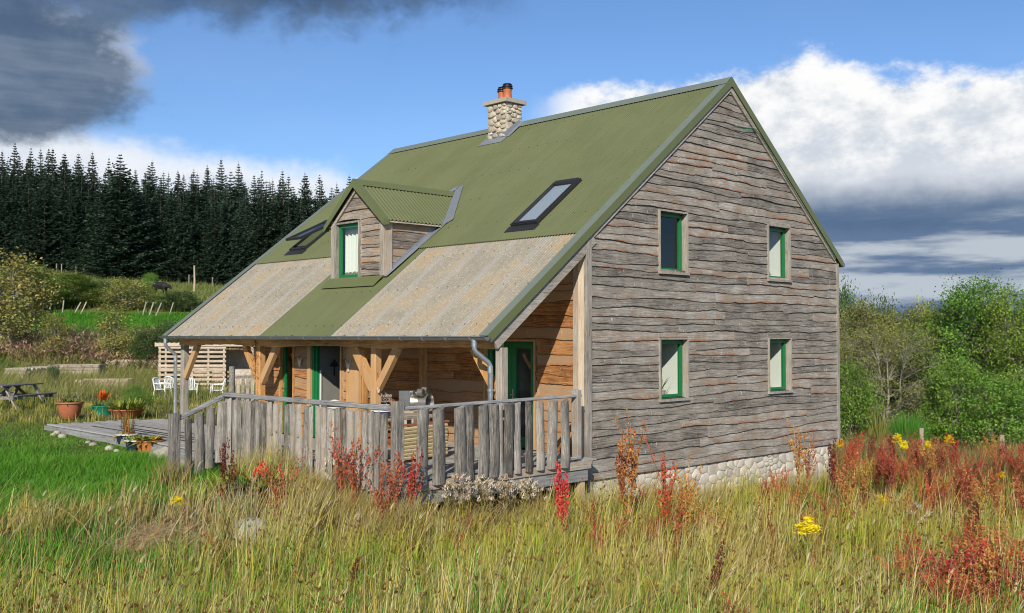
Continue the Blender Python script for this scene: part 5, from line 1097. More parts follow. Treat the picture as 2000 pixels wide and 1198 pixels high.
# boulders
def boulder(loc, k, lab, seed):
    r = random.Random(seed); n, mrows = 10, 7; vs = []
    for j in range(mrows):
        a = math.pi*j/(mrows-1)
        for i in range(n): q_ = 1+r.uniform(-0.16, 0.16); vs.append((math.cos(6.283*i/n)*math.sin(a)*q_, 0.8*math.sin(6.283*i/n)*math.sin(a)*q_, 0.7*math.cos(a)*(1+r.uniform(-.1, .1))))
    fs = [(j*n+i, j*n+(i+1) % n, (j+1)*n+(i+1) % n, (j+1)*n+i) for j in range(mrows-1) for i in range(n)]
    o = MB().add(vs, fs).build('boulder', M['boulder'], None, smooth=True, loc=loc); o.scale = (k, k, k); return tag(o, lab, 'boulder')
q = on_ground(322, 897, 14); boulder(q+Vector((0, 0, 0.0)), 0.32, 'pale boulder beside the foot of the steps', 1)
q = at_d(484, 1017, 14.2); q.z = float(gz(q.x, q.y)); boulder(q+Vector((0, 0, 0.22)), 0.30, 'white stone in the grass below the trough', 2).data.materials[0] = M['plinth_stone']
for i, (px, py) in enumerate(((104, 853), (112, 849), (122, 857), (172, 868), (182, 872), (214, 881), (228, 886))):
    q = on_ground(px, py, 14); boulder(q+Vector((0, 0, 0.02)), 0.07+0.02*(i % 3), ORD[i]+' small edging stone from the left along the deck', 10+i)['group'] = 'edging stones along the deck'
# ================================================================== VEGETATION
RS = np.random.RandomState(77)
RIGHT = np.array([SY, -CY, 0.0]); FWD = np.array([CY, SY, 0.0])
def pick(cols, n, rs=RS, j=0.25):
    c = np.array(cols)[rs.randint(0, len(cols), n)]; return c*(1-j+2*j*rs.rand(n))[:, None]
def blades(P, h, w, lean, leandir, cb, ct, segs=3, rs=RS, curve=2.0):
    """tapered curved strips; P base points (n,3)"""
    n = len(P); ang = rs.rand(n)*6.283; sd = np.stack([np.cos(ang), np.sin(ang), np.zeros(n)], 1); V = []; C = []
    for j in range(segs+1):
        k = j/segs; c = P+np.stack([np.zeros(n), np.zeros(n), h*k*(1-0.25*np.minimum(lean, 1.5)*k)], 1)+leandir*(lean*h*k**curve)[:, None]
        ww = (w*(1-k)**0.8*0.5+0.0006)[:, None]; cc = cb*(1-k)+ct*k
        V += [c-sd*ww, c+sd*ww]; C += [cc, cc]
    m = 2*(segs+1); V = np.stack(V, 1).reshape(-1, 3); C = np.stack(C, 1).reshape(-1, 3)
    b = (np.arange(n)*m)[:, None]; Fc = np.concatenate([b+np.array([2*j, 2*j+1, 2*j+3, 2*j+2]) for j in range(segs)], 0)
    return V, Fc, C
def merge(L):
    V = []; Fs = []; C = []; o = 0
    for v, f, c in L: V.append(v); Fs.append(f+o); C.append(c); o += len(v)
    return np.concatenate(V), np.concatenate(Fs), np.concatenate(C)
def stuff(name, L, mat, label, cat):
    v, f, c = merge(L); o = link(bpy.data.objects.new(name, np_mesh(name, v, f, mat, c))); return tag(o, label, cat, kind='stuff')
def scatter(n, d0, d1, k0, k1, rs=RS, p=1.0):
    d = d0*(d1/d0)**(rs.rand(n)**p); x = d*(k0+(k1-k0)*rs.rand(n)); return x, d
def world(x, d): t = CT+x*SY+d*CY; s = CS-x*CY+d*SY; return t, s
def built(t, s, m=0.0): return ((t > -4.70-m) & (s > -0.42-m) & (t < GW+0.05+m) & (s < 13.65) & ((t < 0) | (s < GL+0.2))) & ~((t > 0.0) & (s < -0.02-m))
def rdir(n, bias, rs=RS, k=0.8):
    a = rs.rand(n)*6.283; v = np.stack([np.cos(a), np.sin(a), np.zeros(n)], 1)*k+np.array(bias); return v/np.maximum(np.linalg.norm(v, axis=1), 1e-6)[:, None]
def is_lawn(x, d): return (x < -3.2-0.25*(d-15.4)+0.9*(vnoise(x, d, 1.2, 5)-0.5)) & (d > 15.9+0.10*(x+8)+1.0*(vnoise(x, d, 1.0, 6)-0.5)) & (d < 26)
OLIVE = (0.42, 0.42, 0.06); GOLD = (0.78, 0.62, 0.15); STRAW = (0.82, 0.69, 0.36); GREEN = (0.20, 0.36, 0.04); DKG = (0.07, 0.17, 0.02); LIME = (0.48, 0.54, 0.07); BROWN = (0.26, 0.13, 0.05)
# --- tall meadow in front of the house: rushes and bents, straw tops, in tussocks
def meadow(n, d0, d1, hs, wk, seed):
    rs = np.random.RandomState(seed); x, d = scatter(n, d0, d1, -0.60, 0.60, rs, 0.9)
    # gather into tussocks
    cx, cd_ = scatter(n//70, d0, d1, -0.6, 0.6, rs); i = rs.randint(0, len(cx), n); g = rs.rand(n) < 0.78
    x = np.where(g, cx[i]+rs.randn(n)*0.10, x); d = np.where(g, cd_[i]+rs.randn(n)*0.10, d)
    t, s = world(x, d); ok = ~built(t, s, 0.05) & ~is_lawn(x, d) & (d > d0*0.9)
    bare = (np.hypot((x+4.9)/0.62, (d-14.3)/0.5) < 1+0.4*(vnoise(x, d, 0.5, 9)-0.5)); ok &= ~(bare & (rs.rand(n) < 0.85))
    x, d, t, s = x[ok], d[ok], t[ok], s[ok]; n = len(x)
    a = vnoise(x, d, 1.6, 3); b = vnoise(x, d, 0.6, 4); e = vnoise(x, d, 3.2, 8)
    lush = np.clip(1.2-np.hypot((x+6.0)/2.0, (d-12.9)/2.2), 0, 1)*2.2+np.clip(0.55-(d-9.5)/7, 0, 0.5)*vnoise(x, d, 0.9, 14)*1.3
    dry = np.clip(1-np.hypot((x+4.6)/2.2, (d-14.8)/1.6), 0, 1)+np.clip(1-np.hypot((x-4.6)/1.3, (d-11.5)/1.5), 0, 1)*0.8+np.clip(1-np.hypot((x+1.6)/1.2, (d-14.2)/1.0), 0, 1)*0.7
    h = hs*(0.40+0.95*rs.rand(n))*(0.55+0.85*b)*(0.8+0.4*e); h *= np.where(lush > 0.3, 0.75, 1.0); h *= np.where(bare[ok], 0.4, 1.0)
    under = np.clip((s+0.6)/0.6, 0, 1)*(t > -5); h *= 1-0.25*under
    h *= np.where((x < -4.0) & (d > 13.2), 0.55, 1.0)
    P = np.stack([t, s, gz(t, s)-0.03], 1)
    r = rs.rand(n)+(a-0.5)*0.7
    cb = np.where((r < 0.35)[:, None], np.array(GREEN), np.array(OLIVE)); ct = np.where((r < 0.25)[:, None], np.array(LIME), np.where((r < 0.72)[:, None], np.array(GOLD)*0.95, np.array(STRAW)))
    k = (rs.rand(n) < lush)[:, None]; cb = np.where(k, np.array(DKG)*1.25, cb); ct = np.where(k, np.array((0.16, 0.42, 0.04)), ct)
    k = (rs.rand(n) < dry)[:, None]; cb = np.where(k, np.array((0.42, 0.34, 0.15)), cb); ct = np.where(k, np.array((0.66, 0.56, 0.36)), ct)
    v = (0.50+0.95*rs.rand(n))[:, None]; lean = 0.04+0.34*rs.rand(n)+0.45*(rs.rand(n) < 0.10)
    return blades(P, h, wk*(0.7+0.7*rs.rand(n)), lean, rdir(n, RIGHT*0.75, rs, 0.85), cb*v, np.minimum(ct*v, 0.9), 3, rs, 1.6), (x, d, P, h)
m1, i1 = meadow(92000, 7.2, 17.5, 0.76, 0.015, 1); m2, i2 = meadow(52000, 17.0, 44, 0.62, 0.016, 2)
stuff('meadow_grass', [m1], M['blade'], 'tall tawny meadow grass and rushes filling the foreground', 'grass')
stuff('meadow_grass', [m2], M['blade'], 'tall tawny meadow grass beyond the gable and to the right', 'grass')
# seed heads: brown rush flowers beside the stem, pale bent plumes
x, d, P, h = i1; rs = np.random.RandomState(5); k = rs.rand(len(x)) < 0.10; c = P[k]+np.stack([np.zeros(k.sum()), np.zeros(k.sum()), h[k]*0.86], 1)+rdir(k.sum(), RIGHT*0.8, rs)*(0.18*h[k])[:, None]
n = len(c); L = []
for q_ in range(4): L.append(blades(c+rs.randn(n, 3)*0.008, 0.035+0.025*rs.rand(n), np.full(n, 0.016), 0.6+rs.rand(n), rdir(n, (0, 0, 0), rs), pick([BROWN, (0.16, 0.08, 0.03)], n, rs), pick([(0.36, 0.19, 0.07)], n, rs), 2, rs))
stuff('rush_flowers', L, M['blade'], 'brown flower tufts of the rushes', 'rush flowers')
k = rs.rand(len(x)) < 0.0024*(2.5*vnoise(x, d, 1.5, 17)**2)+0.006*np.exp(-((x+4.5)/2.2)**2-((d-14.8)/1.2)**2); t_, s_ = P[k][:, 0], P[k][:, 1]; n = k.sum(); b0 = P[k]; hh = 0.75+0.35*rs.rand(n); hh *= np.where((x[k] < -4) & (d[k] > 13), 0.75, 1); dr = rdir(n, RIGHT*1.2, rs); ln = 0.15+0.3*rs.rand(n)
L = [blades(b0, hh, np.full(n, 0.005), ln, dr, pick([(0.5, 0.42, 0.2)], n, rs), pick([STRAW], n, rs), 3, rs)]
tip = b0+np.stack([0*hh, 0*hh, hh*0.80*(1-0.25*ln*0.85)], 1)+dr*(ln*hh*0.72)[:, None]
for q_ in range(4): L.append(blades(tip+rs.randn(n, 3)*0.006, 0.08+0.05*rs.rand(n), 0.010+0.006*rs.rand(n), 0.5+0.3*rs.rand(n), dr, pick([(0.62, 0.50, 0.30), (0.68, 0.58, 0.38)], n, rs), pick([(0.70, 0.62, 0.44)], n, rs), 3, rs, 1.4))
stuff('grass_plumes', L, M['blade'], 'pale feathery seed heads of the meadow grass', 'grass heads')
# --- rank growth against the deck and the plinth
rs = np.random.RandomState(15); n = 17000; u = rs.rand(n); side = rs.rand(n) < 0.45
t = np.where(side, -4.8-0.75*rs.rand(n)**1.5, -5.0+14.2*u); s = np.where(side, -1.1+4.2*u, -0.50-0.8*rs.rand(n)**1.5)
k = ~built(t, s, 0.03) & ~((t > 3.2) & (rs.rand(n) < 0.62)); t, s = t[k], s[k]; n = len(t); x, d = w2c(t, s)
h = np.where(t > 0.2, np.where(t < 3.5, 0.95-0.10*t, 0.55), np.where(t < -4.75, 0.80, 0.72))*(0.4+0.7*rs.rand(n))*(0.7+0.6*vnoise(x, d, 0.5, 77)); v = (0.6+0.7*rs.rand(n))[:, None]
stuff('rank_grass', [blades(np.stack([t, s, gz(t, s)-0.03], 1), h, 0.012+0.006*rs.rand(n), 0.1+0.35*rs.rand(n), rdir(n, RIGHT*0.7, rs), pick([OLIVE, GREEN, (0.36, 0.28, 0.12)], n, rs), pick([GOLD, STRAW, LIME, (0.62, 0.52, 0.32)], n, rs), 3, rs)], M['blade'], 'rank dry grass grown up against the deck and plinth', 'grass')
n = 1500; x = -4.9+rs.randn(n)*0.42; d = 14.3+rs.randn(n)*0.36; t, s = world(x, d)
stuff('flattened_straw', [blades(np.stack([t, s, gz(t, s)+0.02+0.05*rs.rand(n)], 1), 0.12+0.12*rs.rand(n), 0.012+0.008*rs.rand(n), 1.6+1.2*rs.rand(n), rdir(n, RIGHT*0.5, rs), pick([(0.62, 0.50, 0.30)], n, rs), pick([(0.74, 0.62, 0.42)], n, rs), 3, rs, 1.2)], M['blade'], 'flattened pale straw at the lawn edge', 'straw')
# long bleached stalks lying across the meadow
n = 2600; x, d = scatter(n, 8.5, 17, -0.55, 0.55, rs); t, s = world(x, d); k = ~built(t, s, 0.1) & ~is_lawn(x, d); t, s = t[k], s[k]; n = len(t)
stuff('bent_stalks', [blades(np.stack([t, s, gz(t, s)+0.1], 1), 0.55+0.45*rs.rand(n), 0.008+0.005*rs.rand(n), 0.4+1.0*rs.rand(n), rdir(n, RIGHT*0.9, rs, 1.0), pick([(0.60, 0.46, 0.20), (0.5, 0.28, 0.10)], n, rs), pick([(0.84, 0.72, 0.44), (0.62, 0.36, 0.14)], n, rs), 4, rs, 1.5)], M['blade'], 'long bleached stalks bent across the meadow', 'stalks')
# --- lawn
rs = np.random.RandomState(21); n = 105000; x, d = scatter(n, 15.0, 26.5, -0.62, -0.12, rs); t, s = world(x, d); ok = is_lawn(x, d) & ~built(t, s, 0.02); x, d, t, s = x[ok], d[ok], t[ok], s[ok]; n = len(x)
a = vnoise(x, d, 0.9, 31); far = np.clip((d-20.0)/2.5, 0, 1)
h = (0.07+0.13*rs.rand(n))*(0.45+1.1*a)*(1-0.55*far); v = (0.7+0.6*rs.rand(n))[:, None]
yl = vnoise(x, d, 0.7, 33); cb = np.array((0.06, 0.20, 0.015))*v; ct = np.where((rs.rand(n) < 0.04+0.35*far+0.55*np.clip(yl-0.5, 0, 1))[:, None], np.array((0.42, 0.46, 0.10)), np.array((0.19, 0.44, 0.04)))*v
stuff('lawn_grass', [blades(np.stack([t, s, gz(t, s)-0.01], 1), h, np.full(n, 0.011), 0.2+0.6*rs.rand(n), rdir(n, RIGHT*0.3, rs), cb, ct, 2, rs)], M['blade'], 'short bright green lawn left of the steps', 'grass')
# --- rough grass in the garden, the green hill field, the hillside
def rough(n, d0, d1, k0, k1, h0, w0, cols, tips, seed, label, cond=None):
    rs = np.random.RandomState(seed); x, d = scatter(n, d0, d1, k0, k1, rs); t, s = world(x, d); ok = ~built(t, s, 0.05)
    if cond is not None: ok &= cond(x, d, rs)
    x, d, t, s = x[ok], d[ok], t[ok], s[ok]; n = len(x); h = h0*(0.4+1.0*rs.rand(n))*(0.4+1.2*vnoise(x, d, 2.0, seed))
    stuff('rough_grass', [blades(np.stack([t, s, gz(t, s)-0.02], 1), h, w0*(0.7+0.6*rs.rand(n)), 0.2+0.5*rs.rand(n), rdir(n, RIGHT*0.4, rs), pick(cols, n, rs), pick(tips, n, rs), 2, rs)], M['blade'], label, 'grass')
rough(22000, 24.5, 36, -0.62, -0.22, 0.14, 0.016, [(0.10, 0.16, 0.03), (0.16, 0.18, 0.04)], [(0.20, 0.28, 0.05), (0.40, 0.36, 0.12)], 41, 'patchy grass around the picnic table and pots', lambda x, d, r: (vnoise(x, d, 1.1, 51)+r.rand(len(x))*0.4) > 0.45)
rough(38000, 34, 60, -0.60, -0.18, 0.75, 0.026, [(0.12, 0.18, 0.03), (0.22, 0.22, 0.06)], [(0.45, 0.42, 0.14), (0.56, 0.48, 0.22), (0.24, 0.32, 0.06)], 42, 'overgrown grass of the vegetable garden', lambda x, d, r: ~((x > -0.37*d) & (x < -0.26*d) & (d < 43) & (r.rand(len(x)) < 0.85)))
rough(16000, 64, 87, -0.60, -0.16, 0.30, 0.07, [(0.055, 0.20, 0.012)], [(0.10, 0.34, 0.025), (0.14, 0.36, 0.03)], 43, 'bright green grass of the small hillside field')
rough(16000, 89, 150, -0.56, -0.16, 0.55, 0.10, [(0.15, 0.20, 0.05)], [(0.26, 0.29, 0.08), (0.32, 0.32, 0.11)], 44, 'pale pasture below the spruce wood')
rough(18000, 25, 46, 0.28, 0.62, 0.62, 0.022, [(0.22, 0.21, 0.06), (0.15, 0.19, 0.04)], [(0.52, 0.43, 0.20), (0.40, 0.38, 0.12)], 45, 'dry grass between the red docks and the trees')
# --- willowherb thicket behind the garden
rs = np.random.RandomState(61); n = 3800; x, d = scatter(n, 51, 63, -0.60, -0.26, rs); t, s = world(x, d); P = np.stack([t, s, gz(t, s)], 1); h = (0.9+0.7*rs.rand(n))*(0.7+0.5*vnoise(x, d, 3, 12))
L = [blades(P, h, np.full(n, 0.03), 0.1+0.1*rs.rand(n), rdir(n, RIGHT*0.3, rs), pick([(0.10, 0.12, 0.03), (0.2, 0.15, 0.06)], n, rs), pick([(0.34, 0.20, 0.13), (0.30, 0.26, 0.10)], n, rs), 2, rs)]
for q_ in range(9):
    k = rs.rand(n); c = P+np.stack([0*h, 0*h, h*(0.15+0.75*k)], 1)+rs.randn(n, 3)*0.04; hi = k > 0.72
    cc = np.where(hi[:, None], pick([(0.42, 0.20, 0.22), (0.40, 0.26, 0.16), (0.34, 0.26, 0.13)], n, rs), pick([(0.09, 0.14, 0.03), (0.18, 0.20, 0.05), (0.30, 0.20, 0.08)], n, rs)); L.append(blades(c, 0.20+0.1*rs.rand(n), np.full(n, 0.055), 1.0+rs.rand(n), rdir(n, (0, 0, 0), rs), cc, cc, 2, rs))
stuff('willowherb', L, M['leaf'], 'pinkish brown willowherb thicket behind the garden', 'willowherb')

# --- dock plants: red-brown seed spikes
def dock_mesh(seed, H, nspk, cols, spread, dens=1.0, leaves=0, wisp=1.0):
    rs = np.random.RandomState(seed); L = []; stem = np.array((0.30, 0.12, 0.05)); pts = []
    ld = rdir(1, (0, 0, 0), rs)[0]; bend = rs.uniform(0.02, 0.12)
    def path(k): return np.array([0, 0, H*k])+ld*bend*H*k*k
    spikes = [(0.0, 1.0, None)]+[(rs.uniform(0.30, 0.75), rs.uniform(0.28, 0.5), rdir(1, (0, 0, 0), rs)[0]) for _ in range(nspk-1)]
    z0 = np.zeros((1, 3)); L.append(blades(z0, np.array([H]), np.array([0.014]), np.array([bend]), ld[None], stem[None], stem[None], 4, rs))
    for k0, ln, dr in spikes:
        if dr is None: base = path(0.40); end = path(1.0)
        else: base = path(k0); end = base+np.array([0, 0, H*ln])+dr*H*ln*spread
        L.append(blades(base[None], np.array([np.linalg.norm(end-base)]), np.array([0.008]), np.array([np.linalg.norm((end-base)[:2])/max((end-base)[2], 0.05)]), ((end-base)*np.array([1, 1, 0])/max(np.linalg.norm((end-base)[:2]), 1e-4))[None], stem[None], stem[None], 2, rs, 1.0))
        n = int((95 if dr is None else 46)*dens); k = rs.rand(n)**0.9; r_ = (0.030*(1-0.75*k)+0.004)*wisp; a = rs.rand(n)*6.283
        q = base+(end-base)*k[:, None]+np.stack([np.cos(a)*r_, np.sin(a)*r_, rs.randn(n)*0.008], 1)
        c = pick(cols, n, rs, 0.35); L.append(blades(q, 0.012+0.02*rs.rand(n), (0.016+0.012*rs.rand(n))*min(1, 0.35+0.6*wisp), 0.5*rs.rand(n), rdir(n, (0, 0, 0), rs), c, c*1.15, 2, rs))
    if leaves:
        k = rs.rand(leaves)*0.35; q = np.array([path(a) for a in k]); c = pick([(0.30, 0.16, 0.04), (0.16, 0.18, 0.04), (0.42, 0.13, 0.04)], leaves, rs); L.append(blades(q, 0.10+0.14*rs.rand(leaves), 0.03+0.02*rs.rand(leaves), 0.8+rs.rand(leaves), rdir(leaves, (0, 0, 0), rs), c, c, 3, rs))
    return merge(L)
def dmesh(*a, **k): v, f, c = dock_mesh(*a, **k); return np_mesh('dock_plant', v, f, M['leaf'], c)
RUST = [(0.36, 0.095, 0.04), (0.42, 0.155, 0.065), (0.26, 0.065, 0.03)]; REDD = [(0.46, 0.055, 0.035), (0.38, 0.08, 0.035)]; DARK = [(0.115, 0.035, 0.02), (0.16, 0.05, 0.025)]; CRIM = [(0.62, 0.025, 0.03), (0.52, 0.04, 0.04), (0.66, 0.09, 0.06)]; AMB = [(0.50, 0.23, 0.06), (0.45, 0.15, 0.04), (0.36, 0.24, 0.07)]
DV = {'rust': [dmesh(100+i, 1.0, 13, RUST, 0.36, 0.9, 6, 0.8) for i in range(6)], 'red': [dmesh(120+i, 1.0, 12, REDD, 0.36, 0.9, 8, 0.8) for i in range(5)], 'dark': [dmesh(140+i, 1.0, 4, DARK, 0.12, 1.6, 4, 1.25) for i in range(3)],
      'crim': [dmesh(160, 1.0, 6, CRIM, 0.16, 1.7, 6, 1.2)], 'amber': [dmesh(180+i, 1.0, 13, AMB, 0.40, 0.75, 12, 0.75) for i in range(4)], 'bush': [dmesh(200+i, 1.0, 14, REDD+RUST, 0.75, 0.8, 14) for i in range(3)]}
dr_ = random.Random(31)
def dock(kind, px, d_, h, label, group=None, tilt=(0, 0), top=None):
    q = at_d(px, 1000, d_); q.z = float(gz(q.x, q.y))
    if top is not None: h = at_d(px, top, d_).z-q.z
    o = put('dock_plant', dr_.choice(DV[kind]), None, q, (tilt[0], tilt[1], dr_.uniform(-0.3, 0.3) if any(tilt) else dr_.uniform(0, 6.28)), (h, h, h)); return tag(o, label, 'dock plant', group)
def tl(a): return (a*-CY*-1, a*SY)      # tilt to the right of the view
dock('crim', 1100, 14.6, 0, 'vivid crimson dock spike standing alone below the corner of the house', top=912)
dock('dark', 655, 10.2, 0, 'thick dark brown dock spike at the bottom edge left of centre', top=1088, tilt=(0.10, 0.14))
dock('dark', 1368, 11.0, 0, 'dark maroon dock stem leaning right in the open grass', top=1052, tilt=(0.12, 0.16))
dock('red', 1302, 15.2, 0, 'slender dark red dock in front of the stone plinth', top=900)
dock('dark', 437, 15.3, 0, 'brown dock spike in front of the yellow leaves by the railing', top=866)
dock('dark', 452, 15.4, 0, 'second brown dock spike beside the yellow leaves by the railing', top=880)
dock('bush', 548, 14.4, 0, 'bushy brick red dock spreading in front of the trough', top=905)
dock('bush', 690, 15.0, 0, 'wine red dock clump reaching over the railing foot', top=862)
dock('red', 665, 15.3, 0, 'wine red dock left of the clump at the railing foot', top=870)
dock('rust', 770, 14.6, 0, 'rusty dock in front of the railing corner', top=900)
dock('rust', 745, 14.4, 0, 'rusty dock just left of the railing corner', top=905)
dock('red', 800, 14.6, 0, 'reddish dock just right of the railing corner', top=885)
dock('amber', 1232, 15.9, 0, 'tall wispy orange dock against the gable boards near the corner', top=838)
dock('rust', 1218, 16.1, 0, 'wispy rust dock beside the tall orange one at the gable', top=868)
dock('amber', 1560, 19.6, 0, 'wispy amber dock against the far end of the gable', top=846)
dock('amber', 1578, 20.0, 0, 'greenish amber dock beside the far plinth corner', top=868)
dock('dark', 1628, 20.8, 0, 'dark maroon dock touching the far corner of the house', top=866)
dock('dark', 1893, 13.6, 0, 'dark brown dock spike standing tall in the right foreground', top=955)
dock('dark', 1908, 13.9, 0, 'shorter dark brown dock spike beside the tall one on the right', top=985)
dock('amber', 1345, 14.5, 0, 'thin orange dock before the plinth stones', top=925); dock('rust', 1160, 14.8, 0, 'thin rust dock right of the crimson one', top=985)
r = random.Random(71)
def fld(n, kinds, k0, k1, d0, d1, h0, h1, label, group, cond=lambda t, s: True):
    m = 0
    while m < n:
        d_ = r.uniform(d0, d1); x = d_*r.uniform(k0, k1); t, s = c2w(x, d_)
        if built(np.array(t), np.array(s), 0.25) or not cond(t, s): continue
        o = put('dock_plant', r.choice(DV[r.choice(kinds)]), None, (t, s, float(gz(t, s))-0.02), (r.gauss(0, 0.05), r.gauss(0.05, 0.05), r.uniform(0, 6.28)), (1, 1, 1)); h = r.uniform(h0, h1); o.scale = (h*r.uniform(1.0, 1.8), h*r.uniform(1.0, 1.8), h)
        tag(o, label, 'dock plant', group); m += 1
fld(150, ['rust', 'rust', 'red', 'amber', 'rust', 'dark'], 0.315, 0.53, 16.0, 29.5, 0.5, 1.2, 'rust red dock in the dense stand on the right of the house', 'docks in the stand right of the house')
fld(26, ['rust', 'red', 'amber'], 0.10, 0.33, 14.2, 19.5, 0.6, 1.05, 'small reddish dock in the grass before the plinth', 'docks before the plinth', lambda t, s: s < -0.7)
fld(24, ['amber', 'rust', 'red'], -0.30, 0.36, 9.5, 16.5, 0.40, 0.72, 'thin reddish dock wisp scattered in the open meadow', 'scattered docks in the meadow')
fld(36, ['amber', 'bush', 'amber', 'rust'], 0.43, 0.56, 9.2, 12.2, 0.55, 0.95, 'amber brown dock at the bottom right corner', 'docks at the bottom right corner')
fld(70, ['red', 'bush', 'bush', 'amber'], 0.38, 0.57, 9.0, 13.2, 0.6, 1.05, 'orange red dock in the right foreground corner', 'docks in the right foreground')
# ragwort: yellow flat flower heads
def ragwort_mesh(seed):
    rs = np.random.RandomState(seed); L = []; n = 16; b = np.zeros((n, 3)); a = rs.rand(n)*6.283; tips = np.stack([np.cos(a)*0.15*np.sqrt(rs.rand(n)), np.sin(a)*0.15*np.sqrt(rs.rand(n)), 0.86+0.08*rs.rand(n)], 1); tips[:, 2] -= 5.0*(tips[:, 0]**2+tips[:, 1]**2)
    st = np.array([0, 0, 0.5]); L.append(blades(np.zeros((1, 3)), np.array([0.55]), np.array([0.015]), np.array([0.02]), np.array([[1., 0, 0]]), np.array([[0.2, 0.2, 0.05]]), np.array([[0.25, 0.26, 0.06]]), 2, rs))
    for q in tips:
        v = q-st; L.append(blades(st[None], np.array([v[2]]), np.array([0.006]), np.array([np.hypot(v[0], v[1])/v[2]]), (np.array([v[0], v[1], 0])/max(np.hypot(v[0], v[1]), 1e-4))[None], np.array([[0.25, 0.26, 0.06]]), np.array([[0.25, 0.26, 0.06]]), 1, rs, 1.0))
        m = 26; c = pick([(0.95, 0.74, 0.015), (0.90, 0.66, 0.01)], m, rs, 0.08); L.append(blades(q+rs.randn(m, 3)*np.array([0.026, 0.026, 0.016]), np.full(m, 0.026), np.full(m, 0.034), 1.6+rs.rand(m), rdir(m, (0, 0, 0), rs), c, c, 1, rs))
    m = 24; q = np.stack([rs.randn(m)*0.02, rs.randn(m)*0.02, rs.rand(m)*0.7], 1); c = pick([(0.10, 0.16, 0.03)], m, rs); L.append(blades(q, 0.12+0.06*rs.rand(m), np.full(m, 0.03), 1.0+rs.rand(m), rdir(m, (0, 0, 0), rs), c, c, 2, rs)); v_, f_, c_ = [], [], []
    o = 0; V = []; Fs = []; C = []
    for v, f, c in L: V.append(v); Fs.append(f+o); C.append(c); o += len(v)
    return np_mesh('ragwort', np.concatenate(V), np.concatenate(Fs), M['leaf'], np.concatenate(C))
RW = [ragwort_mesh(i) for i in range(3)]
for i, (px, py, d_, k, lab) in enumerate(((1576, 1012, 13.0, 1.25, 'large yellow ragwort head in the open grass right of centre'), (1268, 1133, 10.6, 1.0, 'low yellow ragwort near the bottom edge'), (1752, 850, 24, 1.0, 'yellow ragwort among the docks near the house'), (1768, 862, 23.5, 0.8, 'second yellow ragwort among the docks near the house'), (1812, 862, 24.5, 0.9, 'yellow ragwort below the first fence post'), (1855, 852, 25, 1.0, 'yellow ragwort between the two fence posts'), (1722, 968, 16.5, 0.8, 'yellow ragwort at the foot of the red dock stand'), (1641, 858, 24, 0.7, 'yellow ragwort at the far corner of the house'), (345, 972, 14.5, 0.7, 'small yellow ragwort at the lawn edge'), (1955, 922, 21, 0.7, 'yellow ragwort near the right edge of the picture'))):
    q = at_d(px, py, d_); g0 = float(gz(q.x, q.y)); h = max((q.z-g0)/0.92, 0.25); tag(put('ragwort', RW[i % 3], None, (q.x, q.y, g0), (0, 0, i*1.3), (k*0.72, k*0.72, h)), lab, 'ragwort')
# thistles gone to seed below the deck edge
def thistle_mesh(seed):
    rs = np.random.RandomState(seed); L = []
    for q in range(9):
        a = rs.rand()*6.283; tip = np.array([math.cos(a)*0.22*rs.rand(), math.sin(a)*0.22*rs.rand(), 0.65+0.35*rs.rand()]); L.append(blades(np.zeros((1, 3)), tip[2:3], np.array([0.010]), np.array([np.hypot(tip[0], tip[1])/tip[2]]), np.array([[math.cos(a), math.sin(a), 0]]), np.array([[0.28, 0.21, 0.10]]), np.array([[0.3, 0.23, 0.12]]), 2, rs, 1.3))
        m = 30; c = pick([(0.74, 0.68, 0.57), (0.66, 0.56, 0.42), (0.42, 0.31, 0.18)], m, rs, 0.15); L.append(blades(tip+rs.randn(m, 3)*0.017, 0.03+0.035*rs.rand(m), np.full(m, 0.016), 1.0*rs.rand(m)+0.3, rdir(m, (0, 0, 0), rs), c, c, 2, rs))
        m = 12; k = rs.rand(m)[:, None]; c = pick([(0.30, 0.22, 0.10), (0.16, 0.12, 0.06), (0.2, 0.2, 0.06)], m, rs); L.append(blades(tip*k, 0.08+0.06*rs.rand(m), np.full(m, 0.022), 1+rs.rand(m), rdir(m, (0, 0, 0), rs), c, c, 2, rs))
    v, f, c = merge(L); return np_mesh('thistle', v, f, M['leaf'], c)
TH = [thistle_mesh(i) for i in range(3)]
for i in range(13):
    px = 880+14.5*i; d_ = 15.3+0.12*i+r.uniform(-0.3, 0.2); q = at_d(px, r.uniform(924, 946), d_); g0 = float(gz(q.x, q.y)); h = q.z-g0; tag(put('thistle', TH[i % 3], None, (q.x, q.y, g0), (0, 0, i*2.1), (1.0, 1.0, h)), ORD[i]+' dead fluffy-headed thistle from the left below the deck edge', 'thistle', 'thistles gone to seed below the deck')
q = at_d(1790, 985, 15.5); g0 = float(gz(q.x, q.y)); tag(put('thistle', TH[1], None, (q.x, q.y, g0), (0, 0, 1), (1, 1, q.z-g0)), 'pale fluffy thistle among the grass right of the house', 'thistle')
q = at_d(642, 880, 14.9); g0 = float(gz(q.x, q.y)); tag(put('thistle', TH[0], None, (q.x, q.y, g0), (0, 0, 2), (0.5, 0.5, q.z-g0)), 'narrow whitish thistle stem in front of the palings', 'thistle')
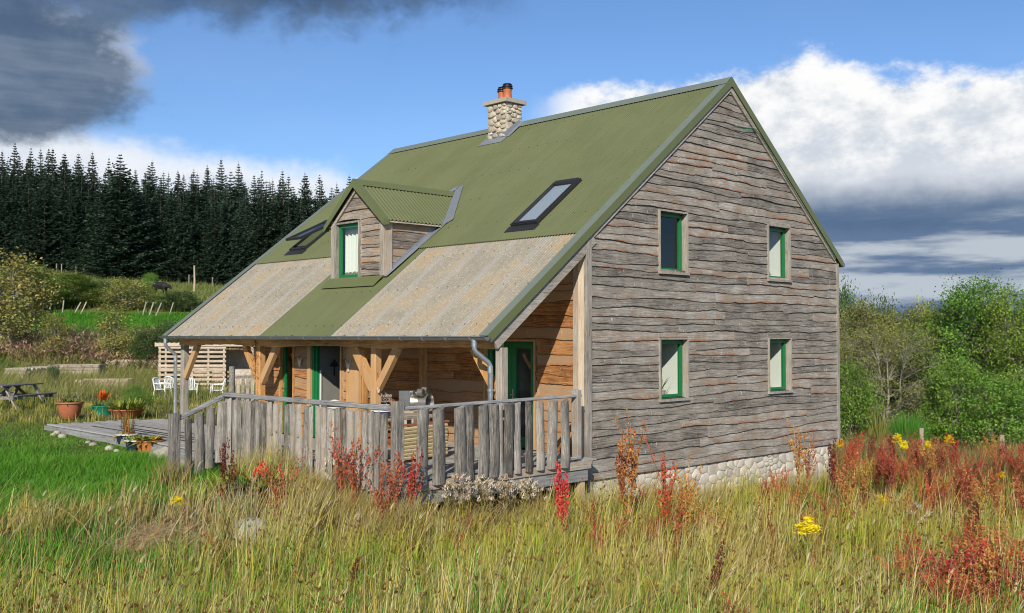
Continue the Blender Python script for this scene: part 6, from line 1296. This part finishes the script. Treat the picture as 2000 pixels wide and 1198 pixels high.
# yellow sword leaves at the stair foot
def sword(px, py, d_, n, h, cols, lab, seed, w=0.03, name='iris_clump', cat='iris'):
    rs = np.random.RandomState(seed); q = at_d(px, py, d_); q.z = float(gz(q.x, q.y)); b = np.stack([rs.randn(n)*0.16, rs.randn(n)*0.16, np.zeros(n)], 1); c = pick(cols, n, rs); v, f, cc = blades(b, h*(0.6+0.5*rs.rand(n)), w*(0.7+0.6*rs.rand(n)), 0.15+0.5*rs.rand(n), rdir(n, (0, 0, 0), rs), c*0.8, c*1.15, 4, rs)
    return tag(put(name, np_mesh(name, v, f, M['leaf'], cc), None, q), lab, cat)
sword(468, 920, 15.5, 70, 1.0, [(0.33, 0.36, 0.06), (0.45, 0.42, 0.10), (0.20, 0.30, 0.04)], 'yellow green sword-leaved clump in front of the railing', 1)
sword(425, 935, 15.9, 80, 0.55, [(0.22, 0.30, 0.04), (0.32, 0.36, 0.06)], 'low yellow green clump right of the steps', 2, 0.05)
sword(335, 900, 17.4, 120, 0.55, [(0.30, 0.20, 0.08), (0.22, 0.20, 0.06)], 'brown dried tuft at the foot of the newel post', 3, 0.015, 'dry_tuft', 'dry plant')
sword(85, 960, 14.2, 110, 1.0, [(0.28, 0.28, 0.07), (0.40, 0.36, 0.12), (0.12, 0.17, 0.03)], 'tall dark tussock standing at the lawn edge', 4, 0.010, 'grass_tussock', 'tussock')
sword(222, 1050, 12.8, 160, 0.50, [(0.03, 0.075, 0.015), (0.06, 0.13, 0.03)], 'dark green leafy tussock in the lower left grass', 5, 0.03, 'grass_tussock', 'tussock')

# ------------------------------------------------------------------ trees
def tubes(segs, n=5):
    V = []; Fs = []; o = 0
    for p, q, a, b in segs:
        p = np.array(p, float); q = np.array(q, float); d = q-p; d /= max(np.linalg.norm(d), 1e-6); u = np.cross(d, [0.31, 0.12, 0.94]); u /= max(np.linalg.norm(u), 1e-6); w = np.cross(d, u); an = np.arange(n)*6.283/n
        ring = np.cos(an)[:, None]*u+np.sin(an)[:, None]*w; V += [p+ring*a, q+ring*b]; i = np.arange(n); Fs.append(np.stack([o+i, o+(i+1) % n, o+n+(i+1) % n, o+n+i], 1)); o += 2*n
    return np.concatenate(V), np.concatenate(Fs)
def leaf_quads(P, size, rs, cols, up=0.5):
    n = len(P); nrm = rs.randn(n, 3); nrm[:, 2] = np.abs(nrm[:, 2])+up; nrm /= np.linalg.norm(nrm, axis=1)[:, None]; a = np.cross(nrm, rs.randn(n, 3)); a /= np.linalg.norm(a, axis=1)[:, None]; b = np.cross(nrm, a); sz = (size*(0.6+0.8*rs.rand(n)))[:, None]
    V = np.stack([P-a*sz*0.5, P+b*sz*0.30, P+a*sz*0.55-nrm*sz*0.12, P-b*sz*0.30], 1).reshape(-1, 3); return V, np.arange(n*4).reshape(n, 4), np.repeat(cols, 4, 0)
def broadleaf(seed, h, rx, nc, per, leaf, cols, base=0.12, clump=0.30, bark='bark', twig=0.5, top=0.45, bare=0.0):
    rs = np.random.RandomState(seed); segs = []; tp = []; n_tr = rs.randint(2, 4); P = []; C = []
    # uneven crown: clumps through an ellipsoid pushed in and out
    a = rs.rand(nc)*6.283; u = rs.rand(nc)*2-1; q = (0.35+0.65*rs.rand(nc)**0.5); lob = 0.75+0.4*np.sin(a*2+seed)*np.cos(u*3+seed*2)*0.7+0.25*rs.rand(nc)
    cz = h*(0.5+base/2)+u*h*(0.5-base/2)*np.where(u > 0, lob**0.5, 1); rr = rx*np.sqrt(np.maximum(1-np.abs(u)**2.4, 0.02))*q*lob; cx = rr*np.cos(a); cy = rr*np.sin(a); cl = np.stack([cx, cy, cz], 1)
    for k in range(n_tr):
        az = k*6.283/n_tr+rs.rand(); pts = [np.array([0.1*math.cos(az)*rx*0.3, 0.1*math.sin(az)*rx*0.3, -0.2])]; nk = 6
        for j in range(nk): kk = (j+1)/nk; pts.append(np.array([math.cos(az)*rx*0.30*kk+rs.randn()*0.08, math.sin(az)*rx*0.30*kk+rs.randn()*0.08, h*0.85*kk]))
        r0 = 0.018*h
        for j in range(nk): segs.append((pts[j], pts[j+1], r0*(1-j/nk*0.85), r0*(1-(j+1)/nk*0.85))); tp.append((pts[j], r0*(1-j/nk*0.85)))
    tpp = np.array([p for p, _ in tp])
    for c in cl:
        dd = np.linalg.norm(tpp-c, axis=1)+np.where(tpp[:, 2] > c[2]-0.05*h, 3.0, 0.0); i = int(np.argmin(dd)); p0 = tpp[i]; r0 = min(tp[i][1]*0.5, 0.006*h); mid = (p0+c)/2+rs.randn(3)*0.10+np.array([0, 0, 0.06*h*rs.rand()]); segs += [(p0, mid, r0, r0*0.65), (mid, c, r0*0.65, r0*0.25)]
        for _ in range(int(3+6*twig)): e = c+rs.randn(3)*clump*0.9; segs.append((mid*0.35+c*0.65, e, r0*0.28, r0*0.10))
        m = int(per*(0.5+rs.rand())*(1-bare)); tone = 0.72+0.5*rs.rand(); cc = pick(cols, 1, rs, 0.1)[0]
        if m: P.append(c+rs.randn(m, 3)*clump*np.array([1.1, 1.1, 0.75])*(0.7+0.6*rs.rand())); C.append((cc*0.6+pick(cols, m, rs, 0.25)*0.4)*tone)
    tv, tf = tubes(segs); P = np.concatenate(P); P[:, 2] = np.maximum(P[:, 2], 0.05); v, f, c = leaf_quads(P, leaf, rs, np.concatenate(C))
    return np_mesh('trunk', tv, tf, M[bark], None, True), np_mesh('crown', v, f, M['leaf'], c)
def tree(name, label, cat, mesh, loc, rz=0, sc=(1, 1, 1), group=None):
    o = thing(name, label, cat, loc, rz, group); o.scale = sc; put('trunk', mesh[0], o); put('crown', mesh[1], o); return o
G1 = [(0.134, 0.270, 0.031), (0.179, 0.322, 0.042), (0.101, 0.208, 0.026)]; G2 = [(0.212, 0.322, 0.046), (0.257, 0.354, 0.052), (0.157, 0.260, 0.037)]; G3 = [(0.235, 0.260, 0.062), (0.302, 0.281, 0.078), (0.168, 0.208, 0.052)]; G4 = [(0.224, 0.354, 0.052), (0.291, 0.395, 0.062)]; GO = [(0.335, 0.302, 0.073), (0.402, 0.322, 0.094), (0.224, 0.260, 0.062), (0.179, 0.218, 0.052)]; GD = [(0.062, 0.125, 0.031), (0.089, 0.156, 0.037)]
BL = [broadleaf(1, 8, 3.6, 190, 190, 0.125, G1, 0.03, 0.42), broadleaf(2, 8, 3.4, 180, 180, 0.125, G2, 0.04, 0.42), broadleaf(3, 8, 3.6, 200, 170, 0.12, G3, 0.03, 0.45, 'pale_bark', 0.8), broadleaf(4, 8, 3.2, 190, 190, 0.12, G1+G2, 0.03, 0.38)]
BARE = broadleaf(5, 8, 3.8, 150, 110, 0.11, G3, 0.10, 0.45, 'pale_bark', 1.2); ROW = broadleaf(6, 4, 1.9, 100, 130, 0.11, G1+G2, 0.04, 0.26, 'pale_bark', 0.6); BSH = broadleaf(7, 3, 1.9, 90, 120, 0.10, G1, 0.02, 0.26); DKB = broadleaf(8, 4, 2.2, 100, 110, 0.13, GD, 0.02, 0.3); GOB = broadleaf(9, 4, 2.2, 90, 80, 0.13, GO, 0.05, 0.32, 'pale_bark', 0.8); SAP = broadleaf(10, 4, 1.0, 40, 80, 0.13, GO, 0.25, 0.24, 'pale_bark', 0.5)
def by_px(name, label, cat, mesh, mh, mr, px, top, d_, wpx, rz=0, group=None, base=None):
    q = at_d(px, 700, d_); g0 = float(gz(q.x, q.y)); h = at_d(px, top, d_).z-g0; w = wpx/F*d_/2
    return tree(name, label, cat, mesh, (q.x, q.y, g0-0.05), rz, (w/mr, w/mr, h/mh), group)
tr_ = 'trees at the right of the meadow'
by_px('ash_tree', 'tallest full green tree at the right edge', 'tree', BL[0], 8, 3.6, 1925, 548, 46, 250, 0.3, tr_)
by_px('ash_tree', 'green tree just left of the tallest one', 'tree', BL[3], 8, 3.2, 1868, 590, 49, 190, 1.3, tr_)
by_px('ash_tree', 'green tree cut by the right edge', 'tree', BL[1], 8, 3.4, 2010, 575, 44, 200, 2.3, tr_)
by_px('ash_tree', 'green tree beyond the right edge of view', 'tree', BL[0], 8, 3.6, 2120, 560, 48, 260, 3.3, tr_)
by_px('willow_tree', 'olive willow in the middle of the tree group', 'tree', BL[2], 8, 3.6, 1762, 606, 52, 230, 0.9, tr_)
by_px('willow_tree', 'olive willow next to the house wall', 'tree', BL[2], 8, 3.6, 1672, 600, 50, 190, 2.9, tr_)
by_px('willow_tree', 'yellowish willow top rising between the green trees', 'tree', GOB, 4, 2.2, 1806, 600, 58, 90, 1.9, tr_)
by_px('dead_willow', 'grey half-bare willow with tangled pale branches', 'tree', BARE, 8, 3.8, 1735, 640, 45, 220, 0.4, tr_)
by_px('dark_tree', 'dark tree top farther off beside the house', 'tree', DKB, 4, 2.2, 1652, 568, 72, 70, 0.4, tr_); by_px('dark_tree', 'dark far tree left of the olive willow', 'tree', DKB, 4, 2.2, 1712, 590, 75, 80, 2.4, tr_)
by_px('dark_tree', 'dark leaved tree behind the rowan', 'tree', DKB, 4, 2.2, 1850, 680, 47, 200, 1.4, tr_)
by_px('rowan_tree', 'small light green rowan in front of the tall trees', 'tree', ROW, 4, 1.9, 1868, 700, 39.5, 130, 0, tr_); by_px('rowan_tree', 'low rowan with arching shoots by the right fence post', 'tree', ROW, 4, 1.9, 1945, 735, 38, 140, 2, tr_)
by_px('rowan_tree', 'yellow tinged rowan beside the dark gap', 'tree', GOB, 4, 2.2, 1838, 735, 41, 75, 1, tr_)
by_px('bush', 'broadleaved bush touching the right wall of the house', 'bush', BSH, 3, 1.9, 1662, 715, 42, 130, 0, 'bushes right of the house'); by_px('bush', 'low bush at the right edge behind the fence post', 'bush', BSH, 3, 1.9, 1990, 760, 39, 130, 2, 'bushes right of the house'); by_px('bush', 'low bush between broom and rowan', 'bush', BSH, 3, 1.9, 1812, 790, 40, 70, 4, 'bushes right of the house')
def broom(px, top, d_, wpx, cols, lab, seed, n=1500):
    rs = np.random.RandomState(seed); q = at_d(px, 800, d_); g0 = float(gz(q.x, q.y)); h = at_d(px, top, d_).z-g0; R_ = wpx/F*d_/2; a = rs.rand(n)*6.283; k = np.sqrt(rs.rand(n)); b = np.stack([np.cos(a)*k*R_*0.45, np.sin(a)*k*R_*0.45, np.zeros(n)], 1); o = np.stack([np.cos(a), np.sin(a), np.zeros(n)], 1); c = pick(cols, n, rs)
    v, f, cc = blades(b, h*(0.55+0.5*rs.rand(n))*(1.05-0.35*k), np.full(n, 0.022), 0.05+0.45*k*rs.rand(n), o, c*0.7, c*1.1, 3, rs); return tag(put('broom_bush', np_mesh('broom_bush', v, f, M['leaf'], cc), None, (q.x, q.y, g0)), lab, 'bush')
broom(1770, 790, 38, 110, [(0.06, 0.20, 0.02), (0.10, 0.24, 0.03)], 'vivid green broom bush at the edge of the trees', 1)
broom(1716, 775, 37.5, 34, [(0.30, 0.28, 0.07), (0.22, 0.25, 0.05)], 'yellowish spindly sapling left of the broom', 2, 260)
# left hillside hedge and garden saplings
hg = 'hedge bushes on the hillside'
for px, top, d_, w, m, mh, mr, lab in ((60, 520, 88, 120, BL[1], 8, 3.4, 'broad green bush above the garden at the left'), (135, 535, 92, 130, BL[3], 8, 3.2, 'green hedge bush left of the gorse'), (185, 550, 95, 110, DKB, 4, 2.2, 'dark green bush in the middle of the hedge'), (20, 540, 84, 120, GOB, 4, 2.2, 'yellowish bush at the left picture edge'), (245, 545, 90, 110, GOB, 4, 2.2, 'pale willow bush left of the cow'), (270, 556, 93, 74, BL[1], 8, 3.4, 'green bush just left of the cow'), (348, 570, 90, 92, DKB, 4, 2.2, 'round dark bush right of the cow'), (105, 560, 90, 90, DKB, 4, 2.2, 'dark bush behind the leaning stakes'), (222, 575, 92, 70, DKB, 4, 2.2, 'low dark bush under the pale willow'), (292, 533, 122, 34, ROW, 4, 1.9, 'small light green tree against the spruces'), (322, 592, 92, 40, DKB, 4, 2.2, 'low dark bush below the cow')):
    by_px('hedge_bush', lab, 'bush', m, mh, mr, px, top, d_, w, px*0.7, hg)
by_px('willow_sapling', 'tall pale stemmed willow at the left picture edge', 'tree', broadleaf(21, 6, 1.9, 80, 110, 0.15, GO, 0.05, 0.34, 'pale_bark', 0.4), 6, 1.9, 22, 488, 55, 150, 0.2, 'saplings behind the garden'); by_px('willow_sapling', 'thin sapling with a bare stem left of centre garden', 'tree', SAP, 4, 1.0, 108, 608, 52, 46, 1, 'saplings behind the garden'); by_px('willow_sapling', 'spindly upright willow sapling before the green field', 'tree', SAP, 4, 1.0, 222, 600, 53, 60, 2, 'saplings behind the garden'); by_px('willow_sapling', 'short sapling beside the dark shrub near the shed', 'tree', SAP, 4, 1.0, 262, 640, 53, 50, 4, 'saplings behind the garden')
by_px('shrub', 'dark shrub left of the slatted shed', 'shrub', DKB, 4, 2.2, 292, 640, 52, 85, 0.5, 'shrubs of the garden'); by_px('shrub', 'dark shrub between shed roof and willow saplings', 'shrub', DKB, 4, 2.2, 330, 628, 55, 80, 1.5, 'shrubs of the garden'); by_px('shrub', 'dark pillar shaped shrub in the middle of the garden', 'shrub', DKB, 4, 2.2, 106, 712, 44, 24, 0, 'shrubs of the garden'); by_px('shrub', 'leafy green shrub at the left edge above the picnic table', 'shrub', BSH, 3, 1.9, 4, 700, 48, 60, 0, 'shrubs of the garden'); by_px('shrub', 'small green shrub in front of the shed slats', 'shrub', BSH, 3, 1.9, 378, 742, 43, 34, 0, 'shrubs of the garden'); by_px('shrub', 'yellow green shrub behind the terracotta bowl', 'shrub', BSH, 3, 1.9, 270, 752, 31, 60, 0, 'shrubs of the garden')
for px, top in ((40, 655), (75, 650), (165, 655), (200, 662), (240, 660)): by_px('shrub', 'green patch of brambles in the willowherb', 'shrub', BSH, 3, 1.9, px, top+18, 56, 60, px, 'brambles in the willowherb')

YGB = broadleaf(11, 2, 1.2, 60, 90, 0.09, [(0.36, 0.38, 0.06), (0.24, 0.32, 0.05), (0.42, 0.36, 0.10)], 0.02, 0.2)
for px, top, d_, w, m, lab in ((183, 762, 36, 34, YGB, 'yellow green herb clump beside the green tub'), (262, 768, 33, 62, YGB, 'bushy yellow green herb clump behind the terracotta bowl'), (302, 775, 34, 40, YGB, 'yellow green herb clump before the nearest white chair'), (128, 735, 46, 40, YGB, 'yellow green weeds between the raised beds'), (235, 728, 48, 46, YGB, 'yellow green weeds behind the pale raised bed'), (178, 722, 50, 40, YGB, 'yellow green weeds left of the pale raised bed'), (30, 722, 52, 60, YGB, 'yellow green weeds above the picnic table'), (300, 722, 50, 40, YGB, 'yellow green weeds by the log stack')):
    by_px('herb_clump', lab, 'plant', m, 2, 1.2, px, top, d_, w, px*0.9, 'weeds of the vegetable garden')
# spruce wood
def spruce(seed, H=18.0, R_=2.7):
    rs = np.random.RandomState(seed); P0 = []; L = []; segs = [((0, 0, -0.5), (0, 0, H*0.5), 0.20, 0.12), ((0, 0, H*0.5), (0, 0, H*0.96), 0.12, 0.03)]; z = 0.6; cols = [(0.036, 0.064, 0.040), (0.05, 0.084, 0.052), (0.028, 0.05, 0.032)]; B = []
    while z < H-0.25:
        k = z/H; rad = R_*(1-k)**1.0*(0.75+0.4*rs.rand()); n = int(6+4*(1-k)); a0 = rs.rand()*6.28
        if k > 0.93: rad = max(0.10, 0.9*(1-k)*R_)
        for i in range(n):
            if rs.rand() < 0.06: continue
            a = a0+i*6.283/n+rs.randn()*0.15; l = rad*(0.72+0.45*rs.rand()); d = np.array([math.cos(a), math.sin(a), 0]); rise = 0.35*(k-0.35)
            m = max(3, int(l/0.17)); ks = (np.arange(m)+0.5+0.4*rs.randn(m))/m; dz = (rise*ks-0.34*ks*(1-ks)*1.3+0.10*ks*ks)*l; c = np.array([0, 0, z])+d*(l*ks)[:, None]+np.stack([0*ks, 0*ks, dz], 1); B.append((c, d, l, ks))
        z += 0.50*(1.0-0.2*k)*(0.8+0.4*rs.rand())
    V = []; C = []
    for c, d, l, ks in B:
        sd = np.array([-d[1], d[0], 0]); m = len(c)
        for sg in (-1, 0, 1):
            tl_ = (0.55*(1-0.55*ks)+0.12)*(0.7+0.6*rs.rand(m))*min(1.0, 0.12+l*0.62); dirv = d*(0.75 if sg else 1.0)+sd*sg*0.8+np.stack([rs.randn(m)*0.15, rs.randn(m)*0.15, -0.25+rs.randn(m)*0.22], 1); e = c+dirv*tl_[:, None]; wv = np.cross(dirv, np.array([0.1, 0.2, 1.0])); wv /= np.linalg.norm(wv, axis=1)[:, None]; wv = wv+np.array([0, 0, 1])*rs.randn(m)[:, None]*0.7; wd = (0.055+0.05*rs.rand(m))[:, None]
            V.append(np.stack([c-wv*wd*0.6, (c+e)/2-wv*wd+0, e, (c+e)/2+wv*wd], 1)); C.append(np.repeat(pick(cols, m, rs, 0.3), 4, 0))
    V = np.concatenate(V).reshape(-1, 3); C = np.concatenate(C); tv, tf = tubes(segs, 6)
    ldv = np.array([[0, 0, H*0.95], [0.03, 0, H*0.97], [0, 0, H*1.02], [-0.03, 0, H*0.97]]); V = np.concatenate([V, ldv]); C = np.concatenate([C, np.repeat(np.array([[0.05, 0.06, 0.03]]), 4, 0)])
    return np_mesh('trunk', tv, tf, M['bark']), np_mesh('crown', V, np.arange(len(V)).reshape(-1, 4), M['needle'], C)
SPR = [spruce(300+i, 18, (4.6, 5.2, 5.6, 4.8, 5.4, 6.0)[i]) for i in range(6)]
r = random.Random(90)
def treeline(px): return np.interp(px, [-120, 0, 120, 230, 330, 430, 520, 600, 660, 760], [288, 292, 300, 322, 332, 326, 338, 350, 352, 372])
for row, (d_, dj, step, dy) in enumerate(((149, 3, 40, 46), (154, 3, 34, 24), (160, 3, 30, 8), (167, 3, 28, 2), (175, 4, 28, 4))):
    px = -110+row*9
    while px < 760:
        dd2 = d_+r.uniform(-dj, dj)-(px-200)*0.012+(9 if px < 190 else 0); q = at_d(px, 500, dd2); g0 = float(gz(q.x, q.y)); top = treeline(px)+dy+r.uniform(-20, 24); h = at_d(px, top, dd2).z-g0
        o = tree('spruce_tree', 'dark spruce in the dense wood on the hillside', 'tree', r.choice(SPR), (q.x, q.y, g0), r.uniform(0, 6.28), (h/18*r.uniform(0.9, 1.15),)*2+(h/18,), 'spruces of the hillside wood')
        px += step*r.uniform(0.75, 1.3)
q = at_d(170, 500, 143); g0 = float(gz(q.x, q.y)); h = at_d(200, 335, 143).z-g0
tree('spruce_tree', 'broad spruce standing forward at the bend of the wood edge', 'tree', SPR[5], at_d(232, 550, 141).xy.to_3d()+Vector((0, 0, float(gz(*at_d(232, 550, 141).xy)))), 1.0, (1.35, 1.35, 0.98))
# far hill on the right horizon
hx = []; n = 60
for i in range(n+1):
    a = 0.05+0.9*i/n; dd2 = 1500; hgt = 26+16*math.sin(i*0.21)+8*math.sin(i*0.57+1)+4*math.sin(i*1.3)
    for j, (k, hh) in enumerate(((0.0, -0.4), (0.35, 0.5), (0.7, 0.9), (1.0, 1.0), (1.4, 0.7))): x = (dd2+k*500)*math.tan(a); t, s = c2w(x, dd2+k*500); hx.append((t, s, HC-12+hgt*hh*1.6))
fs = [(i*5+j, (i+1)*5+j, (i+1)*5+j+1, i*5+j+1) for i in range(n) for j in range(4)]
M['far'] = plain('far_woodland', (0.045, 0.075, 0.055), 0.95, var=0.4, nscale=0.02)
tag(MB().add(hx, fs).build('hills', M['far'], None, smooth=True), kind='structure')
